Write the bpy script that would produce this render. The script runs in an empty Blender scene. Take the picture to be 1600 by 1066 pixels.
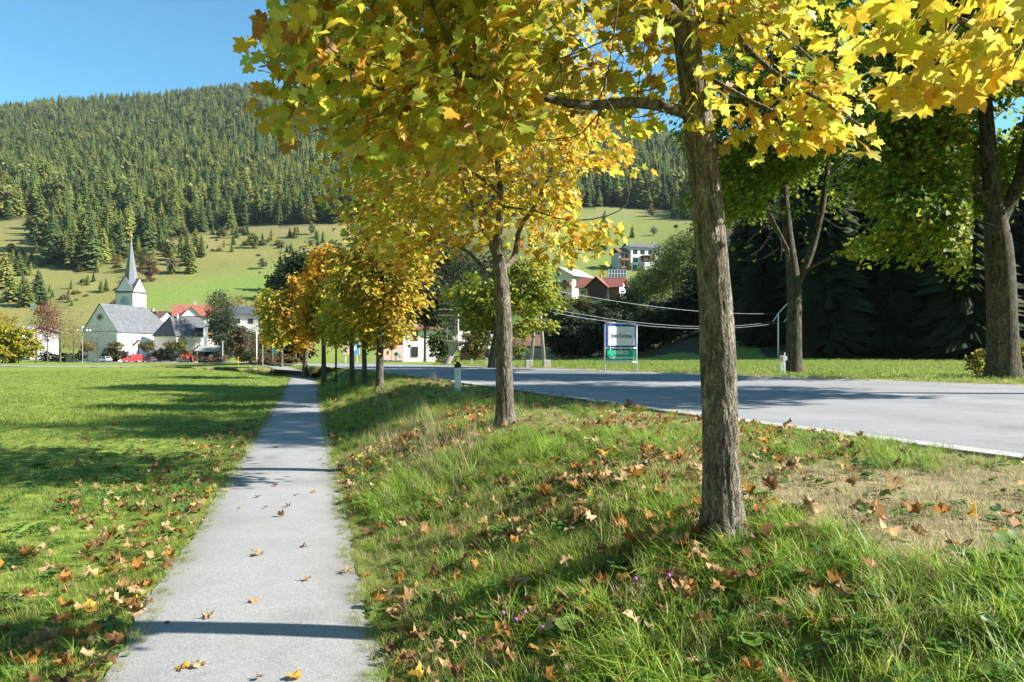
import bpy, bmesh, math, random
import numpy as np
from mathutils import Vector, Matrix, noise as mnoise
from mathutils.kdtree import KDTree

SC = bpy.context.scene
COL = SC.collection
R = math.radians
# ------------------------------------------------------------------ camera
F, EYE, CX, HY = 1150.0, 1.70, 800.0, 545.0          # focal length, eye height, centre column and horizon row of the 1600 px photograph
cam = bpy.data.cameras.new('camera')
cam.sensor_width = 36.0
cam.lens = 36.0 * F / 1600.0
cam.shift_y = (HY - 533.0) / 1600.0
cam.clip_start = 0.05
cam.clip_end = 9000.0
camo = bpy.data.objects.new('camera', cam)
camo.location = (0, 0, EYE)
camo.rotation_euler = (R(90), 0, 0)
COL.objects.link(camo)
SC.camera = camo
# ------------------------------------------------------------------ sky and sun
SUN_EL, SUN_AZ = R(34.0), R(-4.5)                      # azimuth from +X towards +Y
SKY_STRENGTH, SUN_STRENGTH = 0.06, 5.0
world = bpy.data.worlds.new('World')
SC.world = world
world.use_nodes = True
wt = world.node_tree
wt.nodes.clear()
sky = wt.nodes.new('ShaderNodeTexSky')
sky.sky_type = 'NISHITA'
sky.sun_disc = False
sky.sun_elevation = SUN_EL
sky.sun_rotation = R(90) - SUN_AZ
sky.altitude = 1100
sky.air_density = 1.0
sky.dust_density = 0.1
sky.ozone_density = 0.25
bg = wt.nodes.new('ShaderNodeBackground')
bg.inputs['Strength'].default_value = SKY_STRENGTH
wo = wt.nodes.new('ShaderNodeOutputWorld')
tn = wt.nodes.new('ShaderNodeMix'); tn.data_type = 'RGBA'; tn.blend_type = 'MULTIPLY'; tn.inputs[0].default_value = 1.0
tn.inputs[7].default_value = (.62, 1.27, 1.38, 1)      # the camera's cyan rendering of a clear alpine sky
wt.links.new(sky.outputs[0], tn.inputs[6]); wt.links.new(tn.outputs[2], bg.inputs[0])
wt.links.new(bg.outputs[0], wo.inputs[0])
sun = bpy.data.lights.new('sun', 'SUN')
sun.energy = SUN_STRENGTH
sun.angle = R(0.53)
sun.color = (1.0, 0.955, 0.88)
suno = bpy.data.objects.new('sun', sun)
SDIR = Vector((math.cos(SUN_EL) * math.cos(SUN_AZ), math.cos(SUN_EL) * math.sin(SUN_AZ), math.sin(SUN_EL)))
suno.rotation_euler = SDIR.to_track_quat('Z', 'Y').to_euler()
suno.location = SDIR * 60
COL.objects.link(suno)
SC.view_settings.view_transform = 'Standard'
SC.view_settings.look = 'None'
SC.view_settings.exposure = 1.5
SC.view_settings.gamma = 1.0
SC.view_settings.use_curve_mapping = False
SC.render.engine = 'CYCLES'
SC.cycles.use_denoising = True
SC.cycles.max_bounces = 6
SC.cycles.diffuse_bounces = 2
SC.cycles.glossy_bounces = 2
SC.cycles.transmission_bounces = 5
SC.cycles.transparent_max_bounces = 6
SC.cycles.caustics_reflective = False
SC.cycles.caustics_refractive = False

# ------------------------------------------------------------------ helpers
def P(px, py, Z):
    return np.array([(px - CX) * Z / F, Z, EYE - (py - HY) * Z / F])

def proj(p):
    p = np.asarray(p, float)
    Z = np.maximum(p[..., 1], 1e-3)
    return np.stack([CX + F * p[..., 0] / Z, HY - F * (p[..., 2] - EYE) / Z], -1)

def tag(o, label=None, cat=None, group=None, kind=None):
    if label: o['label'] = label
    if cat: o['category'] = cat
    if group: o['group'] = group
    if kind: o['kind'] = kind
    return o

def empty(name, loc=(0, 0, 0), rz=0.0, scale=1.0, label=None, cat=None, group=None):
    o = bpy.data.objects.new(name, None)
    o.empty_display_size = 0.2
    o.location = loc
    o.rotation_euler = (0, 0, rz)
    o.scale = (scale,) * 3
    COL.objects.link(o)
    return tag(o, label, cat, group)

def link(name, me, parent=None, loc=None, kind=None):
    o = bpy.data.objects.new(name, me)
    if parent is not None: o.parent = parent
    if loc is not None: o.location = loc
    if kind: o['kind'] = kind
    COL.objects.link(o)
    return o

def fast_mesh(name, V, Fc, mats=(), col=None, smooth=False, mi=None):
    """mesh from numpy arrays; Fc is (n,3) or (n,4)"""
    V = np.ascontiguousarray(V, np.float32)
    Fc = np.ascontiguousarray(Fc, np.int32)
    me = bpy.data.meshes.new(name)
    k = Fc.shape[1]
    me.vertices.add(len(V)); me.vertices.foreach_set('co', V.ravel())
    me.loops.add(Fc.size); me.loops.foreach_set('vertex_index', Fc.ravel())
    me.polygons.add(len(Fc))
    me.polygons.foreach_set('loop_start', np.arange(0, Fc.size, k, dtype=np.int32))
    if smooth: me.polygons.foreach_set('use_smooth', np.ones(len(Fc), bool))
    if mi is not None: me.polygons.foreach_set('material_index', np.asarray(mi, np.int32))
    for m in mats: me.materials.append(m)
    me.update(calc_edges=True)
    if col is not None:
        a = me.attributes.new('Col', 'FLOAT_COLOR', 'POINT')
        c = np.ones((len(V), 4), np.float32); c[:, :3] = col
        a.data.foreach_set('color', c.ravel())
    return me

class MB:
    """collects simple solids into one mesh"""
    def __init__(s): s.v = []; s.f = []; s.m = []
    def poly(s, pts, faces, m=0):
        b = len(s.v); s.v += [tuple(p) for p in pts]
        for f in faces: s.f.append([b + i for i in f]); s.m.append(m)
        return s
    def box(s, x0, x1, y0, y1, z0, z1, m=0):
        return s.poly([(x0,y0,z0),(x1,y0,z0),(x1,y1,z0),(x0,y1,z0),(x0,y0,z1),(x1,y0,z1),(x1,y1,z1),(x0,y1,z1)],
                      [(0,3,2,1),(4,5,6,7),(0,1,5,4),(1,2,6,5),(2,3,7,6),(3,0,4,7)], m)
    def cbox(s, c, d, m=0):
        return s.box(c[0]-d[0]/2, c[0]+d[0]/2, c[1]-d[1]/2, c[1]+d[1]/2, c[2]-d[2]/2, c[2]+d[2]/2, m)
    def prism(s, prof, axis, a, b, m=0):
        """extrude a 2D outline along axis 0/1/2 from a to b"""
        n = len(prof)
        def pt(u, v, w): return {0: (w,u,v), 1: (u,w,v), 2: (u,v,w)}[axis]
        pts = [pt(u,v,a) for u,v in prof] + [pt(u,v,b) for u,v in prof]
        fs = [tuple(range(n))[::-1], tuple(range(n, 2*n))] + [(i, (i+1)%n, n+(i+1)%n, n+i) for i in range(n)]
        return s.poly(pts, fs, m)
    def tube(s, pts, rad, n=8, m=0, cap=True):
        pts = [Vector(p) for p in pts]
        if not hasattr(rad, '__len__'): rad = [rad]*len(pts)
        rings = []
        b = len(s.v)
        for i, p in enumerate(pts):
            t = (pts[min(i+1, len(pts)-1)] - pts[max(i-1, 0)]).normalized()
            a = Vector((0,0,1)) if abs(t.z) < .9 else Vector((1,0,0))
            u = t.cross(a).normalized(); w = t.cross(u)
            for k in range(n):
                q = p + (u*math.cos(2*math.pi*k/n) + w*math.sin(2*math.pi*k/n))*rad[i]
                s.v.append(tuple(q))
        for i in range(len(pts)-1):
            for k in range(n):
                s.f.append([b+i*n+k, b+i*n+(k+1)%n, b+(i+1)*n+(k+1)%n, b+(i+1)*n+k]); s.m.append(m)
        if cap:
            s.f.append([b+k for k in range(n)][::-1]); s.m.append(m)
            s.f.append([b+(len(pts)-1)*n+k for k in range(n)]); s.m.append(m)
        return s
    def ball(s, c, r, n=10, m=0, sc=(1,1,1)):
        k = n//2; b = len(s.v)
        for i in range(k+1):
            th = math.pi*i/k
            for j in range(n):
                ph = 2*math.pi*j/n
                s.v.append((c[0]+r*sc[0]*math.sin(th)*math.cos(ph), c[1]+r*sc[1]*math.sin(th)*math.sin(ph), c[2]+r*sc[2]*math.cos(th)))
        for i in range(k):
            for j in range(n):
                s.f.append([b+i*n+j, b+(i+1)*n+j, b+(i+1)*n+(j+1)%n, b+i*n+(j+1)%n]); s.m.append(m)
        return s
    def mesh(s, name, mats, smooth=False):
        me = bpy.data.meshes.new(name)
        me.from_pydata(s.v, [], s.f)
        for m in (mats if isinstance(mats, (list, tuple)) else [mats]): me.materials.append(m)
        me.polygons.foreach_set('material_index', s.m)
        if smooth: me.polygons.foreach_set('use_smooth', [True]*len(s.f))
        me.update()
        return me
    def build(s, name, mats, parent=None, smooth=False, loc=None, bevel=0):
        o = link(name, s.mesh(name, mats, smooth), parent, loc)
        if bevel:
            b = o.modifiers.new('bevel', 'BEVEL'); b.width = bevel; b.segments = 2; b.limit_method = 'ANGLE'
        return o

def kids(o): return [c for c in bpy.data.objects if c.parent is o]
_kidcache = {}
def copy_tree(o, loc=None, rz=None, scale=None, label=None, color=None, parent=None, first=True):
    c = o.copy(); COL.objects.link(c)
    if parent is not None: c.parent = parent
    if loc is not None: c.location = loc
    if rz is not None: c.rotation_euler = (0, 0, rz)
    if scale is not None: c.scale = scale if hasattr(scale, '__len__') else (scale,)*3
    if label: c['label'] = label
    if color: c.color = color
    if o.name not in _kidcache: _kidcache[o.name] = [x.name for x in kids(o)]
    for n in _kidcache[o.name]:
        copy_tree(bpy.data.objects[n], parent=c, color=color, first=False)
    return c

# ------------------------------------------------------------------ materials
def newmat(name):
    m = bpy.data.materials.new(name); m.use_nodes = True
    nt = m.node_tree; nt.nodes.clear()
    out = nt.nodes.new('ShaderNodeOutputMaterial')
    b = nt.nodes.new('ShaderNodeBsdfPrincipled')
    nt.links.new(b.outputs[0], out.inputs[0])
    return m, nt, b, out

def N(nt, t, **kw):
    n = nt.nodes.new(t)
    for k, v in kw.items():
        if k in n.inputs: n.inputs[k].default_value = v
        else: setattr(n, k, v)
    return n

def ramp(nt, fac, stops):
    r = nt.nodes.new('ShaderNodeValToRGB')
    e = r.color_ramp.elements
    while len(e) < len(stops): e.new(0.5)
    for i, (p, c) in enumerate(stops):
        e[i].position = p; e[i].color = (*c, 1) if len(c) == 3 else c
    nt.links.new(fac, r.inputs[0])
    return r.outputs[0]

def mixc(nt, a, b, fac, mode='MIX'):
    m = nt.nodes.new('ShaderNodeMix'); m.data_type = 'RGBA'; m.blend_type = mode
    for sock, v in ((m.inputs[0], fac), (m.inputs[6], a), (m.inputs[7], b)):
        if hasattr(v, 'is_linked'): nt.links.new(v, sock)
        else: sock.default_value = v if not hasattr(v, '__len__') else ((*v, 1) if len(v) == 3 else v)
    return m.outputs[2]

def noise_fac(nt, scale, detail=4, coords='Object', rough=0.6, stretch=None):
    tc = nt.nodes.new('ShaderNodeTexCoord')
    v = nt.nodes.new('ShaderNodeNewGeometry').outputs['Position'] if coords == 'World' else tc.outputs[coords]
    if stretch:
        mp = nt.nodes.new('ShaderNodeMapping'); mp.inputs['Scale'].default_value = stretch
        nt.links.new(v, mp.inputs[0]); v = mp.outputs[0]
    n = N(nt, 'ShaderNodeTexNoise', Scale=scale, Detail=detail, Roughness=rough)
    nt.links.new(v, n.inputs['Vector'])
    return n.outputs[0]

def bump(nt, b, h, strength=0.4, dist=0.02):
    n = N(nt, 'ShaderNodeBump', Strength=strength, Distance=dist)
    nt.links.new(h, n.inputs['Height']); nt.links.new(n.outputs[0], b.inputs['Normal'])

def plain(name, c, rough=0.6, var=0.12, scale=6.0, metal=0.0, bmp=0.0, spec=0.4, coat=0.0):
    """one colour with a little tonal noise and relief"""
    m, nt, b, _ = newmat(name)
    f = noise_fac(nt, scale, 5)
    lo = tuple(x*(1-var) for x in c); hi = tuple(min(1, x*(1+var)) for x in c)
    nt.links.new(ramp(nt, f, [(0.3, lo), (0.7, hi)]), b.inputs['Base Color'])
    b.inputs['Roughness'].default_value = rough
    b.inputs['Metallic'].default_value = metal
    b.inputs['Specular IOR Level'].default_value = spec
    if coat: b.inputs['Coat Weight'].default_value = coat
    if bmp: bump(nt, b, f, bmp, 0.02)
    return m

def leaf_material(name, trans=0.45, rough=0.55, tint=True, rnd=0.0, spec=0.3):
    m, nt, b, out = newmat(name)
    at = N(nt, 'ShaderNodeAttribute', attribute_name='Col')
    c = at.outputs['Color']
    oi = nt.nodes.new('ShaderNodeObjectInfo')
    if tint: c = mixc(nt, c, oi.outputs['Color'], 1.0, 'MULTIPLY')
    if rnd:
        hv = nt.nodes.new('ShaderNodeHueSaturation')
        mr = N(nt, 'ShaderNodeMapRange'); mr.inputs[3].default_value = 1 - rnd; mr.inputs[4].default_value = 1 + rnd
        nt.links.new(oi.outputs['Random'], mr.inputs[0]); nt.links.new(mr.outputs[0], hv.inputs['Value'])
        nt.links.new(c, hv.inputs['Color']); c = hv.outputs[0]
    nt.links.new(c, b.inputs['Base Color'])
    b.inputs['Roughness'].default_value = rough
    b.inputs['Specular IOR Level'].default_value = spec
    t = nt.nodes.new('ShaderNodeBsdfTranslucent')
    g = N(nt, 'ShaderNodeGamma', Gamma=0.85); nt.links.new(c, g.inputs[0]); nt.links.new(g.outputs[0], t.inputs[0])
    mx = nt.nodes.new('ShaderNodeMixShader'); mx.inputs[0].default_value = trans
    nt.links.new(b.outputs[0], mx.inputs[1]); nt.links.new(t.outputs[0], mx.inputs[2])
    nt.links.new(mx.outputs[0], out.inputs[0])
    return m

def bark_material(name, dark, light, lichen=(0.33, 0.34, 0.27), s=1.0, amt=0.5, b_str=0.8):
    m, nt, b, _ = newmat(name)
    ridge = noise_fac(nt, 26*s, 6, 'Object', 0.65, (1, 1, 0.22))
    plate = noise_fac(nt, 9*s, 5, 'Object', 0.7, (1, 1, 0.45))
    spots = noise_fac(nt, 15*s, 4, 'Object', 0.6)
    base = ramp(nt, ridge, [(0.32, dark), (0.5, tuple((a+c)/2 for a, c in zip(dark, light))), (0.68, light)])
    f = ramp(nt, spots, [(0.56, (0,0,0)), (0.66, (1,1,1))])
    mul = N(nt, 'ShaderNodeMath', operation='MULTIPLY'); nt.links.new(f, mul.inputs[0]); mul.inputs[1].default_value = amt
    c = mixc(nt, base, lichen, mul.outputs[0])
    f2 = ramp(nt, plate, [(0.35, (0.72,0.72,0.72)), (0.65, (1.15,1.12,1.05))])
    c = mixc(nt, c, f2, 1.0, 'MULTIPLY')
    tc = nt.nodes.new('ShaderNodeTexCoord'); mp = nt.nodes.new('ShaderNodeMapping'); mp.inputs['Scale'].default_value = (1, 1, .20)
    wn = N(nt, 'ShaderNodeTexNoise', Scale=14*s, Detail=4.0); nt.links.new(tc.outputs['Object'], wn.inputs['Vector'])
    va = N(nt, 'ShaderNodeVectorMath', operation='MULTIPLY_ADD'); va.inputs[1].default_value = (.07, .07, .16)
    nt.links.new(wn.outputs['Color'], va.inputs[0]); nt.links.new(tc.outputs['Object'], va.inputs[2]); nt.links.new(va.outputs[0], mp.inputs[0])
    vo = N(nt, 'ShaderNodeTexVoronoi', Scale=62*s); vo.feature = 'DISTANCE_TO_EDGE'; nt.links.new(mp.outputs[0], vo.inputs['Vector'])
    crack = ramp(nt, vo.outputs['Distance'], [(0.0, (.50, .48, .46)), (.13, (.90,)*3), (.3, (1.08,)*3)])
    c = mixc(nt, c, crack, 1.0, 'MULTIPLY')
    nt.links.new(c, b.inputs['Base Color'])
    b.inputs['Roughness'].default_value = 0.9
    b.inputs['Specular IOR Level'].default_value = 0.2
    ad = N(nt, 'ShaderNodeMath', operation='ADD'); nt.links.new(ridge, ad.inputs[0]); nt.links.new(plate, ad.inputs[1])
    cl_ = N(nt, 'ShaderNodeMath', operation='MINIMUM'); nt.links.new(vo.outputs['Distance'], cl_.inputs[0]); cl_.inputs[1].default_value = .16
    a2 = N(nt, 'ShaderNodeMath', operation='MULTIPLY_ADD'); nt.links.new(cl_.outputs[0], a2.inputs[0]); a2.inputs[1].default_value = 2.6; nt.links.new(ad.outputs[0], a2.inputs[2])
    bump(nt, b, a2.outputs[0], b_str, 0.016)
    return m

def roof_material(name, c, row=0.35, var=0.25):
    m, nt, b, _ = newmat(name)
    tc = nt.nodes.new('ShaderNodeTexCoord')
    w = N(nt, 'ShaderNodeTexBrick', Scale=1.0); w.offset = 0.5
    mp = nt.nodes.new('ShaderNodeMapping'); mp.inputs['Rotation'].default_value = (0, 0, 0)
    nt.links.new(tc.outputs['Object'], mp.inputs[0]); nt.links.new(mp.outputs[0], w.inputs[0])
    w.inputs['Brick Width'].default_value = row; w.inputs['Row Height'].default_value = row*0.8
    w.inputs['Mortar Size'].default_value = 0.02
    w.inputs['Color1'].default_value = (*[x*(1-var) for x in c], 1); w.inputs['Color2'].default_value = (*[min(1, x*(1+var)) for x in c], 1)
    w.inputs['Mortar'].default_value = (*[x*0.5 for x in c], 1)
    f = noise_fac(nt, 0.8, 5)
    col = mixc(nt, w.outputs[0], ramp(nt, f, [(0.3, (0.75,)*3), (0.7, (1.2,)*3)]), 1.0, 'MULTIPLY')
    nt.links.new(col, b.inputs['Base Color']); b.inputs['Roughness'].default_value = 0.65
    bump(nt, b, w.outputs[1], -0.4, 0.03)
    return m

M_LEAF = leaf_material('maple_leaf', 0.5, 0.5)
M_LEAF_FAR = leaf_material('tree_foliage', 0.42, 0.6, True)
M_NEEDLE = leaf_material('conifer_needles', 0.12, 0.7, True, 0.28, 0.15)
M_DRYLEAF = leaf_material('dry_leaf', 0.3, 0.65, True, 0.12)
M_GRASS = leaf_material('grass_blade', 0.44, 0.48, True, 0.24, 0.38)
M_BARK = bark_material('maple_bark', (0.050, 0.039, 0.029), (0.34, 0.30, 0.245), (.30, .30, .23), amt=.35)
M_BARK2 = bark_material('grey_bark', (0.035, 0.028, 0.022), (0.22, 0.195, 0.16), s=0.6, amt=.3)
M_BARK3 = bark_material('dark_maple_bark', (0.022, 0.017, 0.013), (0.17, 0.148, 0.12), s=0.5, amt=.25)
M_TWIG = plain('twig_bark', (0.075, 0.058, 0.045), 0.85, 0.3, 30)
M_WHITE = plain('white_render', (0.80, 0.79, 0.76), 0.85, 0.05, 1.2)
M_CREAM = plain('cream_render', (0.74, 0.68, 0.55), 0.85, 0.05, 1.2)
M_GREYWALL = plain('grey_render', (0.48, 0.47, 0.46), 0.85, 0.06, 1.2)
M_STONE = plain('stone_trim', (0.42, 0.40, 0.37), 0.8, 0.1, 3)
M_SLATE = roof_material('grey_slate_roof', (0.125, 0.13, 0.138))
M_DARKROOF = roof_material('dark_grey_roof', (0.085, 0.088, 0.098))
M_REDROOF = roof_material('red_tile_roof', (0.30, 0.10, 0.065))
M_ORANGEROOF = roof_material('orange_tile_roof', (0.40, 0.14, 0.07))
M_BROWNROOF = roof_material('brown_tile_roof', (0.20, 0.10, 0.07))
M_LIGHTROOF = roof_material('pale_metal_roof', (0.42, 0.40, 0.39), 0.6, 0.08)
M_DWOOD = plain('dark_wood', (0.075, 0.045, 0.03), 0.8, 0.3, 8, bmp=0.3)
M_BWOOD = plain('brown_wood', (0.26, 0.12, 0.055), 0.75, 0.25, 8, bmp=0.3)
M_GWOOD = plain('weathered_wood', (0.36, 0.33, 0.29), 0.85, 0.3, 9, bmp=0.4)
M_GLASS = plain('window_glass', (0.03, 0.038, 0.05), 0.08, 0.2, 1.0, spec=0.8)
M_FRAMEW = plain('white_window_frame', (0.72, 0.71, 0.68), 0.5, 0.04)
M_FRAMED = plain('dark_window_frame', (0.09, 0.055, 0.04), 0.6, 0.1)
M_PAINTW = plain('white_paint', (0.80, 0.80, 0.80), 0.5, 0.05, 14)
M_BLACK = plain('black_plastic', (0.018, 0.018, 0.02), 0.5, 0.1)
M_STEEL = plain('galvanised_steel', (0.55, 0.56, 0.58), 0.42, 0.1, 12, metal=0.55)
M_RED = plain('red_paint', (0.55, 0.03, 0.02), 0.4, 0.1)
M_YELLOW = plain('yellow_paint', (0.75, 0.52, 0.03), 0.5, 0.08)
M_CONCRETE = plain('concrete', (0.42, 0.41, 0.39), 0.9, 0.15, 7, bmp=0.3)
# ------------------------------------------------------------------ terrain
def smooth(t):
    t = np.clip(t, 0, 1); return t*t*(3-2*t)

_PY = np.array([-60, 0, 40, 50, 61, 75, 95, 125, 170])
_PX = np.array([16.15, -.35, -11.35, -14.6, -19.2, -25.5, -37.0, -56.0, -88.0])
def path_x(y): return np.interp(y, _PY, _PX)
ROAD_L = np.array([(16, -24), (11.5, -10), (8.3, -2), (6.3, 2.5), (4.5, 6.5), (3.0, 9.8), (1.8, 12.8), (.6, 15.8), (-.72, 19.2), (-2.2, 22.6), (-4.2, 27.4), (-6.0, 31.6), (-8.0, 36), (-11.6, 42.5), (-16.8, 50), (-24, 58), (-33, 66), (-45, 74), (-62, 82)], float)
ROAD_R = np.array([(46, -24), (38, -10), (32, -2), (27.5, 3), (22.8, 9), (19.4, 13), (16.4, 16.4), (13.6, 19.5), (11.4, 22.0), (9.2, 25), (7.0, 28.2), (4.9, 31.5), (2.8, 34.8), (-.8, 38.8), (-4.6, 43), (-10.5, 49), (-18.0, 56.6), (-27.5, 65.5), (-40, 76), (-55, 86), (-76, 96)], float)
def resample(pl, n):
    d = np.r_[0, np.cumsum(np.linalg.norm(np.diff(pl, axis=0), axis=1))]
    # smooth by cubic-ish averaging of a dense linear sampling
    t = np.linspace(0, d[-1], n)
    q = np.stack([np.interp(t, d, pl[:, k]) for k in (0, 1)], 1)
    for _ in range(4):
        q[1:-1] = (q[:-2] + 2*q[1:-1] + q[2:])/4
    return q
RL, RR = resample(ROAD_L, 130), resample(ROAD_R, 130)
_ry = np.linspace(-24, 80, 200)
_rlx = np.interp(_ry, RL[:, 1], RL[:, 0]); _rrx = np.interp(_ry, RR[:, 1], RR[:, 0])
def road_lx(y): return np.interp(y, _ry, _rlx)
def road_rx(y): return np.interp(y, _ry, _rrx)

def pz(Z, py): return EYE - (py - HY)*Z/F
_TAB = {   # column of the photograph -> ground profile (distance, height)
 -900: [(60,0),(190,-1.5),(240,0),(300,22),(420,66),(700,180),(1300,440),(1500,420),(2600,380)],
 0:    [(60,0),(120,-.7),(190,-1.95),(238,-1.2),(300,pz(300,468)),(360,pz(360,408)),(420,pz(420,370)),(600,pz(600,302)),(1000,pz(1000,212)),(1300,pz(1300,172)),(1500,420),(2600,380)],
 400:  [(60,.2),(120,-.7),(190,-1.95),(238,-1.0),(300,pz(300,478)),(360,pz(360,418)),(420,pz(420,381)),(600,pz(600,296)),(1000,pz(1000,196)),(1300,pz(1300,146)),(1500,455),(2600,400)],
 620:  [(60,.6),(120,-.5),(190,-1.9),(240,0),(320,pz(320,470)),(460,pz(460,350)),(700,pz(700,270)),(1000,pz(1000,205)),(1250,pz(1250,175)),(1500,400),(2600,380)],
 850:  [(60,.72),(95,.1),(125,.2),(150,pz(150,522)),(190,pz(190,492)),(240,pz(240,462)),(300,pz(300,418)),(360,pz(360,374)),(430,pz(430,340)),(520,pz(520,312)),(1000,pz(1000,212)),(1200,pz(1200,190)),(1500,360),(2600,340)],
 1000: [(58,.72),(85,.72),(110,1.2),(150,pz(150,512)),(200,pz(200,474)),(250,pz(250,446)),(300,pz(300,420)),(330,pz(330,390)),(420,pz(420,344)),(520,pz(520,310)),(1000,pz(1000,222)),(1200,pz(1200,204)),(1500,340),(2600,340)],
 1100: [(56,.72),(66,.9),(90,3.5),(130,pz(130,490)),(200,pz(200,440)),(300,pz(300,390)),(420,pz(420,346)),(1000,pz(1000,238)),(1300,330),(2600,330)],
 1300: [(54,.72),(62,1.0),(90,6),(140,pz(140,455)),(180,pz(180,412)),(260,pz(260,398)),(500,pz(500,330)),(1000,pz(1000,262)),(1300,300),(2600,300)],
 1600: [(54,.72),(62,1.0),(90,6),(150,22),(300,60),(1000,250),(1300,300),(2600,300)],
 2600: [(54,.72),(62,1.0),(90,6),(150,22),(300,60),(1000,230),(1300,280),(2600,280)],
}
_TK = sorted(_TAB)
_TR = np.exp(np.linspace(math.log(50), math.log(2600), 220))
_TG = np.stack([np.interp(_TR, *zip(*_TAB[k])) for k in _TK])
_k = np.array([1, 2, 3, 2, 1.]); _k /= _k.sum()
_TG = np.stack([np.convolve(np.pad(g, 2, 'edge'), _k, 'valid') for g in _TG])
_TA = np.array([math.atan2(k - CX, F) for k in _TK])

def fbm(x, y, s, seed=0):
    """cheap smooth value noise by summed sines"""
    r = np.random.default_rng(seed); out = 0
    for i in range(7):
        a = r.uniform(0, 2*math.pi); k = s*(1.0 + 0.55*i); p = r.uniform(0, 6.28, 2)
        out = out + np.sin(x*k*math.cos(a) + y*k*math.sin(a) + p[0] + 1.3*np.sin(x*k*.6*math.sin(a) + p[1]))/(1 + .6*i)
    return out/2.6

def far_z(x, y):
    r = np.hypot(x, y)
    a = np.arctan2(x, np.maximum(y, 1e-6))
    # rows are tabulated against Z (= y), so use the distance along the view axis inside the frame
    Zd = np.where(y > 0, np.maximum(y, r*0.42), r)
    ai = np.interp(a, _TA, np.arange(len(_TK)))
    i0 = np.clip(np.floor(ai).astype(int), 0, len(_TK)-2); t = smooth(ai - i0)
    li = np.interp(np.log(np.maximum(Zd, 50)), np.log(_TR), np.arange(len(_TR)))
    j0 = np.clip(np.floor(li).astype(int), 0, len(_TR)-2); u = li - j0
    g = lambda i: _TG[i, j0]*(1-u) + _TG[i, j0+1]*u
    z = g(i0)*(1-t) + g(i0+1)*t
    return z + fbm(x, y, 0.02, 3)*np.clip((Zd-260)/250, 0, 1)*5.0

def near_z(x, y, cut=True):
    s = x - path_x(y)
    rl, rr = road_lx(y), road_rx(y)
    w = np.clip((rl - path_x(y) - 1.2), 1.4, 2.5)
    tb = np.clip((s - 0.78)/w, 0, 1); bank = 0.70*(.55*tb + .45*smooth(tb))
    bank = bank + 0.10*np.exp(-((s - 2.4)/0.9)**2)*np.clip((y+5)/5, 0, 1)*np.clip((30-y)/10, 0, 1) * (0.5 + 0.5*fbm(x, y, 0.9, 5))
    left = -0.05*smooth((-s - .75)/.5) + 0.05*smooth((-s-2)/4)
    z = np.where(s > 0, bank, left)
    onv = (np.abs(s) > .8) & ((x < rl - .3) | (x > rr + .3))
    z = z + np.where(onv, fbm(x, y, 1.7, 8)*0.02 + fbm(x, y, 0.25, 9)*0.03, 0)
    if cut:
        z = z - 0.05*((np.abs(s) < .70) & (y < 95)) - 0.06*((x > rl + .05) & (x < rr - .05))
    return z

def ground_z(x, y, cut=False):
    x = np.asarray(x, float); y = np.asarray(y, float)
    r = np.where(y > 0, np.maximum(y, np.hypot(x, y)*0.42), np.hypot(x, y))
    t = smooth((r - 44)/26)
    zn = near_z(x, y, cut)
    zf = far_z(x, y)
    return zn*(1-t) + zf*t - (0.12*((np.abs(x - path_x(y)) < .6) & (y < 100) & (t > 0)) + 0.25*((x > road_lx(y)) & (x < road_rx(y)) & (t > 0)) if cut else 0)

def gz(x, y): return float(ground_z(x, y))

def in_poly(px, py, poly):
    inside = np.zeros(np.shape(px), bool); n = len(poly); j = n-1
    for i in range(n):
        xi, yi = poly[i]; xj, yj = poly[j]
        c = ((yi > py) != (yj > py)) & (px < (xj-xi)*(py-yi)/((yj-yi) + 1e-12) + xi)
        inside ^= c; j = i
    return inside

_FB = [(-900, 330), (0, 347), (60, 336), (120, 326), (190, 312), (215, 330), (260, 376), (330, 362), (400, 353), (470, 351), (560, 348), (850, 334), (950, 322), (1070, 330), (1110, 400), (1140, 500), (1200, 560), (3000, 560)]
_LOBE = [(62, 410), (75, 350), (110, 335), (190, 318), (250, 330), (270, 380), (200, 405), (130, 425)]
def forest_mask(x, y, z):
    p = proj(np.stack([x, y, z], -1)); px, py = p[..., 0], p[..., 1]
    fb = np.interp(px, [a for a, b in _FB], [b for a, b in _FB])
    m = (py < fb) | in_poly(px, py, _LOBE)
    m &= np.hypot(x, y) > 50
    return m & (y > 0)

# polar sheet round the viewer, fine where the photograph looks
rad = np.r_[0.0, np.exp(np.linspace(math.log(0.5), math.log(2500), 300))]
ang = np.concatenate([np.linspace(-math.pi, -.85, 40, endpoint=False), np.linspace(-.85, .85, 400, endpoint=False), np.linspace(.85, math.pi, 40, endpoint=False)])
A_, R_ = np.meshgrid(ang, rad)
GX, GY = R_*np.sin(A_), R_*np.cos(A_)
GZ = ground_z(GX, GY, True)
na, nr = len(ang), len(rad)
def DRY(x, y): return smooth((x - 1.55 + .25*fbm(x, y, 2.2, 71))/.4)*smooth((y - 2.95 + .2*fbm(x, y, 2.5, 72))/.5)*smooth((7.2 - y)/1.8)
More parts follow.
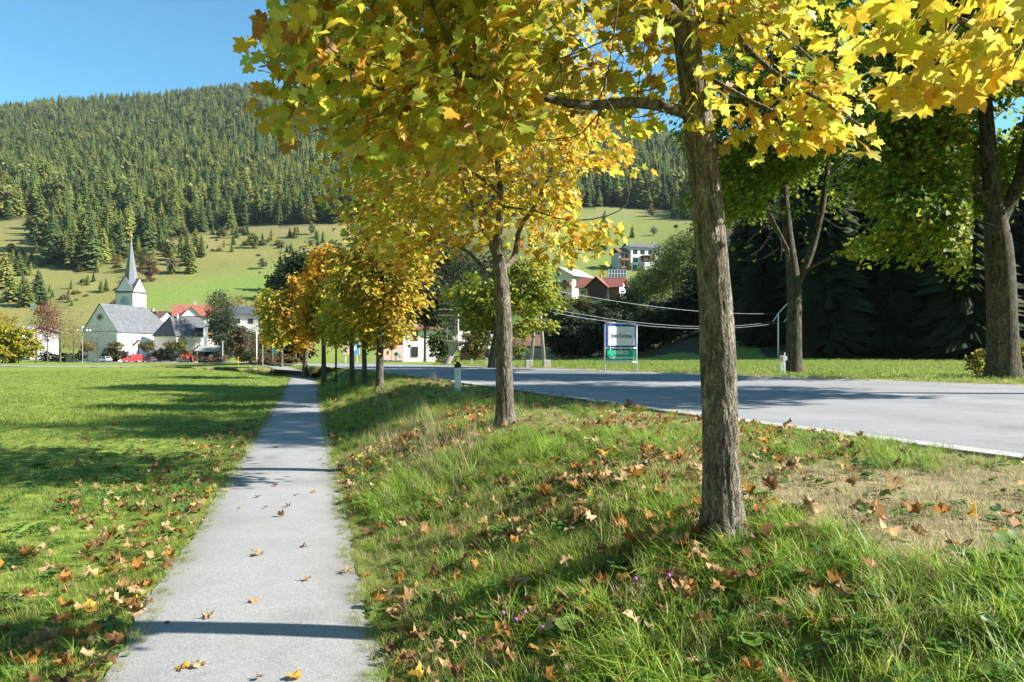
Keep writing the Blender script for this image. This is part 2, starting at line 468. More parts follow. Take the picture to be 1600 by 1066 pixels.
# colours of the ground cover, the bank's shade painted in
def ground_col(x, y, z):
    n1 = fbm(x, y, 0.13, 21); n2 = fbm(x, y, 0.9, 22)
    c = np.empty(x.shape + (3,))
    meadow = np.stack([0.175 + .025*n1, 0.225 + .016*n1, 0.042 + .004*n1], -1)
    c[:] = meadow
    s = x - path_x(y); rl, rr = road_lx(y), road_rx(y)
    verge = (s > .7) & (x < rl) & (y < 70)
    vg = np.stack([0.16 + .04*n2, 0.165 + .02*n2, 0.045 + .01*n2], -1)
    c = np.where(verge[..., None], vg, c)
    dry = np.maximum(DRY(x, y), .45*smooth((s - 2.7)/1.2)*smooth(1.0 + .9*n2))*verge
    c = c*(1-dry[..., None]) + np.array([0.275, 0.215, 0.125])*dry[..., None]
    edge = np.exp(-((x - rl)/.5)**2) + np.exp(-((x - rr - .8)/.8)**2)
    edge = np.clip(edge, 0, 1)*(y < 90)
    c = c*(1-edge[..., None]*.8) + np.array([0.26, 0.22, 0.12])*edge[..., None]*.8
    Zd = np.where(y > 0, y, 0)
    hill = smooth((Zd - 225)/50)[..., None]
    p = proj(np.stack([x, np.maximum(y, 1), z], -1)); px, py = p[..., 0], p[..., 1]
    lush = smooth(1 - np.abs((py - (452 - (px-330)*.16))/38))*((px > 190) & (px < 520))
    lush = np.maximum(lush, .5*((px > 860) & (px < 1100)))
    tan = np.stack([0.195 + .035*n1, 0.190 + .02*n1, 0.060 + .012*n1], -1)
    green = np.array([0.160, 0.225, 0.050])
    hc = tan*(1-lush[..., None]) + green*lush[..., None]
    c = c*(1-hill) + hc*hill
    bare = np.exp(-((py - np.interp(px, [a for a, b in _FB], [b for a, b in _FB]) - 8)/9)**2)*(Zd > 300)*smooth(.5 + n2)
    c = c*(1-.6*bare[..., None]) + np.array([0.25, 0.185, 0.115])*.6*bare[..., None]
    fm = forest_mask(x, y, z) | ((px > 845) & (px < 1110) & (Zd > np.interp(px, [845, 1000, 1110], [116, 80, 66])) & (py > np.interp(px, [845, 930, 990, 1110], [458, 470, 432, 400])))  # bank below the houses coloured dark as forest floor to stand for shade
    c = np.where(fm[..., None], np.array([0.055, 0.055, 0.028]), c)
    return np.clip(c, .005, 1)
GC = ground_col(GX, GY, GZ)
idx = np.arange(nr*na).reshape(nr, na)
q = np.stack([idx[:-1], idx[1:], np.roll(idx[1:], -1, 1), np.roll(idx[:-1], -1, 1)], -1)
VV, CC = np.stack([GX, GY, GZ], -1).reshape(-1, 3), GC.reshape(-1, 3)

mG, nt, b, _ = newmat('ground_cover')
at = N(nt, 'ShaderNodeAttribute', attribute_name='Col')
f1 = noise_fac(nt, 0.9, 8, 'World', 0.75); f2 = noise_fac(nt, 9.0, 6, 'World', 0.7)
c = mixc(nt, at.outputs['Color'], ramp(nt, f1, [(0.3, (0.62, 0.66, 0.6)), (0.5, (1, 1, 1)), (0.72, (1.35, 1.28, 1.2))]), 1.0, 'MULTIPLY')
c = mixc(nt, c, ramp(nt, f2, [(0.3, (0.6,)*3), (0.7, (1.3,)*3)]), 1.0, 'MULTIPLY')
nt.links.new(c, b.inputs['Base Color']); b.inputs['Roughness'].default_value = 0.95; b.inputs['Specular IOR Level'].default_value = 0.1
bump(nt, b, f2, 0.6, 0.05)
SPLIT = int(np.searchsorted(rad, 232))
def sub_sheet(name, rows, label):
    f = q[rows].reshape(-1, 4)
    u, inv = np.unique(f.ravel(), return_inverse=True)
    o = link(name, fast_mesh(name, VV[u], inv.reshape(-1, 4)[:, ::-1], [mG], CC[u], True), kind='structure')
    o['label'] = label
    return o
ground = sub_sheet('ground', slice(0, SPLIT), 'flat valley meadow and grass verges on both sides of the road')
hills = sub_sheet('hillside', slice(SPLIT, None), 'tan and green pasture slope rising to a forested mountain ridge')

# ------------------------------------------------------------------ footpath, road, car park
def asphalt(name, lo, hi, speck, worn=False):
    m, nt, b, _ = newmat(name)
    a = noise_fac(nt, 120, 4, 'World', .85); d = noise_fac(nt, 1.3, 6, 'World', .65); e = noise_fac(nt, 60, 4, 'World', .6)
    base = ramp(nt, d, [(.3, lo), (.7, hi)])
    sp = ramp(nt, a, [(.36, (speck*.45,)*3), (.5, (.95,)*3), (.66, (1.35,)*3)])
    c = mixc(nt, base, sp, 1.0, 'MULTIPLY')
    c = mixc(nt, c, ramp(nt, e, [(.3, (.86,)*3), (.7, (1.12,)*3)]), 1.0, 'MULTIPLY')
    st = noise_fac(nt, .45, 7, 'World', .7)
    c = mixc(nt, c, ramp(nt, st, [(.34, (.80, .79, .77)), (.46, (1, 1, 1)), (.66, (1.07, 1.06, 1.04))]), 1.0, 'MULTIPLY')
    if worn: c = mixc(nt, c, N(nt, 'ShaderNodeAttribute', attribute_name='Col').outputs['Color'], 1.0, 'MULTIPLY')
    nt.links.new(c, b.inputs['Base Color']); b.inputs['Roughness'].default_value = .85; b.inputs['Specular IOR Level'].default_value = .25
    bump(nt, b, a, .35, .006)
    return m
M_PATH = asphalt('path_asphalt', (.25, .247, .243), (.315, .311, .305), 1.35, True)
M_ROAD = asphalt('road_asphalt', (.235, .234, .237), (.285, .284, .286), 1.4, True)
M_PAVE = asphalt('car_park_asphalt', (.36, .35, .335), (.44, .42, .40), 1.1)

def ribbon(L, Rr, nx, dz, smooth_z=True):
    t = np.linspace(0, 1, nx)[None, :, None]
    g = L[:, None, :]*(1-t) + Rr[:, None, :]*t
    z = ground_z(g[..., 0], g[..., 1])
    return np.concatenate([g, z[..., None]], -1), dz
def grid_faces(n, m):
    i = np.arange(n*m).reshape(n, m)
    return np.stack([i[:-1, :-1], i[:-1, 1:], i[1:, 1:], i[1:, :-1]], -1).reshape(-1, 4)

ys = np.r_[np.linspace(-12, 45, 900), np.linspace(45.5, 110, 90)]
hw = .72 + .18*smooth((ys-42)/15)
edge_n = lambda s: .05*fbm(ys, ys*0+s, 2.3, int(s*7)) + .03*fbm(ys, ys*0+s, 9.0, int(s*11)) + .018*fbm(ys, ys*0+s, 31.0, int(s*13))
pl = np.stack([path_x(ys) - hw - edge_n(1), ys], 1); pr = np.stack([path_x(ys) + hw + edge_n(2), ys], 1)
G_, _ = ribbon(pl, pr, 7, 0)
G_[..., 2] = np.where(ys[:, None] < 44, 0.0, ground_z(path_x(ys), ys)[:, None]) + 0.012 + 0.012*(1-(np.linspace(-1, 1, 7)**2))[None]
_e = np.abs(np.linspace(-1, 1, 7))[None, :, None]
_d = np.clip(.55 + .6*fbm(ys, ys*0, 1.7, 97)[:, None, None], 0, 1)*np.where(_e > .95, 1, np.where(_e > .6, .35, 0))
PCOL = 1 - _d*np.array([.42, .46, .58]) + 0*G_
o = link('footpath', fast_mesh('footpath', G_.reshape(-1, 3), grid_faces(len(ys), 7), [M_PATH], PCOL.reshape(-1, 3), smooth=True), kind='structure')
o['label'] = 'narrow grey asphalt footpath running between meadow and verge'

def road_pts(t0, t1, n, off=0.0):
    """points across the road: t=0 left edge, t=1 right edge"""
    t = np.linspace(t0, t1, n)[None, :, None]
    g = RL[:, None, :]*(1-t) + RR[:, None, :]*t
    z = ground_z(g[..., 0], g[..., 1])
    return np.concatenate([g, z[..., None]], -1)
G_ = road_pts(0, 1, 13)
near = np.hypot(G_[..., 0], G_[..., 1]) < 44
zc = .70
tt = smooth((np.maximum(G_[..., 1], np.hypot(G_[..., 0], G_[..., 1])*.42) - 44)/26)
ROADZ = lambda x, y: np.where(True, .70*(1-smooth((np.maximum(y, np.hypot(x, y)*.42)-44)/26)) + far_z(x, y)*smooth((np.maximum(y, np.hypot(x, y)*.42)-44)/26), 0)
G_[..., 2] = ROADZ(G_[..., 0], G_[..., 1]) + .03
G_ = road_pts(0, 1, 49); G_[..., 2] = ROADZ(G_[..., 0], G_[..., 1]) + .03
tv_ = np.linspace(0, 1, 49); wear = np.ones(49)
for c_ in (.16, .36, .58, .80): wear -= .13*np.exp(-((tv_-c_)/.035)**2)
wear += .05*np.exp(-((tv_-.47)/.03)**2); wear -= .18*np.exp(-(tv_/.03)**2) + .12*np.exp(-((1-tv_)/.03)**2)
WC = np.clip(np.repeat(wear[None], 130, 0) + .03*fbm(np.arange(130)[:, None]*.35, tv_[None]*40, 1, 91), .5, 1.2).reshape(-1, 1).repeat(3, 1)
o = link('road', fast_mesh('road', G_.reshape(-1, 3), grid_faces(130, 49), [M_ROAD], WC, smooth=True), kind='structure')
o['label'] = 'wide grey country road curving away behind the maple row'
M_LINE = plain('road_paint', (.66, .66, .64), .7, .25, 30)
def marking(name, pts_l, pts_r):
    n = len(pts_l)
    g = np.stack([pts_l, (pts_l+pts_r)/2, pts_r], 1)
    z = ROADZ(g[..., 0], g[..., 1]) + .036
    return np.concatenate([g, z[..., None]], -1).reshape(-1, 3), grid_faces(n, 3)
nrm = lambda pl: np.stack([np.gradient(pl[:, 1]), -np.gradient(pl[:, 0])], 1)/np.linalg.norm(np.gradient(pl, axis=0), axis=1)[:, None]
nR, nL = nrm(RR), nrm(RL)
v, f = marking('edge_line', RR - nR*.34, RR - nR*.20)
o = link('road_edge_line', fast_mesh('road_edge_line', v, f, [M_LINE]), kind='structure'); o['label'] = 'thin white line along the far edge of the road'
v, f = marking('edge_line', RL + nL*.02, RL + nL*.30)
M_SHOULDER = plain('gravel_shoulder', (.36, .345, .32), .95, .45, 22, bmp=.6)
o = link('road_shoulder', fast_mesh('road_shoulder', v, f, [M_SHOULDER]), kind='structure'); o['label'] = 'pale gravelly strip along the near edge of the road'
cl = RL + nL*3.55
for k in range(66, 112, 6):
    seg = cl[k:k+3]; nn = nL[k:k+3]
    v, f = marking('dash', seg - nn*.06, seg + nn*.06)
    o = link('centre_line_dash', fast_mesh('centre_line_dash', v, f, [M_LINE]), kind='structure'); o['label'] = 'short white dash of the road centre line'

# car park by the church and the paved lane at the end of the path
def pave_patch(name, outline, dz, m, label, n=16):
    c = np.mean(outline, 0); rings = np.linspace(0, 1, n)
    o_ = np.array(outline)
    k = 10; dense = np.concatenate([np.linspace(o_[i], o_[(i+1) % len(o_)], k, endpoint=False) for i in range(len(o_))])
    pts = c + (dense[None] - c)*rings[:, None, None]
    z = ground_z(pts[..., 0], pts[..., 1]) + dz
    m_ = len(dense); ii = np.arange(n*m_).reshape(n, m_)
    fq = np.stack([ii[:-1], ii[1:], np.roll(ii[1:], -1, 1), np.roll(ii[:-1], -1, 1)], -1).reshape(-1, 4)
    ob = link(name, fast_mesh(name, np.concatenate([pts, z[..., None]], -1).reshape(-1, 3), fq[:, ::-1], [m]), kind='structure')
    ob['label'] = label
X_ = lambda px, Z: (px - CX)*Z/F
pave_patch('car_park', [(X_(95, 203), 203), (X_(160, 185), 185), (X_(175, 165), 165), (X_(345, 150), 150), (X_(410, 120), 120), (X_(415, 145), 145), (X_(340, 200), 200), (X_(300, 212), 212), (X_(100, 212), 212)], .10, M_PAVE, 'pale paved car park in front of the church')
pave_patch('lane', [(X_(408, 95), 95), (X_(350, 128), 128), (X_(330, 172), 172), (X_(380, 172), 172), (X_(420, 140), 140), (X_(455, 98), 98), (X_(460, 78), 78), (X_(432, 82), 82)], .13, M_PAVE, 'pale lane joining the footpath to the village')


# ------------------------------------------------------------------ the thin blue air of the valley
HAZE = 0.00005
hm = bpy.data.materials.new('haze'); hm.use_nodes = True
hn = hm.node_tree; hn.nodes.clear()
ho = hn.nodes.new('ShaderNodeOutputMaterial'); pv_ = hn.nodes.new('ShaderNodeVolumePrincipled')
pv_.inputs['Color'].default_value = (.80, .90, 1.0, 1); pv_.inputs['Density'].default_value = HAZE; pv_.inputs['Anisotropy'].default_value = .1
hn.links.new(pv_.outputs[0], ho.inputs['Volume'])
o = MB().box(-3000, 3000, -3000, 3000, min(float(GZ.min()), -3) - 1.0, float(GZ.max()) + 45).build('haze', hm); o['kind'] = 'stuff'; o['label'] = 'thin bluish air over the valley'
# ------------------------------------------------------------------ tree growth
def colonize(nodes, parent, attr, step=.16, di=1.6, dk=.26, iters=120, rng=None, sag=0.0):
    nodes = [np.array(n, float) for n in nodes]; parent = list(parent)
    nch = [0]*len(nodes)
    for p in parent:
        if p >= 0: nch[p] += 1
    attr = np.array(attr); nd = np.full(len(attr), 1e9); ni = np.zeros(len(attr), int)
    new = list(range(len(nodes))); chs = {}
    for i, p in enumerate(parent): chs.setdefault(p, []).append(i)
    arr = np.array(nodes)
    for it in range(iters):
        if not len(attr) or not new: break
        pts = arr[new]
        d = np.linalg.norm(attr[:, None] - pts[None], axis=2)
        k = d.argmin(1); dm = d[np.arange(len(attr)), k]
        u = dm < nd; nd[u] = dm[u]; ni[u] = np.array(new)[k[u]]
        keep = nd > dk
        attr, nd, ni = attr[keep], nd[keep], ni[keep]
        act = nd < di
        if not act.any(): break
        new = []
        src = ni[act]; dirs = attr[act] - arr[src]; dirs /= np.linalg.norm(dirs, axis=1)[:, None] + 1e-9
        us, inv = np.unique(src, return_inverse=True)
        acc = np.zeros((len(us), 3)); np.add.at(acc, inv, dirs)
        acc += rng.normal(0, .12, acc.shape)*np.linalg.norm(acc, axis=1)[:, None]
        acc[:, 2] -= sag
        acc /= np.linalg.norm(acc, axis=1)[:, None] + 1e-9
        add = []
        for s_, dv in zip(us, acc):
            if nch[s_] >= 3: continue
            n_ = arr[s_] + dv*step
            if any(np.dot(arr[j]-n_, arr[j]-n_) < (.5*step)**2 for j in chs.get(int(s_), ())): nch[s_] += 1; continue
            k_ = len(arr) + len(add)
            add.append(n_); parent.append(int(s_)); nch[s_] += 1; nch.append(0)
            chs.setdefault(int(s_), []).append(k_); new.append(k_)
        if add: arr = np.concatenate([arr, np.array(add)])
    return arr, np.array(parent)

def branch_radii(arr, par, r0=.0035, e=2.35):
    r = np.zeros(len(arr))
    for i in range(len(arr)-1, -1, -1):
        if r[i] == 0: r[i] = r0**e
        if par[i] >= 0: r[par[i]] += r[i]
    return r**(1/e)

def chains(arr, par, rad):
    ch = [[] for _ in arr]
    for i, p in enumerate(par):
        if p >= 0: ch[p].append(i)
    out = []; st = [(-1, 0)]
    while st:
        a, i = st.pop()
        c = [a] if a >= 0 else []
        while True:
            c.append(i)
            if not ch[i]: break
            m = max(ch[i], key=lambda k: rad[k])
            for k in ch[i]:
                if k != m: st.append((i, k))
            i = m
        out.append(c)
    return out

def tube_np(pts, rad, n):
    pts = np.asarray(pts, float); m = len(pts)
    t = np.gradient(pts, axis=0) if m > 1 else np.array([[0, 0, 1.]])
    t /= np.linalg.norm(t, axis=1)[:, None] + 1e-9
    ref = np.array([.31, .95, .05]); ref = ref/np.linalg.norm(ref)
    u = np.cross(t, ref); u /= np.linalg.norm(u, axis=1)[:, None] + 1e-6
    w = np.cross(t, u)
    a = np.arange(n)*2*math.pi/n
    v = pts[:, None] + (u[:, None]*np.cos(a)[None, :, None] + w[:, None]*np.sin(a)[None, :, None])*np.asarray(rad)[:, None, None]
    i = np.arange(m*n).reshape(m, n)
    f = np.stack([i[:-1], np.roll(i[:-1], -1, 1), np.roll(i[1:], -1, 1), i[1:]], -1).reshape(-1, 4)
    return v.reshape(-1, 3), f

def join_np(parts):
    V, Fq, o = [], [], 0
    for v, f in parts:
        V.append(v); Fq.append(f + o); o += len(v)
    return np.concatenate(V), np.concatenate(Fq)

# leaf outlines: base at the origin, tip towards +y, unit length
_half = [(.18, -.10), (.45, -.07), (.38, .11), (.54, .19), (.73, .48), (.47, .46), (.30, .52), (.36, .76), (.13, .83)]
def leaf_shape(half, fold=.22, curl=.25, pet=0.0):
    o = [(0, 0)] + half + [(0, 1.02)] + [(-x, y) for x, y in half[::-1]]
    pts = [(0, .33)] + o
    P3 = [(x, y, fold*abs(x) - curl*(y-.3)**2 - .15*curl*x*x*4) for x, y in pts]
    n = len(o)
    fs = [(0, 1 + i, 1 + (i+1) % n) for i in range(n)]
    if pet:
        b = len(P3); P3 += [(-.012, 0, 0), (.012, 0, 0), (.02, -pet*.9, .1), (.0, -pet, .12)]
        fs += [(b, b+2, b+1), (b, b+3, b+2)]
    return np.array(P3), np.array(fs)
LEAF_HI = leaf_shape(_half, pet=.55)
LEAF_LO = leaf_shape([(.46, -.07), (.38, .13), (.71, .48), (.30, .50), (.21, .80)])
LEAF_QUAD = (np.array([(0, 0, 0), (.42, .45, .14), (0, 1.0, -.1), (-.42, .45, .14)]), np.array([(0, 1, 2), (0, 2, 3)]))

def orient(n, rng, out_dir, droop=(.1, 1.0), tilt=.5):
    """rotation matrices (n,3,3) with columns side, tip, normal; leaves hang outwards with faces mostly up"""
    d = out_dir.copy(); d[:, 2] = 0
    d += rng.normal(0, .7, d.shape)*np.array([1, 1, 0])
    d /= np.linalg.norm(d, axis=1)[:, None] + 1e-9
    dz = rng.uniform(*droop, n)
    tip = d - np.array([0, 0, 1.])*dz[:, None]; tip /= np.linalg.norm(tip, axis=1)[:, None]
    up = np.array([0, 0, 1.]) + rng.normal(0, tilt, (n, 3))
    side = np.cross(tip, up); side /= np.linalg.norm(side, axis=1)[:, None] + 1e-9
    nor = np.cross(side, tip)
    return np.stack([side, tip, nor], -1)

def leaf_mesh(name, pos, rot, size, cols, shape, mat, vjit=None):
    v, f = shape
    V = np.einsum('nij,kj->nki', rot, v)*size[:, None, None] + pos[:, None]
    Fc = f[None] + (np.arange(len(pos))*len(v))[:, None, None]
    C = np.repeat(cols[:, None], len(v), 1)
    # browner rim, paler veins
    rim = np.linalg.norm(v[:, :2] - np.array([0, .35]), axis=1); rim = np.clip((rim-.35)*.5, 0, .3)
    rk = np.clip(np.sin(np.arange(len(pos))*12.9898)*.9 + .9, .2, 1.8)[:, None, None]
    C = C*(1.06 - rim[None, :, None]*rk*np.array([.5, 1.1, .6]))
    return fast_mesh(name, V.reshape(-1, 3), Fc.reshape(-1, 3), [mat], C.reshape(-1, 3))

def pick_cols(rng, n, palette, w):
    p = np.array(palette); k = rng.choice(len(p), n, p=np.array(w)/sum(w))
    return np.clip(p[k]*rng.uniform(.8, 1.2, (n, 1))*rng.normal(1, .07, (n, 3)), .004, .95)

def ellipsoid_pts(rng, n, c, r, shell=.35):
    d = rng.normal(size=(n, 3)); d /= np.linalg.norm(d, axis=1)[:, None]
    u = rng.uniform(shell**3, 1, n)**(1/3)
    o3 = Vector((c[0]*.37+1.3, c[1]*.21, r[0]*3.1))
    k = np.array([1 + .42*mnoise.noise(Vector(q)*1.9 + o3) for q in d])
    return np.array(c) + d*(u*k)[:, None]*np.array(r)

Y_PAL = [(.62, .46, .030), (.58, .53, .050), (.44, .46, .045), (.27, .33, .035), (.56, .32, .030), (.38, .18, .025), (.66, .58, .12)]

def grow_tree(name, label, group, trunk, limbs, attr, seed, leaf_n, leaf_size, palette, weights, shape=LEAF_LO, step=.16, dk=.26, di=1.6,
              sides=14, bark=None, singles=0, r0=.0035, leaf_r=.012, detail=False, tint=None, cat='tree', droop=(.1, 1.0), sag=0.0, cluster=.16, keep_leaf=None, flat=.5, rexp=2.35):
    """trunk: list of (x,y,z,r) in world space; limbs: list of (attach index, [(x,y,z)...]); attr: attraction points"""
    rng = np.random.default_rng(seed)
    bark = bark or M_BARK
    base = np.array(trunk[0][:3]); T = np.array([t[:3] for t in trunk]) - base; TRad = np.array([t[3] for t in trunk])
    # refine the trunk into steps
    d = np.r_[0, np.cumsum(np.linalg.norm(np.diff(T, axis=0), axis=1))]
    nn = max(int(d[-1]/step), 4); tt = np.linspace(0, d[-1], nn)
    nodes = [np.array([np.interp(t, d, T[:, k]) for k in range(3)]) for t in tt]
    trad = np.interp(tt, d, TRad)
    par = [-1] + list(range(nn-1)); limb_root = []
    fixed = {}
    for at_z, pts, rr in limbs:
        pts = [np.array(p, float) - base for p in pts]
        zs = np.array([n[2] for n in nodes[:nn]]); j = int(np.abs(zs - at_z + base[2]).argmin())
        prev = j; cur = nodes[j]
        L = [cur] + pts
        dd = np.r_[0, np.cumsum(np.linalg.norm(np.diff(L, axis=0), axis=1))]; k = max(int(dd[-1]/step), 2)
        for q_, t in enumerate(np.linspace(0, dd[-1], k+1)[1:]):
            nodes.append(np.array([np.interp(t, dd, np.array(L)[:, c]) for c in range(3)]) + rng.normal(0, .012, 3)); par.append(prev); prev = len(nodes)-1
            fixed[prev] = rr*(1 - .72*q_/k)
    arr, par = colonize(nodes, par, np.asarray(attr) - base, step, di, dk, 140, rng, sag)
    rad = branch_radii(arr, par, r0, rexp)
    for i, v in fixed.items(): rad[i] = max(rad[i], v)
    is_trunk = np.zeros(len(arr), bool); is_trunk[:nn] = True
    rad[:nn] = trad
    root = empty(name, base, label=label, cat=cat, group=group)
    if tint: root.color = (*tint, 1)
    # trunk mesh
    m = 460 if detail else max(nn, 8)
    t2 = np.linspace(0, d[-1], m)
    ctr = np.stack([np.interp(t2, tt, arr[:nn, k]) for k in range(3)], 1)
    for _ in range(40 if detail else 6): ctr[1:-1] = (ctr[:-2] + ctr[1:-1]*2 + ctr[2:])/4
    rr = np.interp(t2, tt, trad)
    rr = rr*(1 + .30*np.exp(-np.maximum(t2-.05, 0)/.11))
    ns = 100 if detail else sides
    ctr[0, 2] -= .12
    v, f = tube_np(ctr, rr, ns)
    if True:
        c3 = np.repeat(ctr, ns, 0); nv = v - c3
        k = np.empty(len(v)); sc_ = 1.0/max(rr[0], .05)
        for i, (p, q_) in enumerate(zip(v, nv)):
            a = math.atan2(q_[1], q_[0])
            k[i] = mnoise.fractal(Vector((p[0]*2.2*sc_*.25, p[1]*2.2*sc_*.25, p[2]*.7*sc_*.25)), 1, 2, 4)*.10
            if detail:
                wv = mnoise.noise(Vector((p[0]*3, p[1]*3, p[2]*2.5)))
                r1 = 1 - abs(mnoise.noise(Vector((math.cos(a)*4.5+wv*.5, math.sin(a)*4.5, p[2]*2.6+wv))))*2
                r2 = abs(mnoise.noise(Vector((math.cos(a)*9, math.sin(a)*9+wv*.6, p[2]*8+7))))
                k[i] += mnoise.noise(Vector((math.cos(a)*1.2, math.sin(a)*1.2, p[2]*1.1)))*.09 + r1*.045 - .05*max(0, r1-.72)*4 + r2*.07
        v = c3 + nv*(1 + k)[:, None]
    link('trunk', fast_mesh(name + '_trunk', v, f, [bark], smooth=True), root)
    # branches, one mesh for each limb
    cs = chains(arr, par, rad)
    lr = np.full(len(arr), -1)
    for i in range(len(arr)):
        p = par[i]
        if p >= 0 and not is_trunk[i]: lr[i] = i if is_trunk[p] else lr[p]
    groups = {}
    for c in cs:
        i0 = next((k for k, i in enumerate(c) if not is_trunk[i]), None)
        if i0 is None: continue
        c2 = c[max(i0-1, 0):]
        if len(c2) < 2: continue
        pts = arr[c2].copy(); r_ = rad[c2].copy()
        r_[0] = min(r_[0], r_[1]*1.35)
        if len(pts) > 3:
            for _ in range(2): pts[1:-1] = (pts[:-2] + 2*pts[1:-1] + pts[2:])/4
        mr = r_[:2].max()
        n_ = 12 if mr > .05 else 7 if mr > .018 else 4 if mr > .008 else 3
        groups.setdefault(lr[c2[-1]], []).append(tube_np(pts, r_, n_))
    order = sorted(groups, key=lambda g: -len(groups[g]))
    big = order[:26]
    for g in big:
        v, f = join_np(groups[g])
        link('branch', fast_mesh(name + '_branch', v, f, [bark], smooth=True), root)
    # leaves
    if leaf_n:
        cand = np.where((rad < leaf_r) & ~is_trunk)[0]
        if not len(cand): cand = np.arange(nn//2, len(arr))
        pick = cand[rng.integers(0, len(cand), leaf_n)]
        pos = arr[pick] + rng.normal(0, cluster, (leaf_n, 3))*np.array([1, 1, .8])
        cen = arr[nn:].mean(0)
        rot = orient(leaf_n, rng, pos - np.array([T[-1][0], T[-1][1], cen[2]]), droop, flat)
        size = rng.uniform(.7, 1.2, leaf_n)*leaf_size
        cols = pick_cols(rng, leaf_n, palette, weights)
        patch = np.array([mnoise.noise(Vector(p*1.1)) for p in pos])
        cols = np.clip(cols*(1 + .28*patch[:, None]*np.array([1, .6, .3])), .004, .95)
        if keep_leaf is not None:
            k = keep_leaf(pos + base); pos, rot, size, cols = pos[k], rot[k], size[k], cols[k]
        single = np.zeros(len(pos), bool)
        if singles:
            pp = proj(pos + base); Z = (pos + base)[:, 1]
            ins = (Z > .5) & (pp[:, 0] > -20) & (pp[:, 0] < 1620) & (pp[:, 1] > -15) & (pp[:, 1] < 1080)
            score = np.where(ins, size/np.maximum(Z, .3), 0)
            o_ = np.argsort(-score)[:singles]; single[o_[score[o_] > 0]] = True
        ms = leaf_mesh(name + '_crown', pos[~single], rot[~single], size[~single], cols[~single], shape, M_LEAF if singles else M_LEAF_FAR)
        link('crown', ms, root, kind='stuff')
        if singles:
            protos = []
            for k in range(24):
                vv, ff = leaf_shape(_half, rng.uniform(-.1, .6), rng.uniform(.05, .9), .55)
                vv = vv*np.array([rng.uniform(.8, 1.1), 1, 1]) + np.c_[rng.normal(0, .03, (len(vv), 2)), rng.normal(0, .045, len(vv))]
                c_ = pick_cols(rng, 1, palette, weights)
                protos.append(leaf_mesh('maple_leaf_blade', np.zeros((1, 3)), np.eye(3)[None], np.ones(1), c_, (vv, ff), M_LEAF))
            for i in np.where(single)[0]:
                o = link('leaf', protos[rng.integers(24)], root)
                o.matrix_local = Matrix.Translation(pos[i]) @ Matrix(rot[i]).to_4x4() @ Matrix.Scale(size[i], 4)
    return root

def W(px, py, Z): return tuple(P(px, py, Z))
rng = np.random.default_rng(5)
# ------------------------------------------------------------------ the two maples by the path that show large
Z1 = 4.2
trk = [(1131, 818, .136), (1124, 600, .128), (1116, 450, .117), (1104, 300, .107), (1093, 200, .103), (1078, 100, .094), (1064, 0, .088), (1052, -110, .078), (1048, -220, .058), (1046, -330, .036)]
trunk1 = [(*P(px, py, Z1), r*.76) for px, py, r in trk]
gz1 = gz(trunk1[0][0], trunk1[0][1]); trunk1[0] = (*trunk1[0][:2], gz1, .107)
zz = lambda py, Z=Z1: EYE - (py-HY)*Z/F
limbs1 = [
 (zz(182), [W(1040, 172, 4.153), W(1018, 154, 4.115), W(962, 160, 4.058), W(905, 171, 4.011), W(850, 150, 3.964), W(790, 122, 3.870), W(715, 116, 3.728), W(640, 130, 3.586)], .034),
 (zz(40), [W(1030, 15, 4.153), W(985, -40, 4.058), W(900, -90, 3.964)], .045),
 (zz(20), [W(1125, 10, 4.153), W(1165, 78, 4.058), W(1215, 122, 3.964), W(1290, 165, 3.870), W(1345, 195, 3.822)], .020),
 (zz(30), [W(1120, 22, 4.247), W(1200, 32, 4.200), W(1265, 90, 4.153), W(1310, 130, 4.106)], .014),
 (zz(118), [W(1125, 130, 4.153), W(1165, 160, 4.058), W(1230, 186, 4.011), W(1285, 205, 3.964)], .013),
 (zz(-60), [W(1130, -110, 4.436), W(1220, -160, 4.719)], .03),
 (zz(-120), [W(960, -180, 4.719), W(860, -230, 5.097)], .03),
]
A1 = np.concatenate([
 ellipsoid_pts(rng, 620, P(760, 30, 3.964), (1.28, 1.25, .75), .1),
 ellipsoid_pts(rng, 200, P(560, 60, 3.681), (.75, .9, .55), .1),
 ellipsoid_pts(rng, 120, P(470, 140, 3.586), (.28, .5, .30), .1),
 ellipsoid_pts(rng, 150, P(640, 190, 3.681), (.55, .6, .20), .1),
 ellipsoid_pts(rng, 90, P(1010, 90, 4.530), (.4, .5, .35), .1),
 ellipsoid_pts(rng, 120, P(1180, 80, 4.106), (.38, .5, .32), .1),
 ellipsoid_pts(rng, 100, P(1260, 150, 3.964), (.34, .35, .24), .1),
 ellipsoid_pts(rng, 40, P(1180, 205, 3.964), (.16, .25, .12), .1),
 ellipsoid_pts(rng, 40, P(1335, 195, 3.870), (.13, .25, .14), .1),
 ellipsoid_pts(rng, 700, P(950, -330, 4.247), (1.9, 1.9, 1.5), .2),
])
_q = proj(A1); A1 = A1[_q[:, 0] > np.interp(_q[:, 1], [-600, -40, 0, 60, 100, 250], [480, 470, 450, 415, 390, 430])]
def mnoise_arr(p, f): return np.array([mnoise.noise(Vector(q)*f) for q in p])
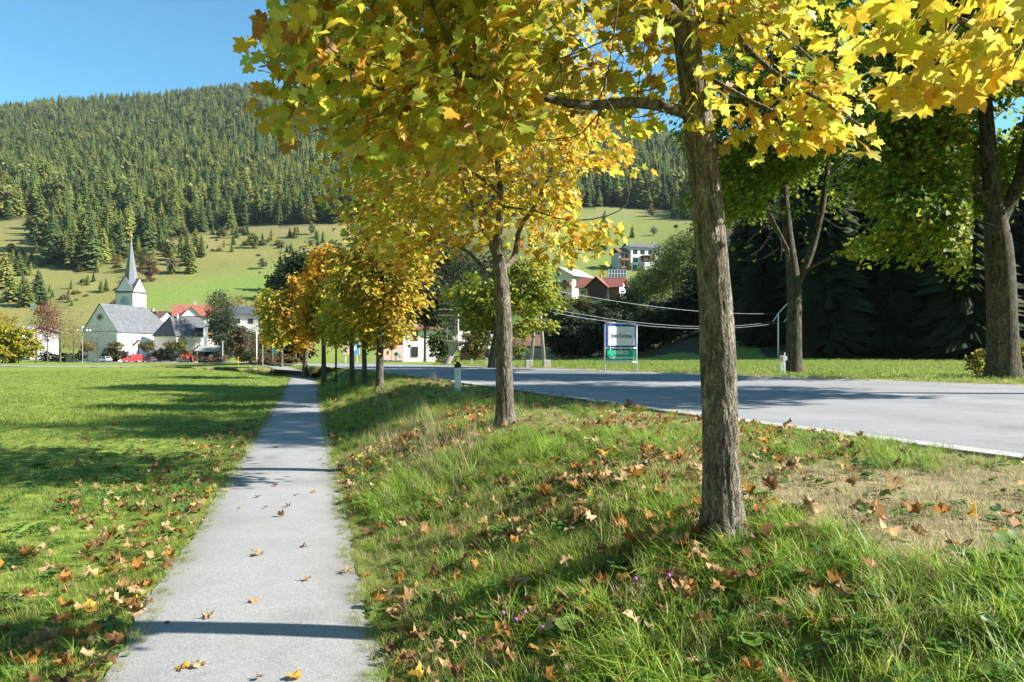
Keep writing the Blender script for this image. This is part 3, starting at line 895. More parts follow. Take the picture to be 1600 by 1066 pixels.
def keep1(p):
    q_ = proj(p); px, py = q_[:, 0], q_[:, 1]
    lim = np.interp(px, [360, 380, 420, 470, 520, 560, 700, 800, 850, 900, 1010, 1060, 1110, 1150, 1300, 1370, 1380], [60, 130, 215, 262, 250, 268, 262, 235, 190, 205, 215, 190, 205, 255, 238, 240, -80])
    lef = np.interp(py, [-600, -40, 0, 60, 100, 250], [455, 440, 425, 385, 362, 410])
    gap = (px > 1378) | ((px > 845) & (px < 1075) & (py > 60) & (py < 225) & (p[:, 1] < 4.45))
    gap |= (mnoise_arr(p, 1.9) > .33)
    gap |= (px > 905) & (px < 985) & (py < 110) & (mnoise_arr(p, 2.2) > -.1)
    return (p[:, 1] > 1.9) & (py < lim) & (px > lef) & ~gap & (p[:, 1] < 7)
PAL1, W1 = Y_PAL, [2.6, 3.8, 3.2, 1.5, 1.1, .6, 1.0]
maple1 = grow_tree('maple_tree', 'large yellow maple with thick leaning trunk standing nearest in the grass verge', 'maple row between path and road',
    trunk1, limbs1, A1, 11, 17500, .074, PAL1, W1, LEAF_HI, step=.13, dk=.2, di=1.3, detail=True, singles=300, keep_leaf=keep1, cluster=.12, droop=(0, 1.3), flat=.75)

# the maple behind it, half bare
Z2 = 10.0
trk = [(790, 660, .155), (788, 560, .138), (786, 470, .135), (782, 425, .115), (776, 380, .075), (784, 320, .058), (776, 240, .042), (788, 140, .028), (786, 60, .02)]
trunk2 = [(*P(px, py, Z2), r*.78) for px, py, r in trk]
trunk2[0] = (*trunk2[0][:2], gz(*trunk2[0][:2]), .125)
limbs2 = [
 (pz(Z2, 445), [W(762, 425, 10.2), W(742, 405, 10.1), W(728, 385, 10), W(695, 372, 9.9), W(660, 380, 9.8)], .035),
 (pz(Z2, 430), [W(800, 420, 10.3), W(812, 385, 10.3), W(800, 365, 10.3), W(830, 335, 10.2), W(852, 290, 10.1), W(872, 235, 10)], .045),
 (pz(Z2, 400), [W(768, 385, 10.6), W(748, 340, 10.9), W(725, 290, 11.2), W(700, 230, 11.4)], .05),
 (pz(Z2, 330), [W(840, 330, 9.6), W(880, 345, 9.2), W(930, 345, 9.0), W(990, 323, 8.9)], .016),
 (pz(Z2, 300), [W(740, 270, 9.6), W(690, 250, 9.2), W(630, 260, 9)], .03),
]
A2 = np.concatenate([
 ellipsoid_pts(rng, 560, P(770, 220, 10.3), (1.75, 1.9, 1.5), .15),
 ellipsoid_pts(rng, 300, P(635, 310, 10.0), (1.05, 1.0, 1.0), .1),
 ellipsoid_pts(rng, 120, P(900, 225, 9.8), (.85, .8, .5), .1),
 ellipsoid_pts(rng, 110, P(890, 385, 9.0), (.55, .5, .17), .1),
 ellipsoid_pts(rng, 60, P(650, 400, 9.6), (.6, .5, .3), .1),
 ellipsoid_pts(rng, 250, P(780, 60, 10.6), (1.8, 1.8, 1.2), .15)])
def keep2(p):
    q_ = proj(p); px, py = q_[:, 0], q_[:, 1]
    lim = np.interp(px, [520, 560, 620, 690, 740, 800, 850, 950, 965, 1060], [350, 410, 430, 420, 395, 400, 425, 425, 400, 240])
    gap = (px > 905) & (py > 270) & (py < 345)
    return (py < lim) & ~gap & (px < 1060)
maple2 = grow_tree('maple_tree', 'half bare golden maple with forked trunk, second along the grass verge', 'maple row between path and road',
    trunk2, limbs2, A2, 23, 8400, .092, Y_PAL, [5, 2.2, 1.6, .6, 2.6, .8, 1.4], step=.17, dk=.28, di=1.8, detail=True, singles=300, keep_leaf=keep2, cluster=.16, droop=(0, 1.3), flat=.75)

# the maple beside the viewer: trunk outside the frame, boughs reaching in at the upper right
b0 = (2.75, -.9); g0 = gz(*b0)
trunk0 = [(b0[0], b0[1], g0, .16), (b0[0], b0[1]+.02, g0+1.5, .13), (b0[0]-.05, b0[1]+.1, g0+3, .11), (b0[0]-.1, b0[1]+.2, g0+4.6, .07), (b0[0]-.1, b0[1]+.2, g0+6.2, .03)]
limbs0 = [
 (g0+2.2, [(2.7, 0, 3.35), (2.55, 1.2, 3.55), W(1640, 55, 2.9), W(1530, 52, 2.95), W(1480, 20, 3.0), W(1420, -15, 3.1)], .03),
 (g0+2.4, [(2.9, .6, 3.45), W(1700, 130, 3.3), W(1560, 120, 3.3), W(1480, 130, 3.3)], .02),
 (g0+3.0, [(2.2, 0, 4.4), (1.6, 1.0, 4.7), (1.2, 1.8, 4.6)], .04)]
A0 = np.concatenate([
 ellipsoid_pts(rng, 130, P(1500, 40, 3.0), (.42, .45, .22), .05),
 ellipsoid_pts(rng, 70, P(1580, 100, 3.0), (.25, .4, .18), .05),
 ellipsoid_pts(rng, 60, P(1480, 140, 3.1), (.22, .3, .1), .05),
 ellipsoid_pts(rng, 500, (2.3, -.3, 5.4), (1.7, 1.8, 1.1), .2)])
def keep0(p):
    q_ = proj(p); px, py = q_[:, 0], q_[:, 1]
    vis = p[:, 1] > .3
    lim = np.interp(px, [1310, 1340, 1375, 1430, 1460, 1520, 1560, 1600, 1700], [20, 60, 150, 185, 178, 150, 120, 105, 140])
    fr = vis & (px < 1800) & (py > -150) 
    return np.where(fr, (py < lim) & (px > 1330), p[:, 1] < 2.2)
maple0 = grow_tree('maple_tree', 'bright yellow maple boughs hanging into view from overhead above the road side', 'maple row between path and road',
    trunk0, limbs0, A0, 37, 4200, .086, Y_PAL, [4, 3.6, 1.6, .4, 1.0, .3, 1.2], LEAF_HI, step=.13, dk=.2, di=1.4, singles=300, keep_leaf=keep0, cluster=.12, droop=(.2, 1.5), flat=.7)

# ------------------------------------------------------------------ further maples of the row
def simple_tree(name, label, group, px, by, Z, r, crown, seed, leaf_n, leaf_size, pal, w, tint=None, fork=None, bark=None, step=.3, n_attr=420, shape=LEAF_QUAD, lean=0, z0=None, cat='tree', dk=.5, di=2.6, **kw):
    """crown: list of (px, py, rx_px, ry_px, dz) ellipses of the photograph turned into ellipsoids at depth Z+dz"""
    rg = np.random.default_rng(seed)
    b = P(px, by, Z); b[2] = gz(b[0], b[1]) if z0 is None else z0
    top = min(c[1]-c[3] for c in crown); cx = crown[0][0]
    ztop = EYE - (top-HY)*Z/F
    h = ztop - b[2]; k0 = fork or .42
    X1 = (cx-CX)*Z/F
    tr = [(b[0], b[1], b[2], r), (b[0]+lean*.3, b[1], b[2]+h*k0*.5, r*.85), (b[0]*.6+X1*.4+lean*.5, b[1], b[2]+h*k0, r*.72), (X1*.7+b[0]*.3, b[1], b[2]+h*.7, r*.4), (X1, b[1], b[2]+h*.93, r*.1)]
    at = []
    tot = sum(c[2]*c[3] for c in crown)
    for (ex, ey, rx, ry, dz) in crown:
        k = Z/F
        at.append(ellipsoid_pts(rg, max(int(n_attr*ex/ex*rx*ry/tot), 20), P(ex, ey, Z+dz), (rx*k, (rx+ry)/2*k, ry*k), .2))
    return grow_tree(name, label, group, tr, [], np.concatenate(at), seed, leaf_n, leaf_size, pal, w, shape, step, dk, di, sides=10, bark=bark or M_BARK2, tint=tint, leaf_r=.02, cluster=.22, r0=.007, **kw)

OL = [(.38, .32, .035), (.50, .39, .04), (.24, .22, .028), (.62, .47, .05), (.30, .15, .025)]
YL = [(.62, .46, .03), (.56, .52, .05), (.40, .38, .04), (.66, .36, .03)]
GRP = 'maple row between path and road'
simple_tree('maple_tree', 'olive brown maple with slim dark trunk, third along the verge', GRP, 593, 601, 21.0, .12,
    [(600, 440, 72, 85, 0), (640, 420, 45, 60, .3), (555, 455, 40, 50, -.3), (606, 368, 62, 56, 0), (545, 430, 34, 40, -.5)], 41, 5600, .16, OL, [3, 3, 2, 2, 1], fork=.36)
simple_tree('maple_tree', 'slim maple with pale two stemmed trunk, just left of the olive maple', GRP, 570, 594, 24.0, .09,
    [(563, 470, 36, 55, 0), (580, 500, 28, 35, 0)], 42, 3000, .17, YL, [3, 2, 3, 1], fork=.45)
simple_tree('maple_tree', 'yellow green maple with straight pale trunk left of the two stemmed one', GRP, 550, 589, 26.5, .10,
    [(548, 490, 34, 48, 0), (535, 450, 26, 40, 0)], 43, 3000, .17, YL, [3, 3, 3, .6], fork=.45)
simple_tree('maple_tree', 'small yellow maple with very thin leaning trunk', GRP, 525, 584, 29.5, .05,
    [(525, 500, 26, 42, 0)], 44, 1800, .17, YL, [4, 3, 1, 1], fork=.4)
simple_tree('maple_tree', 'glowing orange topped maple with brown trunk in the row', GRP, 506, 579, 33.5, .12,
    [(505, 470, 36, 62, 0), (510, 415, 24, 30, 0), (490, 500, 28, 30, 0)], 45, 5200, .2, [(.72, .40, .02), (.70, .30, .02), (.60, .45, .04), (.34, .26, .03)], [4, 2.4, 2, 1.6], fork=.35)
simple_tree('maple_tree', 'orange brown maple with stout pale trunk beside the end of the path', GRP, 475, 572, 43, .17,
    [(472, 490, 36, 48, 0), (455, 480, 22, 30, 0)], 46, 4600, .24, [(.50, .27, .02), (.40, .25, .03), (.26, .22, .03), (.62, .42, .03)], [3, 3, 2, 1], fork=.4, lean=.4)
simple_tree('maple_tree', 'green and yellow maple standing on the low hedge island', 'village street trees', 440, 564, 62, .16,
    [(438, 500, 24, 42, 0), (428, 475, 18, 24, 0)], 47, 3600, .3, [(.34, .32, .03), (.5, .42, .04), (.2, .22, .03)], [3, 2, 2], fork=.35)
simple_tree('maple_tree', 'thin yellow leaved maple by the teal sign', 'village street trees', 425, 563, 68, .12,
    [(423, 505, 15, 30, 0), (415, 478, 13, 20, 0)], 48, 2200, .3, YL, [3, 3, 2, 1], fork=.4)

# ------------------------------------------------------------------ big green maples across the road
GP = [(.15, .235, .022), (.24, .31, .025), (.36, .39, .03), (.10, .165, .02), (.54, .49, .035)]
def keepB(p):
    q_ = proj(p); sg = (np.abs(p[:, 1]-30.5-(p[:, 0]-4.6)*math.tan(SUN_AZ)) < 1.9) & (np.abs(p[:, 2]-1.95-(p[:, 0]-4.6)*math.tan(SUN_EL)) < 2.0)  # sg: leaves left out along the sun's line to light the town sign
    return ~sg & ~((p[:, 1] < 24.9) & (q_[:, 0] > 1518) & (q_[:, 0] < 1610) & (q_[:, 1] > 150))
def big_tree(label, px, by, Z, stems, crown, seed, leaf_n, pal=GP, w=(4, 4, 2.4, 3, .7), fork_h=.32, n_attr=900, keep=None):
    rg = np.random.default_rng(seed)
    b = P(px, by, Z); b[2] = gz(b[0], b[1])
    tr = [(*b, stems[0][2])] + [(*P(x, y, Z), r) for x, y, r in stems[1]]
    lb = [(pz(Z, y0), [W(x, y, Z + dz) for x, y, dz in pts], r) for y0, pts, r in stems[2]]
    k = Z/F; at = []; tot = sum(c[2]*c[3] for c in crown)
    for (ex, ey, rx, ry, dz) in crown:
        at.append(ellipsoid_pts(rg, max(int(n_attr*rx*ry/tot), 25), P(ex, ey, Z+dz), (rx*k, (rx+ry)*.5*k, ry*k), .3))
    return grow_tree('maple_tree', label, 'green maples across the road', tr, lb, np.concatenate(at), seed, int(leaf_n*2.4), .22, pal, w, LEAF_QUAD, .38, .7, 3.6, sides=18, bark=M_BARK3,
                     leaf_r=.028, cluster=.34, r0=.009, droop=(0, 1.0), flat=.6, keep_leaf=keep)
big_tree('green maple with forked trunk across the road, a marker post at its foot', 1240, 584, 30.0,
    [(1240, 584, .34), [(1241, 500, .29), (1243, 440, .27), (1232, 380, .2), (1225, 300, .16), (1215, 150, .12), (1210, -40, .06), (1206, -110, .03)],
     [(445, [(1262, 410, 0), (1285, 330, 0), (1298, 220, .5), (1310, 60, 1)], .16), (430, [(1290, 405, -.4), (1340, 380, -.8)], .05), (400, [(1200, 330, -1), (1170, 230, -1.5), (1140, 90, -1.5)], .09)]],
    [(1240, 190, 165, 190, 0), (1240, -40, 140, 90, 0), (1140, 310, 62, 100, -1), (1340, 310, 75, 75, -.5), (1200, 395, 60, 30, -1)], 61, 17000, keep=lambda p: ~((np.abs(p[:, 1]-30.5-(p[:, 0]-4.6)*math.tan(SUN_AZ)) < 1.9) & (np.abs(p[:, 2]-1.95-(p[:, 0]-4.6)*math.tan(SUN_EL)) < 2.0)))  # crown gap shaped to let the sun onto the town sign
big_tree('thick trunked maple across the road with dark green crown, furthest along the field edge', 1568, 594, 24.5,
    [(1568, 594, .52), [(1566, 500, .46), (1563, 400, .44), (1552, 320, .30), (1545, 240, .24), (1535, 100, .17), (1525, -60, .09), (1521, -180, .04)],
     [(360, [(1592, 290, 0), (1612, 200, .2), (1650, 60, .3), (1680, -100, .5)], .24), (330, [(1500, 250, -1), (1440, 160, -1.5), (1400, 40, -2)], .1), (300, [(1490, 310, -2), (1430, 330, -2.5)], .05)]],
    [(1520, 160, 190, 170, 0), (1560, -70, 190, 130, 0), (1455, 340, 100, 85, -1.5), (1590, 350, 60, 50, -1.5), (1390, 250, 70, 80, -1)], 62, 20000, keep=keepB)
# one more of the same row further right, outside the frame, whose shade crosses the verge
cC = (16.0, 15.4)
rg = np.random.default_rng(63); gC = .72
grow_tree('maple_tree', 'tall green maple by the road beyond the edge of view', 'green maples across the road',
    [(cC[0]+2, cC[1], gC, .3), (cC[0]+2, cC[1], gC+4, .25), (cC[0]+1.5, cC[1], gC+10, .14), (cC[0]+1.2, cC[1], gC+15.5, .04)], [],
    np.concatenate([ellipsoid_pts(rg, 700, (cC[0]+1.4, cC[1]-.6, gC+12.6), (4.0, 3.6, 5.4), .2), ellipsoid_pts(rg, 120, (cC[0], cC[1]+1, gC+9.5), (2.5, 3, 2), .2)]), 63, 17000, .27, GP, [4, 4, 2, 3, .5], LEAF_QUAD, .4, .7, 3.6, sides=12, bark=M_BARK2, leaf_r=.03, cluster=.34, r0=.009)
simple_tree('maple_tree', 'round light green maple across the road behind the carved pole', 'green maples across the road', 768, 575, 37.3, .2,
    [(790, 480, 70, 58, 0), (840, 440, 34, 42, 0), (735, 470, 40, 45, 1), (860, 470, 24, 24, 0)], 64, 6500, .22, [(.24, .29, .03), (.33, .37, .04), (.16, .20, .02), (.46, .44, .04)], [4, 3, 3, 1], fork=.3)
# ------------------------------------------------------------------ conifers
def conifer_mesh(name, seed, H=1.0, Rb=.17, whorls=17, nb=9, base=.07, larch=False, mat=None, ex=.82, core=1.0, wf=1.0):
    """unit height conifer: trunk core and drooping whorled boughs"""
    rg = np.random.default_rng(seed); V = []; Fc = []; C = []
    def add(vs, fs, c):
        b = len(V); V.extend(vs); Fc.extend([[b+i for i in f] for f in fs]); C.extend([c]*len(vs))
    # dark inner body
    n = 7
    ring = lambda z, r: [(r*math.cos(2*math.pi*k/n), r*math.sin(2*math.pi*k/n), z) for k in range(n)]
    zs = [base+.02, .35, .7, .97]; rs = [Rb*.42, Rb*.36, Rb*.17, .004]
    rs = [r*core*(.55 if larch else 1) for r in rs]
    for i in range(3):
        vs = ring(zs[i], rs[i]) + ring(zs[i+1], rs[i+1])
        fs = []
        for k in range(n):
            fs += [(k, (k+1) % n, n+(k+1) % n), (k, n+(k+1) % n, n+k)]
        add(vs, fs, (.62, .62, .62))
    tv, tf = tube_np(np.array([(0, 0, -.02), (0, 0, base+.12), (0, 0, .6)]), [.012, .010, .005], 5)
    b = len(V); V.extend(map(tuple, tv)); C.extend([(1.6, 1.3, 1.1)]*len(tv))
    for f in tf: Fc.append([b+f[0], b+f[1], b+f[2]]); Fc.append([b+f[0], b+f[2], b+f[3]])
    for w_ in range(whorls):
        t = w_/(whorls-1); z = base + (1-base)*(t**.92)*.965
        prof = (1-t)**ex*(.72+.28*min(1, (t+.06)*6))
        r = Rb*prof*rg.uniform(.82, 1.15) + .006
        m = max(4, int(nb*(1-.45*t)))
        a0 = rg.uniform(0, 6.28)
        for k in range(m):
            a = a0 + 2*math.pi*k/m + rg.normal(0, .22)
            rr = r*rg.uniform(.68, 1.2)
            dr = rr*rg.uniform(.28, .7)
            wd = (rr*rg.uniform(.30, .50) + .006)*wf
            ca, sa = math.cos(a), math.sin(a)
            z1 = z + rg.normal(0, .008)
            p0 = (0, 0, z1 + .022)
            p1 = (ca*rr*.62 - sa*wd*.6, sa*rr*.62 + ca*wd*.6, z1 - dr*.62)
            p2 = (ca*rr, sa*rr, z1 - dr*.72)
            p3 = (ca*rr*.62 + sa*wd*.6, sa*rr*.62 - ca*wd*.6, z1 - dr*.62)
            p4 = (ca*rr*.5, sa*rr*.5, z1 - dr*.22 + .006)
            g = rg.uniform(.75, 1.3)
            add([p0, p1, p2, p3, p4], [(0, 1, 4), (1, 2, 4), (2, 3, 4), (3, 0, 4)], (g, g, g))
    add([(.008, 0, .955), (-.004, .007, .955), (-.004, -.007, .955), (0, 0, 1.0)], [(0, 1, 3), (1, 2, 3), (2, 0, 3)], (1, 1, 1))
    V = np.array(V, float); V *= H
    return fast_mesh(name, V, np.array(Fc), [mat or M_NEEDLE], np.clip(np.array(C), 0, 1)*.5)

# instances (stuff only) -------------------------------------------------
def scatter(name, pts, rot, scl, idx, protos, label=None, color=(1, 1, 1, 1)):
    me = bpy.data.meshes.new(name)
    n = len(pts)
    me.vertices.add(n); me.vertices.foreach_set('co', np.ascontiguousarray(pts, np.float32).ravel())
    for nm, ty, data in (('rot', 'FLOAT_VECTOR', rot), ('scl', 'FLOAT_VECTOR', scl), ('pick', 'INT', idx)):
        a = me.attributes.new(nm, ty, 'POINT')
        a.data.foreach_set('vector' if ty == 'FLOAT_VECTOR' else 'value', np.ascontiguousarray(data, np.int32 if ty == 'INT' else np.float32).ravel())
    o = link(name, me, kind='stuff')
    o.color = color
    if label: o['label'] = label
    ng = bpy.data.node_groups.new(name, 'GeometryNodeTree')
    ng.interface.new_socket('Geometry', in_out='INPUT', socket_type='NodeSocketGeometry')
    ng.interface.new_socket('Geometry', in_out='OUTPUT', socket_type='NodeSocketGeometry')
    gi, go = ng.nodes.new('NodeGroupInput'), ng.nodes.new('NodeGroupOutput')
    jn = ng.nodes.new('GeometryNodeJoinGeometry')
    for p in reversed(protos):
        oi = ng.nodes.new('GeometryNodeObjectInfo'); oi.inputs['Object'].default_value = p
        g2 = ng.nodes.new('GeometryNodeGeometryToInstance')
        ng.links.new(oi.outputs['Geometry'], g2.inputs[0]); ng.links.new(g2.outputs[0], jn.inputs[0])
    ip = ng.nodes.new('GeometryNodeInstanceOnPoints')
    ng.links.new(gi.outputs[0], ip.inputs['Points']); ng.links.new(jn.outputs[0], ip.inputs['Instance'])
    ip.inputs['Pick Instance'].default_value = True
    def attr(nm, ty):
        a = ng.nodes.new('GeometryNodeInputNamedAttribute'); a.data_type = ty; a.inputs['Name'].default_value = nm
        return a.outputs['Attribute']
    ng.links.new(attr('pick', 'INT'), ip.inputs['Instance Index'])
    e2r = ng.nodes.new('FunctionNodeEulerToRotation')
    ng.links.new(attr('rot', 'FLOAT_VECTOR'), e2r.inputs[0]); ng.links.new(e2r.outputs[0], ip.inputs['Rotation'])
    ng.links.new(attr('scl', 'FLOAT_VECTOR'), ip.inputs['Scale'])
    ng.links.new(ip.outputs[0], go.inputs[0])
    md = o.modifiers.new('scatter', 'NODES'); md.node_group = ng
    return o
def proto_obj(name, me, color=None):
    o = bpy.data.objects.new(name, me)
    return o

# conifer variants: tint is baked in the mesh, so forest and single trees agree
TINTS = [(.066, .110, .038), (.090, .140, .044), (.052, .092, .038), (.125, .172, .046), (.072, .116, .044), (.185, .205, .052), (.150, .190, .050), (.105, .150, .044)]
CON = []
for k, tnt in enumerate(TINTS):
    larch = k in (5, 6)
    me = conifer_mesh('conifer', 100+k, 1.0, [.235, .215, .25, .25, .20, .22, .23, .28][k], 22 if not larch else 17, 12 if not larch else 10, [.05, .10, .04, .06, .13, .09, .08, .05][k], larch, ex=[.75, .7, .8, .62, .72, .6, .58, .6][k], wf=.72)
    a = me.attributes['Col']; buf = np.empty(len(me.vertices)*4, np.float32); a.data.foreach_get('color', buf)
    buf = buf.reshape(-1, 4); buf[:, :3] = np.clip(buf[:, :3]*2*np.array(tnt)*np.array([1.18, 1.04, .78]), 0, 1); a.data.foreach_set('color', buf.ravel())
    CON.append(me)
for k in range(2):
    rg_ = np.random.default_rng(660+k); n_ = 260
    d_ = rg_.normal(size=(n_, 3)); d_ /= np.linalg.norm(d_, axis=1)[:, None]
    ps = d_*rg_.uniform(.5, 1, (n_, 1))**.5*np.array([.24, .24, .36]) + np.array([0, 0, .52]); ps[:, 2] = np.clip(ps[:, 2], .12, 1)
    CON.append(leaf_mesh('round_forest_tree', ps, orient(n_, rg_, ps*np.array([1, 1, 0])), rg_.uniform(.09, .17, n_), pick_cols(rg_, n_, [(.13, .165, .04), (.19, .21, .05), (.09, .125, .035)] if k == 0 else [(.20, .21, .05), (.17, .19, .05), (.14, .16, .04)], [3, 2, 2]), LEAF_QUAD, M_LEAF_FAR))
# finer spruces behind the field, the wood's shade darkened into their tints
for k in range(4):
    me = conifer_mesh('shade_dark_conifer', 140+k, 1.0, [.19, .17, .22, .20][k], 46, 24, [.03, .08, .02, .05][k], False, ex=[.75, .7, .8, .65][k], core=.62, wf=.42)
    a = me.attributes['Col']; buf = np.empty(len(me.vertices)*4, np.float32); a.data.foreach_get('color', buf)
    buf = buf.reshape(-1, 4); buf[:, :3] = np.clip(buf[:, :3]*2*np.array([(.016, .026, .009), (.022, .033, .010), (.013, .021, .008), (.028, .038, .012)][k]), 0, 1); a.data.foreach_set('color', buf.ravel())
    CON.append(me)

rng = np.random.default_rng(77)
# hill forest: jittered cells over the slope
def cells(x0, x1, y0, y1, s, rng):
    X, Y = np.meshgrid(np.arange(x0, x1, s), np.arange(y0, y1, s))
    X = X + rng.uniform(-.45, .45, X.shape)*s; Y = Y + rng.uniform(-.45, .45, Y.shape)*s
    return X.ravel(), Y.ravel()
fx, fy = [], []
x, y = cells(-1500, 1000, 230, 700, 7.4, rng); fx.append(x); fy.append(y)
x, y = cells(-1900, 1300, 700, 1480, 9.0, rng); fx.append(x); fy.append(y)
fx, fy = np.concatenate(fx), np.concatenate(fy)
th = np.arctan2(fx, fy); kk = (th > -.72) & (th < .62)
fx, fy = fx[kk], fy[kk]
fz = ground_z(fx, fy)
m = forest_mask(fx, fy, fz)
pp = proj(np.stack([fx, fy, fz], -1))
gap = (fbm(fx, fy, .03, 44) > 1.0) | (np.abs(fbm(fx, fy, .006, 47) - .25) < .012)
m &= ~gap
m &= ~((pp[:, 0] > 1010) & (fy < 420))
fx, fy, fz = fx[m], fy[m], fz[m]
fh = rng.uniform(11, 27, len(fx))*(1 + .16*fbm(fx, fy, .017, 49))*(1 - .12*(fbm(fx, fy, .02, 45) > .6))
# dark forest at the right, behind the field: rows of tall spruces up the bank
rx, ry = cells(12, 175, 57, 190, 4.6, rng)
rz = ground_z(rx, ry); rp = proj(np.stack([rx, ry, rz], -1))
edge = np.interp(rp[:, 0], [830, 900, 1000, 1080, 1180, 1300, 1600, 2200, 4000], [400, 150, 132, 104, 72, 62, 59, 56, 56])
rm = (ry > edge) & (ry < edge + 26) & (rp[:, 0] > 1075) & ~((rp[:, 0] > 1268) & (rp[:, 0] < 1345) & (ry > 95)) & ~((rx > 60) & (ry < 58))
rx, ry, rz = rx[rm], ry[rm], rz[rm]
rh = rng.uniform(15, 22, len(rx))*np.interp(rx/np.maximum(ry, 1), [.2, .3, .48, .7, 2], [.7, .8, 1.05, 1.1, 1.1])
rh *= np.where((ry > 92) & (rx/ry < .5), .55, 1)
# scattered spruces on the pasture below the forest
sx, sy, sh = [], [], []
def put(px, py_base, Zguess, hpx):
    """stand a tree on the slope where the photograph shows its foot"""
    Zs = np.linspace(60, 700, 900); xs = (px-CX)*Zs/F
    pyb = HY - F*(ground_z(xs, Zs) - EYE)/Zs
    k = np.where(Zs > Zguess*.6)[0]; j = k[np.abs(pyb[k]-py_base).argmin()]
    return xs[j], Zs[j], hpx*Zs[j]/F
spots = []
for _ in range(75):
    px = rng.uniform(5, 215); py = rng.uniform(395, 478)
    if rng.random() < np.interp(px, [0, 130, 215], [.95, .9, .5]) and not (px > 120 and py > 462): spots.append((px, py, rng.uniform(9, 24)))
for _ in range(42):
    px = rng.uniform(235, 520); py = rng.uniform(362, 398) + .02*(px-380)
    spots.append((px, py, rng.uniform(8, 22)))
spots += [(270, 428, 40), (300, 427, 42), (292, 415, 50), (283, 402, 40), (306, 398, 44), (265, 408, 36), (255, 398, 30), (315, 402, 38), (395, 388, 28), (370, 372, 22), (240, 420, 36), (350, 372, 20),
          (988, 372, 24), (940, 390, 42), (945, 366, 40), (1052, 342, 34), (1062, 338, 28), (1072, 342, 30), (430, 470, 45), (418, 466, 36), (438, 455, 60), (445, 470, 55), (424, 455, 30), (60, 470, 52), (42, 478, 46), (30, 430, 40), (18, 470, 50), (8, 450, 60)]
for px, py, h in spots:
    a = put(px, py, 235, h)
    sx.append(a[0]); sy.append(a[1]); sh.append(a[2])
sx, sy, sh = map(np.array, (sx, sy, sh)); sz = ground_z(sx, sy)
allx = np.r_[fx, rx, sx]; ally = np.r_[fy, ry, sy]; allz = np.r_[fz, rz, sz]; allh = np.r_[fh, rh, sh]
zone = np.r_[np.zeros(len(fx), int), np.ones(len(rx), int), np.full(len(sx), 2)]
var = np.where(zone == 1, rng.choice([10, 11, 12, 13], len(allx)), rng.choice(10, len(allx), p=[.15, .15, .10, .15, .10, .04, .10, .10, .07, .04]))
var = np.where((zone == 0) & (fbm(allx, ally, .012, 46) > .55) & (rng.random(len(allx)) < .4), 6, var)
app = allh/ally
pa = proj(np.stack([allx, ally, allz + allh*.6], -1))
inf = (pa[:, 0] > -20) & (pa[:, 0] < 1620)
hid = ((pa[:, 0] > 500) & (pa[:, 0] < 850)) | ((zone == 1) & (ally > np.interp(pa[:, 0], [1075, 1600], [130, 74])))
score = np.where(inf & ~hid, app*(1+.8*(zone == 2)), 0)
# forest trees count by how much of them shows: those along the lower edge first
zb = np.interp(pa[:, 0], [a for a, b in _FB], [b for a, b in _FB])
pb = proj(np.stack([allx, ally, allz], -1))
score *= np.where(zone == 0, np.where(pb[:, 1] > zb - 26, 1.6, .5), 1)
top = np.argsort(-score)[:300]
single = np.zeros(len(allx), bool); single[top] = True
LAB = {0: 'spruce at the lower edge of the mountain forest', 1: 'dark spruce in the shaded forest behind the field', 2: 'small spruce standing alone on the tan pasture slope'}
GRPS = {0: 'spruces along the lower forest edge', 1: 'spruces of the dark forest behind the field', 2: 'spruces scattered on the pasture slope'}
KIND = ['deep green', 'mid green', 'blackish green', 'olive green', 'slender deep green', 'yellow', 'yellow green', 'broad green', 'rounded green', 'rounded yellowish', 'full shaded green', 'slender shaded green', 'wide shaded green', 'dark olive green']
def size_word(h, z): return ('short' if h < 16 else 'mid sized' if h < 22 else 'tall') if z < 2 else ('tiny' if h < 3 else 'small' if h < 6 else 'tall' if h > 10 else 'mid sized')
def place(px, py, z):
    if z == 1:
        return ('left of the forked maple' if px < 1215 else 'between the two maple trunks' if px < 1400 else 'just left of the thick maple trunk' if px < 1545 else 'right of the thick maple trunk') + ' behind the field'
    b = ('at the far left' if px < 45 else 'left of the church' if px < 130 else 'just left of the spire' if px < 205 else 'right of the spire' if px < 290 else 'above the red roofed house' if px < 350 else 'above the pine and grey house' if px < 420 else 'above the orange maples' if px < 520 else 'above the cream chalet' if px < 960 else 'above the white hotel')
    if z == 0: return ('in the forest lobe ' if 62 < px < 270 and py > 340 else 'on the forest edge ') + b
    return 'on the pasture ' + b
for i in top:
    k = int(var[i]); z = int(zone[i])
    o = bpy.data.objects.new('larch_tree' if k in (5, 6) else 'birch_tree' if k in (8, 9) else 'spruce_tree', CON[k]); COL.objects.link(o)
    o.location = (allx[i], ally[i], allz[i]-.2); o.rotation_euler = (0, 0, rng.uniform(0, 6.28)); o.scale = (allh[i]*rng.uniform(.85, 1.15)*(1.35 if z == 2 else 1),)*2 + (allh[i],)
    nm = 'larch' if k in (5, 6) else 'tree' if k in (8, 9) else 'spruce'
    tag(o, f'{size_word(allh[i], z)} {KIND[k]} {nm} {place(pb[i, 0], pb[i, 1], z)}', 'tree', GRPS[z])
r_ = ~single
nf = r_.sum()
cp = [proto_obj('conifer_proto', me) for me in CON]
scatter('forest', np.stack([allx, ally, allz-.2], -1)[r_], np.stack([np.zeros(nf), np.zeros(nf), rng.uniform(0, 6.28, nf)], -1),
        np.stack([allh[r_]*rng.uniform(.9, 1.2, nf)]*2 + [allh[r_]], -1), var[r_], cp, 'dense spruce and larch forest covering the mountain slopes')
print('forest', len(allx))

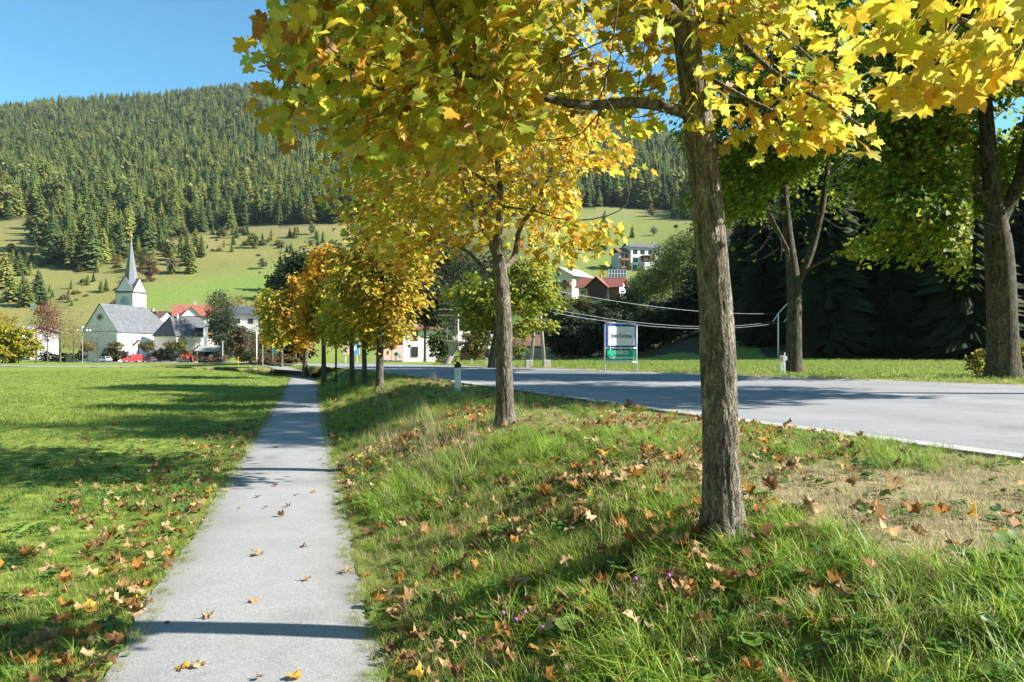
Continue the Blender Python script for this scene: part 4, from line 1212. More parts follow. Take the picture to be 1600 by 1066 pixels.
# ------------------------------------------------------------------ broadleaf prototypes for the far trees and shrubs
def proto_broadleaf(seed, H, crown_r, z_lo, leaf_n, leaf, r=.12, n_attr=170, name='proto', sparse=False):
    rg = np.random.default_rng(seed)
    at = ellipsoid_pts(rg, n_attr, (0, 0, (H+z_lo)/2), (crown_r, crown_r, (H-z_lo)/2), .25)
    tr = [(0, 0, 0, r), (.03, 0, z_lo*.6+.1, r*.85), (0, .04, z_lo+.15*(H-z_lo), r*.65), (.05, 0, z_lo+.6*(H-z_lo), r*.3), (0, 0, H*.95, r*.1)]
    return tr, at
PAL_N = [(.62, .62, .62), (.8, .8, .8), (.45, .45, .45), (.95, .9, .7)]
def far_tree(name, label, group, px, Z, H, cr, zlo, tint, seed, leaf_n=1500, leaf=.3, by=None, r=.14, cat='tree', z=None, n_attr=150, sy_=1.0):
    x = (px-CX)*Z/F; zz_ = gz(x, Z) if z is None else z
    if by is not None: zz_ = pz(Z, by)
    tr, at = proto_broadleaf(seed, H, cr, zlo, leaf_n, leaf, r, n_attr)
    leaf_n = int(leaf_n*(1.0 if 'bare' in name else 1.7)); leaf = leaf*(1.0 if 'bare' in name else 1.35)
    b = np.array([x, Z, zz_])
    tr = [(*(np.array(t[:3]) + b), t[3]) for t in tr]
    return grow_tree(name, label, group, tr, [], at + b, seed, leaf_n, leaf, PAL_N, [3, 3, 2, 1], LEAF_QUAD, max(.07, H/22), H/13, H*.5+1, sides=6, bark=M_BARK2,
                     leaf_r=.05, cluster=H*.045, r0=.012, tint=tint, cat=cat, rexp=2.6)
def tinted(root, t):
    for o in [root] + kids(root): o.color = (*t, 1)
    return root
_ft = far_tree
def far_tree(*a, **k):
    r = _ft(*a, **k); t = tuple(r.color)[:3]
    return tinted(r, t)
G_BUSH = 'shrubs along the car park'
# park trees left of the church
far_tree('bush', 'round yellow green bush at the edge of the meadow', None, 18, 128, 6.6, 4.6, .2, (.42, .40, .03), 201, 3200, .34, cat='bush', n_attr=260)
far_tree('bare_tree', 'nearly bare brown tree with a few red leaves at its top', 'thinning trees at the meadow edge', 94, 150, 12.5, 5.6, 2.8, (.22, .13, .09), 202, 1300, .22, r=.24, n_attr=420)
far_tree('bare_tree', 'thin leaved brown tree with dark forked trunk by the yellow bush', 'thinning trees at the meadow edge', 57, 147, 10, 4.2, 2.4, (.24, .13, .08), 203, 900, .22, r=.2, n_attr=300)
far_tree('bare_tree', 'slim leafless grey tree in front of the church gable', 'thinning trees at the meadow edge', 153, 160, 9.0, 3.6, 2.6, (.26, .2, .1), 204, 350, .22, r=.12, n_attr=300)
far_tree('bare_tree', 'small russet tree between the bare trees', 'thinning trees at the meadow edge', 115, 172, 9, 3.8, 2.2, (.26, .16, .07), 205, 900, .26, r=.15, n_attr=260)
far_tree('red_tree', 'dark red leaved tree rising behind the bare trees', None, 74, 185, 16, 2.6, 5, (.30, .04, .05), 206, 900, .3, r=.16)
far_tree('yellow_tree', 'yellow leaved tree at the left behind the bush', None, 4, 175, 12, 3.8, 2, (.46, .38, .04), 207, 1500, .34)
# clipped ball trees and shrubs by the church
for k, (px, t, lb) in enumerate([(137, (.30, .24, .07), 'brownish clipped ball tree behind the white car'), (182, (.20, .19, .05), 'clipped ball tree at the church corner'), (230, (.21, .20, .05), 'clipped ball tree in front of the church wall'), (268, (.17, .18, .05), 'wide clipped ball tree left of the tractor'), (313, (.22, .24, .06), 'small pale ball tree beside the dark hut'), (281, (.26, .26, .06), 'yellowish ball tree behind the tractor')]):
    far_tree('ball_tree', lb, 'clipped ball trees by the church', px, 194.5, 5.6 if k != 4 else 4.4, 1.75 if k != 4 else 1.0, 2.9, t, 220+k, 700, .26, r=.1)
far_tree('conifer_shrub', 'slim dark green columnar conifer by the rectory wall', None, 284, 198, 7.6, 1.15, .4, (.07, .09, .03), 230, 800, .24, cat='shrub')
for k, (px, H, cr, t) in enumerate([(74, 3.0, 2.6, (.07, .075, .025)), (100, 2.4, 2.4, (.10, .09, .03)), (128, 3.2, 3.0, (.085, .07, .03)), (172, 4.2, 2.4, (.11, .10, .03)), (182, 3.4, 2.6, (.12, .13, .03)), (198, 3.2, 1.8, (.13, .10, .05)), (214, 2.2, 2.0, (.06, .09, .025)), (240, 2.6, 1.6, (.09, .09, .03)), (253, 3.8, 2.0, (.05, .06, .025)), (266, 2.9, 2.2, (.05, .08, .025)), (303, 3.2, 1.5, (.20, .20, .06))]):
    far_tree('shrub', 'low ' + ['dark green', 'olive', 'brownish', 'tall olive', 'mid green', 'reddish', 'trimmed green', 'small olive', 'dark upright', 'spreading green', 'pale green'][k] + ' shrub at the back of the car park', G_BUSH, px, 194.5 if px > 150 else 199, H, cr, .1, t, 240+k, 700, .26, r=.06, cat='shrub', n_attr=90)
# hut planting, hedges at the lane
for k, (px, H, cr) in enumerate([(318, 1.5, 1.3), (330, 1.6, 1.5), (343, 1.4, 1.3)]):
    far_tree('shrub', ['low russet shrub at the left corner of the hut', 'low russet shrub before the hut front', 'low russet shrub at the right corner of the hut'][k], 'russet shrubs by the hut', px, 168, H, cr, .05, (.20, .15, .06), 260+k, 400, .2, r=.04, cat='shrub', n_attr=60)
for k, (px, Z, H, cr) in enumerate([(402, 80, 1.0, 1.1), (418, 74, 1.15, 1.2), (431, 70, 1.1, 1.15), (444, 68, 1.15, 1.1), (454, 66, 1.0, .9)]):
    far_tree('shrub', ['leftmost brown shrub of the hedge island', 'tan shrub by the thin lamp post on the hedge island', 'russet shrub under the yellow maple on the hedge island', 'orange brown shrub beside the maple on the hedge island', 'last tan shrub of the hedge island by the path end'][k], 'tan shrubs of the hedge island', px, Z, H, cr, .02, (.27, .19, .06), 270+k, 500, .15, r=.03, cat='shrub', n_attr=70)
for k, (px, Z, H, cr, t) in enumerate([(378, 150, 3.4, 1.6, (.22, .17, .05)), (372, 120, 6.5, 1.8, (.16, .13, .06)), (386, 140, 6.0, 2.2, (.15, .13, .07)), (397, 170, 8, 2.6, (.10, .12, .04)), (358, 175, 8, 3.0, (.09, .12, .05)), (412, 110, 2.2, 3, (.10, .13, .03)), (440, 110, 2.0, 3.4, (.10, .13, .03)), (409, 150, 7.5, 1.9, (.42, .32, .04)), (372, 258, 15, 3.4, (.24, .21, .05)), (358, 256, 13, 2.6, (.13, .15, .06))]):
    far_tree('garden_tree', ['small orange tipped shrub by the lane', 'brown leaved garden tree near the lamp', 'reddish brown tree behind the street lamp', 'green garden tree behind the lamp', 'dull green garden tree beside the hut', 'green hedge behind the teal sign', 'green hedge behind the brown sign', 'yellow leaved tree in front of the grey house', 'pale yellow tree above the pine', 'olive tree behind the pine'][k], 'village garden trees', px, Z, H, cr, .15*H, t, 280+k, 1100, .3, r=.1)
def pine(label, px, Z, H, cr, zlo, tint, seed, grp='village pines', n=2600):
    return far_tree('pine_tree', label, grp, px, Z, H, cr, zlo, tint, seed, n, .34, r=.2, n_attr=220)
pine('tall dark pine right of the red roofed house', 343, 205, 21, 3.6, 3, (.07, .10, .035), 301)
pine('bushy pine beside the tall one', 354, 200, 14, 3.4, 2, (.075, .10, .04), 302)
pine('tall dark pine above the orange maple', 473, 95, 15.5, 2.5, 4, (.045, .08, .03), 303)
pine('dark pine left of the orange maple', 455, 105, 15, 2.6, 5, (.05, .085, .03), 304)
pine('dark conifer between the path end and the road', 462, 92, 7, 2.6, .3, (.02, .03, .015), 305)
pine('tall dark pine behind the white house', 690, 120, 22, 4.2, 4, (.04, .065, .022), 306, n=3600)
pine('leaning pine in front of the white house', 664, 88, 10.5, 2.4, 4.5, (.055, .08, .025), 307)
pine('dark pine behind the olive maple', 640, 125, 20, 3.6, 4, (.05, .07, .03), 308)
pine('second dark pine behind the forked maple', 725, 130, 20, 4.5, 3, (.035, .055, .02), 309, n=3400)
pine('dense dark pine left of the timbered barn', 770, 135, 19, 4.5, 3, (.035, .055, .02), 310, n=3400)
# shrubs across the road
far_tree('shrub', 'green shrub between white house and carved pole', 'shrubs across the road', 689, 62, 2.8, 1.2, .25, (.12, .16, .04), 320, 1200, .16, r=.06, cat='shrub')
far_tree('shrub', 'bushy olive shrub with several stems right of the carved pole', 'shrubs across the road', 742, 58, 2.5, 1.35, .5, (.22, .20, .05), 321, 1200, .16, r=.06, cat='shrub')
far_tree('shrub', 'low grass green tuft at the foot of the carved pole', 'shrubs across the road', 699, 48, .55, .7, .02, (.22, .27, .05), 322, 350, .12, r=.03, cat='shrub', n_attr=60)
far_tree('shrub', 'small pale green bush in front of the dark house', 'shrubs across the road', 811, 80, 2.4, .9, .1, (.26, .30, .06), 323, 500, .16, r=.05, cat='shrub')
far_tree('shrub', 'yellow leaved shrub left of the thick maple trunk', 'shrubs across the road', 1530, 25.2, 1.0, .42, .05, (.45, .42, .05), 324, 260, .09, r=.02, cat='shrub', n_attr=60)
far_tree('shrub', 'yellow green shrub right of the thick maple trunk', 'shrubs across the road', 1602, 25.5, 1.25, .5, .05, (.44, .44, .05), 325, 500, .10, r=.02, cat='shrub', n_attr=60)
# deciduous trees on the bank below the hillside houses
_ORD = 'first second third fourth fifth sixth seventh eighth ninth tenth eleventh twelfth thirteenth fourteenth fifteenth sixteenth seventeenth eighteenth nineteenth'.split()
bank = [(868, 150, 9, 3.2, (.20, .23, .05)), (885, 148, 6, 2.6, (.17, .21, .05)), (905, 150, 7.5, 3.0, (.24, .24, .05)), (923, 150, 6, 3, (.32, .20, .06)), (942, 148, 5.5, 3, (.16, .18, .04)), (962, 150, 6.5, 3, (.15, .19, .04)), (985, 150, 7.5, 3.2, (.17, .23, .04)),
        (1000, 165, 10, 3.4, (.20, .27, .05)), (1018, 160, 12.5, 3.6, (.24, .31, .06)), (1035, 155, 14, 3.6, (.2, .28, .05)), (1052, 150, 15, 3.4, (.25, .31, .06)), (1068, 148, 15.5, 3.4, (.28, .34, .06)), (1085, 140, 16, 4, (.2, .26, .05)), (1044, 178, 15, 4, (.2, .27, .05)), (1070, 172, 16, 4, (.22, .27, .05)), (1010, 185, 9.5, 3.5, (.2, .27, .05)),
        (850, 155, 10, 3.5, (.13, .16, .05)), (1105, 110, 12, 4, (.07, .1, .03)), (1130, 100, 12, 4, (.05, .08, .025))]
for k, (px, Z, H, cr, t) in enumerate(bank):
    lb = ['leafy green tree at the top of the dark bank', 'russet tree below the red roofed chalet', 'yellow green birch like tree beside the hotel'][1 if k in (3,) else 2 if 7 <= k <= 15 else 0]
    far_tree('bank_tree', lb + ', ' + _ORD[sorted(t_[0] for t_ in bank).index(px)] + ' from the left', 'leafy trees on the bank below the hillside houses', px, Z, H, cr, .25*H, t, 330+k, 1300, .36, r=.16, n_attr=130)
PSH = []
for k in range(4):
    rg_ = np.random.default_rng(600+k); n_ = 170
    d_ = rg_.normal(size=(n_, 3)); d_ /= np.linalg.norm(d_, axis=1)[:, None]; d_[:, 2] = np.abs(d_[:, 2])
    ps = d_*rg_.uniform(.3, 1, (n_, 1))**.5*np.array([.55, .55, .9])
    PSH.append(leaf_mesh('pasture_shrub', ps, orient(n_, rg_, ps), rg_.uniform(.16, .34, n_), pick_cols(rg_, n_, PAL_N, [3, 3, 2, 1]), LEAF_QUAD, M_LEAF_FAR))
rngp = np.random.default_rng(64)
for k in range(110):
    px = rngp.uniform(0, 500); py = rngp.uniform(360, 480)
    if not ((px < 200 and py > 385) or (px < 520 and 358 < py < 402 and px > 240)): continue
    a = put(px, py, 235, rngp.uniform(4, 11))
    o = link('pasture_shrub', PSH[k % 4]); o.location = (a[0], a[1], gz(a[0], a[1])-.1); o.rotation_euler = (0, 0, rngp.uniform(0, 6)); o.scale = (a[2]*rngp.uniform(.9, 1.6),)*2 + (a[2],)
    ci = rngp.integers(5); o.color = ([(.16, .15, .05), (.22, .19, .06), (.28, .20, .10), (.10, .12, .04), (.30, .26, .07)][ci] + (1,)) if False else (*[(.20, .19, .06), (.27, .23, .07), (.32, .22, .12), (.13, .15, .05), (.36, .30, .08)][ci], 1)
    tag(o, ['olive', 'yellowish', 'reddish brown', 'dark green', 'golden'][ci] + (' low bush' if a[2] < 1.8 else ' tall bush' if a[2] > 2.8 else ' bush') + ' ' + place(px, 400, 2), 'bush', 'bushes on the pasture slope')
ORD = 'first second third fourth fifth sixth seventh eighth ninth tenth eleventh twelfth thirteenth fourteenth fifteenth sixteenth seventeenth eighteenth nineteenth twentieth last'.split()
dk = [(862, 128, 8), (878, 124, 7), (893, 121, 8), (908, 124, 9), (921, 118, 7.5), (936, 122, 9), (950, 116, 8), (966, 120, 10), (980, 114, 9), (994, 118, 11), (1008, 112, 9), (1022, 117, 12), (1036, 110, 10), (1050, 114, 12), (1064, 106, 10), (1078, 108, 12), (901, 135, 8), (930, 134, 9), (960, 133, 10), (1030, 130, 13), (1060, 126, 13)]
for k, (px, Z, H) in enumerate(dk):
    Z = Z*.84; H = min(H, 5.2 + (k % 4)*.5); far_tree('bank_tree', ORD[sorted(t_[0] for t_ in dk).index(px)] + ' dark leafy tree from the left along the foot of the bank', 'dark trees at the foot of the bank', px, Z, H, H*.3, .08*H, [(.05, .07, .025), (.065, .085, .03), (.04, .06, .025)][k % 3], 400+k, 1000, .34, r=.12, n_attr=110)  # shade at the foot of the bank is put into these dark tints
for k, (px, py, hpx, t, lb) in enumerate([(188, 312, 17, (.36, .32, .04), 'round yellow tree at the forest edge above the pasture tongue'), (185, 412, 14, (.42, .30, .03), 'orange yellow tree on the pasture left of the spire'), (235, 440, 34, (.20, .10, .06), 'rust red bush right of the spire'), (222, 425, 36, (.14, .15, .05), 'olive tree behind the spire'), (270, 428, 28, (.30, .26, .20), 'grey leafless bush on the pasture'), (410, 420, 18, (.15, .16, .06), 'thin lone tree on the lush pasture'), (1018, 338, 16, (.22, .2, .06), 'yellowish tree on the upper pasture by the forest'), (1022, 368, 14, (.2, .19, .12), 'bare grey bush on the upper pasture')]):
    a = put(px, py, 235, hpx)
    far_tree('pasture_tree', lb, 'leafy trees on the pasture slope', px, a[1], a[2], a[2]*.42, a[2]*.12, t, 360+k, 700, a[2]*.05, r=.2, n_attr=90)
# ------------------------------------------------------------------ buildings
_wm = {}
def window(parent, face, L, Wd, u, v, w, h, frame=None, cross=True, pane=None, arch=False):
    """face: f front (-y), b back, l (-x), r (+x); u along the face, v sill height"""
    frame = frame or M_FRAMEW; pane = pane or M_GLASS
    key = (round(w, 2), round(h, 2), frame.name, cross, pane.name)
    if key not in _wm:
        m = MB(); t = .09*min(1, w); 
        m.box(-w/2-t, w/2+t, -.07, 0, -t, 0); m.box(-w/2-t, w/2+t, -.07, 0, h, h+t)
        m.box(-w/2-t, -w/2, -.07, 0, 0, h); m.box(w/2, w/2+t, -.07, 0, 0, h)
        if cross: m.box(-.03, .03, -.06, 0, 0, h)
        _wm[key] = (m.mesh('window', frame), MB().box(-w/2, w/2, -.03, -.005, 0, h).mesh('pane', pane))
    a, b = _wm[key]
    o = link('window', a, parent)
    if face == 'f': o.location = (u, -Wd/2, v)
    elif face == 'b': o.location = (u, Wd/2, v); o.rotation_euler = (0, 0, math.pi)
    elif face == 'l': o.location = (-L/2, u, v); o.rotation_euler = (0, 0, -math.pi/2)
    else: o.location = (L/2, u, v); o.rotation_euler = (0, 0, math.pi/2)
    link('pane', b, o)
    return o

def house(name, label, cat, px, Z, L, Wd, H, rh, rot, wall, roof, over=.5, wins=(), frame=None, chim=(), z=None, sink=1.2, base_py=None, group=None, roof_t=.16, hip=0):
    x = (px-CX)*Z/F
    zb = (gz(x, Z) if z is None else z) if base_py is None else pz(Z, base_py)
    root = empty(name, (x, Z, zb), R(rot), label=label, cat=cat, group=group)
    prof = [(-Wd/2, -sink), (Wd/2, -sink), (Wd/2, H), (0, H+rh), (-Wd/2, H)]
    if hip:
        m = MB().box(-L/2, L/2, -Wd/2, Wd/2, -sink, H)
    else:
        m = MB().prism(prof, 0, -L/2, L/2)
    m.build('wall', wall, root)
    k = rh/(Wd/2); t = roof_t
    if hip:
        o = over; e = H - o*k*.4 + .06; m = MB()
        a = [(-L/2-o, -Wd/2-o, e), (L/2+o, -Wd/2-o, e), (L/2+o, Wd/2+o, e), (-L/2-o, Wd/2+o, e), (-L/2+hip, 0, H+rh), (L/2-hip, 0, H+rh)]
        m.poly(a, [(0, 1, 5, 4), (1, 2, 5), (2, 3, 4, 5), (3, 0, 4), (0, 3, 2, 1)])
        rf = m.build('roof', roof, root)
    else:
        m = MB()
        for s in (-1, 1):
            pr = [(0, H+rh+.02), (s*(Wd/2+over), H-over*k+.02), (s*(Wd/2+over), H-over*k+t+.02), (0, H+rh+t+.04)]
            if s > 0: pr = pr[::-1]
            m.prism(pr, 0, -L/2-over, L/2+over)
        rf = m.build('roof', roof, root)
    for cx_, cy_, w_, h_ in chim:
        zt = H + rh*(1-abs(cy_)/(Wd/2))
        c = MB().box(cx_-w_/2, cx_+w_/2, cy_-w_/2, cy_+w_/2, zt-.6, zt+h_).box(cx_-w_/2-.08, cx_+w_/2+.08, cy_-w_/2-.08, cy_+w_/2+.08, zt+h_+.002, zt+h_+.12).build('chimney', M_CONCRETE, rf)
    for wn in wins: window(root, wn[0], L, Wd, *wn[1:], frame=frame)
    return root

# church --------------------------------------------------------------
CU = math.degrees(math.atan2(.98, .19))
nW, nL, nH, nR = 10.4, 25.0, 8.4, 7.2
cz = -1.95
ux, uy = math.cos(R(CU)), math.sin(R(CU)); vx, vy = uy, -ux             # v points to the sunlit right side
corner = np.array([X_(183, 196), 196.0])
cen = corner + np.array([ux, uy])*nL/2 - np.array([vx, vy])*nW/2
church = empty('church', (cen[0], cen[1], cz), R(CU), label='white village church with grey steep roofed nave and slender spire', cat='church')
MB().prism([(-nW/2, -1), (nW/2, -1), (nW/2, nH), (-nW/2, nH)], 0, -nL/2+.3, nL/2).prism([(-nW/2, -1), (nW/2, -1), (nW/2, nH), (0, nH+nR), (-nW/2, nH)], 0, -nL/2, -nL/2+.298).build('wall', M_WHITE, church)
k = nR/(nW/2); o_ = .35
m = MB(); e_ = nH - o_*k; xe = nL/2+o_; xr = nL/2-7.5; xf = -nL/2-.25; t_ = .22
ya = nW/2+o_
for s in (-1, 1):
    q4 = [(xf, 0, nH+nR+.03), (xf, s*ya, e_+.03), (xe, s*ya, e_+.03), (xr, 0, nH+nR+.03)]
    q8 = q4 + [(x, y, z+t_) for x, y, z in q4]
    m.poly(q8, [(0, 1, 2, 3), (7, 6, 5, 4), (0, 4, 5, 1), (1, 5, 6, 2)])
m.poly([(xe, -ya, e_+.03), (xe, ya, e_+.03), (xr, 0, nH+nR+.03), (xe, -ya, e_+.25), (xe, ya, e_+.25), (xr, 0, nH+nR+.25)], [(3, 4, 5), (0, 3, 4, 1)])
m.build('roof', M_SLATE, church)
MB().box(nL/2, nL/2+5.5, -4.4, 3.2, -1, 6.4).build('sacristy', M_WHITE, church)
m = MB(); m.prism([(-4.8, 6.3), (-.6, 10.4), (3.6, 6.3), (3.6, 6.5), (-.6, 10.65), (-4.8, 6.5)], 0, nL/2+.02, nL/2+5.9).build('sacristy_roof', M_SLATE, church)
# round gable window, side windows
m = MB(); n = 20
ring = [(math.cos(2*math.pi*i/n), math.sin(2*math.pi*i/n)) for i in range(n)]
w = MB().prism([(a*1.05, b*1.05 + 12.1) for a, b in ring], 0, -nL/2-.09, -nL/2-.002).build('round_window', M_STONE, church)
MB().prism([(a*.55, b*.55 + 12.1) for a, b in ring], 0, -nL/2-.12, -nL/2-.092).build('pane', M_GLASS, w)
for u, v, a, b in ((-6.5, 4.2, .45, 1.9), (1.5, 4.0, .35, 2.0), (8.5, 3.0, .4, 2.8)):
    window(church, 'f', nL, nW, u, v, a, b, frame=M_BWOOD, cross=False)
MB().box(-nL/2-.06, -nL/2-.003, -nW/2, nW/2, nH-.25, nH).build('cornice', M_STONE, church)
# tower
tw = 5.6
tcw = np.array([X_(207.5, 211), 211.0]) + np.array([ux, uy])*tw/2 - np.array([vx, vy])*tw/2
d = tcw - cen
tx, ty = d[0]*ux + d[1]*uy, -(d[0]*vx + d[1]*vy)
tower = MB().box(tx-tw/2, tx+tw/2, ty-tw/2, ty+tw/2, 0, 20.2)
for ax in (0, 1):
    a0, c0 = (tx, ty) if ax == 0 else (ty, tx)
tower.prism([(ty-tw/2+.05, 20.2), (ty+tw/2-.05, 20.2), (ty, 23.9)], 0, tx-tw/2+.002, tx+tw/2-.002)
tower.prism([(tx-tw/2+.05, 20.21), (tx+tw/2-.05, 20.21), (tx, 23.91)], 1, ty-tw/2+.004, ty+tw/2-.004)
tow = tower.build('tower', M_WHITE, church)
# gable roofs of the tower and octagonal spire
m = MB()
for s in (-1, 1):
    for ax, cc, oc in ((0, ty, tx), (1, tx, ty)):
        pr = [(cc, 23.95), (cc+s*(tw/2+.28), 19.75), (cc+s*(tw/2+.28), 19.87), (cc, 24.12)]
        m.prism(pr if s*(1-2*ax) < 0 else pr[::-1], ax, oc-tw/2-.12+ax*.01, oc+tw/2+.12-ax*.01)
m.build('tower_roof', M_DARKROOF, tow)
m = MB(); rings = [(20.2, 2.6), (23.5, 1.95), (27, 1.35), (32, .58), (35.4, .16), (36.2, .1)]
b0_ = [[(tx+r*math.cos(2*math.pi*(i+.5)/8), ty+r*math.sin(2*math.pi*(i+.5)/8), z) for i in range(8)] for z, r in rings]
pts = [p for r_ in b0_ for p in r_]
m.poly(pts, [(j*8+i, j*8+(i+1) % 8, (j+1)*8+(i+1) % 8, (j+1)*8+i) for j in range(len(rings)-1) for i in range(8)])
M_SPIRE = plain('spire_shingle', (.17, .185, .19), .45, .2, 2.5)
m.build('spire', M_SPIRE, tow)
M_GOLD = plain('gilded_ball', (.75, .34, .10), .35, .1, 5, metal=.4)
MB().ball((tx, ty, 36.5), .42).tube([(tx, ty, 36.8), (tx, ty, 37.9)], .07, 6).box(tx-.35, tx+.35, ty-.05, ty+.05, 37.3, 37.42).build('ball_finial', M_GOLD, tow, smooth=True)
M_QUOIN = plain('pink_quoin', (.62, .42, .36), .85, .1, 3)
for sx_, sy_ in ((-1, -1), (1, -1), (-1, 1)):
    for q_ in range(13):
        z0 = 6.5 + q_*1.05
        MB().cbox((tx+sx_*(tw/2-.16), ty+sy_*(tw/2-.16), z0), (.40, .40, .55)).build('quoin', M_QUOIN, tow)
MB().box(tx-tw/2-.1, tx+tw/2+.1, ty-tw/2-.1, ty+tw/2+.1, 14.05, 14.3).build('cornice', M_STONE, tow)
M_DIAL = plain('clock_dial', (.50, .55, .60), .6, .1, 3)
for face in (0, 1):
    if face == 0:
        c = MB().prism([(ty+a*1.45, 17.3+b*1.45) for a, b in ring], 0, tx-tw/2-.08, tx-tw/2-.003).build('clock', M_DIAL, tow)
        MB().box(tx-tw/2-.12, tx-tw/2-.083, ty-.06, ty+.06, 17.3, 18.5).box(tx-tw/2-.12, tx-tw/2-.083, ty-.05, ty+.8, 17.22, 17.38).build('clock_hand', M_BLACK, c)
        w = MB().prism([(ty+.62*a, 11.3+(1.1 if b > 0 else -1.1)+.62*b) for a, b in ring], 0, tx-tw/2-.07, tx-tw/2-.003).build('arched_window', M_FRAMED, tow)
    else:
        w = MB().prism([(tx+.50*a, 11.2+(1.0 if b > 0 else -1.0)+.50*b) for a, b in ring], 1, ty-tw/2-.07, ty-tw/2-.003).build('arched_window', M_FRAMED, tow)

# rectory with dark roof and a triangular dormer
rr_ = house('rectory', 'cream walled rectory with big dark grey roof beside the church', 'house', 289, 209, 13.0, 9.4, 7.2, 5.6, 62, M_CREAM, M_DARKROOF, .45,
      [('l', -1.8, 4.6, .8, 1.3), ('l', 1.8, 1.2, .8, 1.3), ('f', -3.5, 2.0, .7, 1.6), ('f', 1.0, 2.0, .7, 1.6), ('f', 4.5, 2.0, .8, 1.4)], z=-1.95, hip=1.6)
MB().poly([(-1.8, -3.3, 8.9), (.8, -3.6, 8.5), (-1.0, -1.8, 11.0), (-.6, -1.2, 10.9)], [(0, 1, 2), (1, 3, 2), (0, 2, 3), (0, 3, 1)]).build('dormer', M_BLACK, rr_)
bl = MB().box(1.2, 6.2, -5.4, -3.0, 7.7, 8.5).build('balcony', M_BWOOD, rr_)
MB().box(1.0, 6.4, -5.6, -2.9, 9.5, 9.65).build('balcony_roof', M_SLATE, rr_)
MB().box(-3.5, -3.0, -1.2, -.7, 11.3, 13.2).build('chimney', M_CONCRETE, rr_)

house('house', 'small cream house with brown gable roof right of the church tower', 'house', 244, 255, 9.5, 8.5, 8.5, 3.0, -18, M_CREAM, M_BROWNROOF, .8,
      [('f', -2.5, 6.0, 1.0, 1.2), ('f', 1.5, 6.0, 1.0, 1.2), ('f', -2.5, 3.0, 1.0, 1.2), ('f', 1.5, 3.0, 1.0, 1.2)], M_FRAMED, [(-2, .5, .7, 1.4)], z=3.0)
house('house', 'narrow timber gabled house with brown roof behind the rectory', 'house', 259, 258, 7.5, 6.0, 8.5, 2.8, 70, M_CREAM, M_BROWNROOF, .9,
      [('l', 0, 6.2, 1.6, 1.3), ('l', -1.4, 3.4, .9, 1.2), ('l', 1.4, 3.4, .9, 1.2)], M_FRAMED, z=3.2)
h = house('house', 'white house with orange red tiled roof on the slope behind the rectory', 'house', 300, 262, 11.0, 9.5, 8.5, 3.6, 24, M_WHITE, M_REDROOF, .9,
      [('r', -2.2, 5.6, 1.2, 1.2), ('r', 1.2, 5.6, 1.2, 1.2), ('r', 0, 9.2, .9, .9), ('f', -3.2, 5.4, 1.4, 1.4), ('f', 2.4, 5.4, 1.4, 1.4), ('r', -1.5, 2.4, 1.2, 1.3)], M_FRAMED, [(1.0, .4, .7, 1.6)], z=5.0)
MB().prism([(-3.4, 8.1), (-.4, 11.2), (2.6, 8.1)], 1, -5.9, -1.0).build('cross_gable', M_WHITE, h)
m = MB()
for s in (-1, 1):
    pr = [(-.4, 11.3), (-.4+s*3.6, 7.7), (-.4+s*3.6, 7.9), (-.4, 11.55)]
    m.prism(pr[::-1] if s < 0 else pr, 1, -6.5, -.5)
m.build('gable_roof', M_ORANGEROOF, h)
h = house('house', 'white house with flat grey gable roof above the lane', 'house', 392, 240, 12.5, 10, 9.8, 2.4, 12, M_GREYWALL, M_DARKROOF, .8,
      [('f', -3.6, 6.6, 1.8, 1.4), ('f', .6, 6.6, 1.4, 1.4), ('f', 3.8, 6.6, 1.4, 1.4), ('r', 0, 6.6, 1.6, 1.4), ('r', 0, 9.4, 1.2, 1.0)], M_FRAMED, [(-2.5, 1.0, .5, 1.3)], z=3.2)
MB().box(-9.5, -1.2, -8.5, -5.03, -4, 6.3).build('annex', M_WHITE, h)
MB().box(-4.5, 3.6, -9.6, -8.53, -4, 4.2).build('terrace_wall', M_WHITE, h)
h = house('house', 'long low building with red and blue fascia and pale roof behind the bare trees', 'house', 40, 228, 20, 10, 8.0, 1.6, -34, M_GREYWALL, M_LIGHTROOF, 1.0,
      [('f', -6, 5.0, 1.6, 1.4), ('f', 0, 5.0, 1.6, 1.4), ('f', 6, 5.0, 1.6, 1.4)], M_FRAMED, z=-1.2)
M_BLUE = plain('blue_panel', (.05, .13, .42), .5, .15, 1)
MB().box(-11, -5, -5.3, -5.05, 7.6, 9.6).box(-1, 3, -5.3, -5.05, 7.6, 9.6).build('blue_fascia', M_BLUE, h)
MB().box(-5, -1, -5.3, -5.06, 7.6, 9.6).build('red_fascia', M_RED, h)
MB().box(3, 11, -5.3, -5.06, 7.6, 9.6).build('white_fascia', M_WHITE, h)
s_ = empty('satellite_dish', P(53, 478, 226), R(-10), label='round white satellite dish above the red and blue fascia', cat='satellite dish')
m = MB(); nseg = 16
pts = [(0, .18, 0)] + [(.62*math.cos(2*math.pi*i/nseg), 0, .62*math.sin(2*math.pi*i/nseg)) for i in range(nseg)] + [(1.05*math.cos(2*math.pi*i/nseg), -.22, 1.05*math.sin(2*math.pi*i/nseg)) for i in range(nseg)]
m.poly(pts, [(0, 1+i, 1+(i+1) % nseg) for i in range(nseg)] + [(1+i, 1+nseg+i, 1+nseg+(i+1) % nseg, 1+(i+1) % nseg) for i in range(nseg)])
m.build('reflector', M_PAINTW, s_, smooth=True)
MB().tube([(0, .18, 0), (0, .5, -.6), (0, .5, -6)], .06, 6).build('mast', M_STEEL, s_)

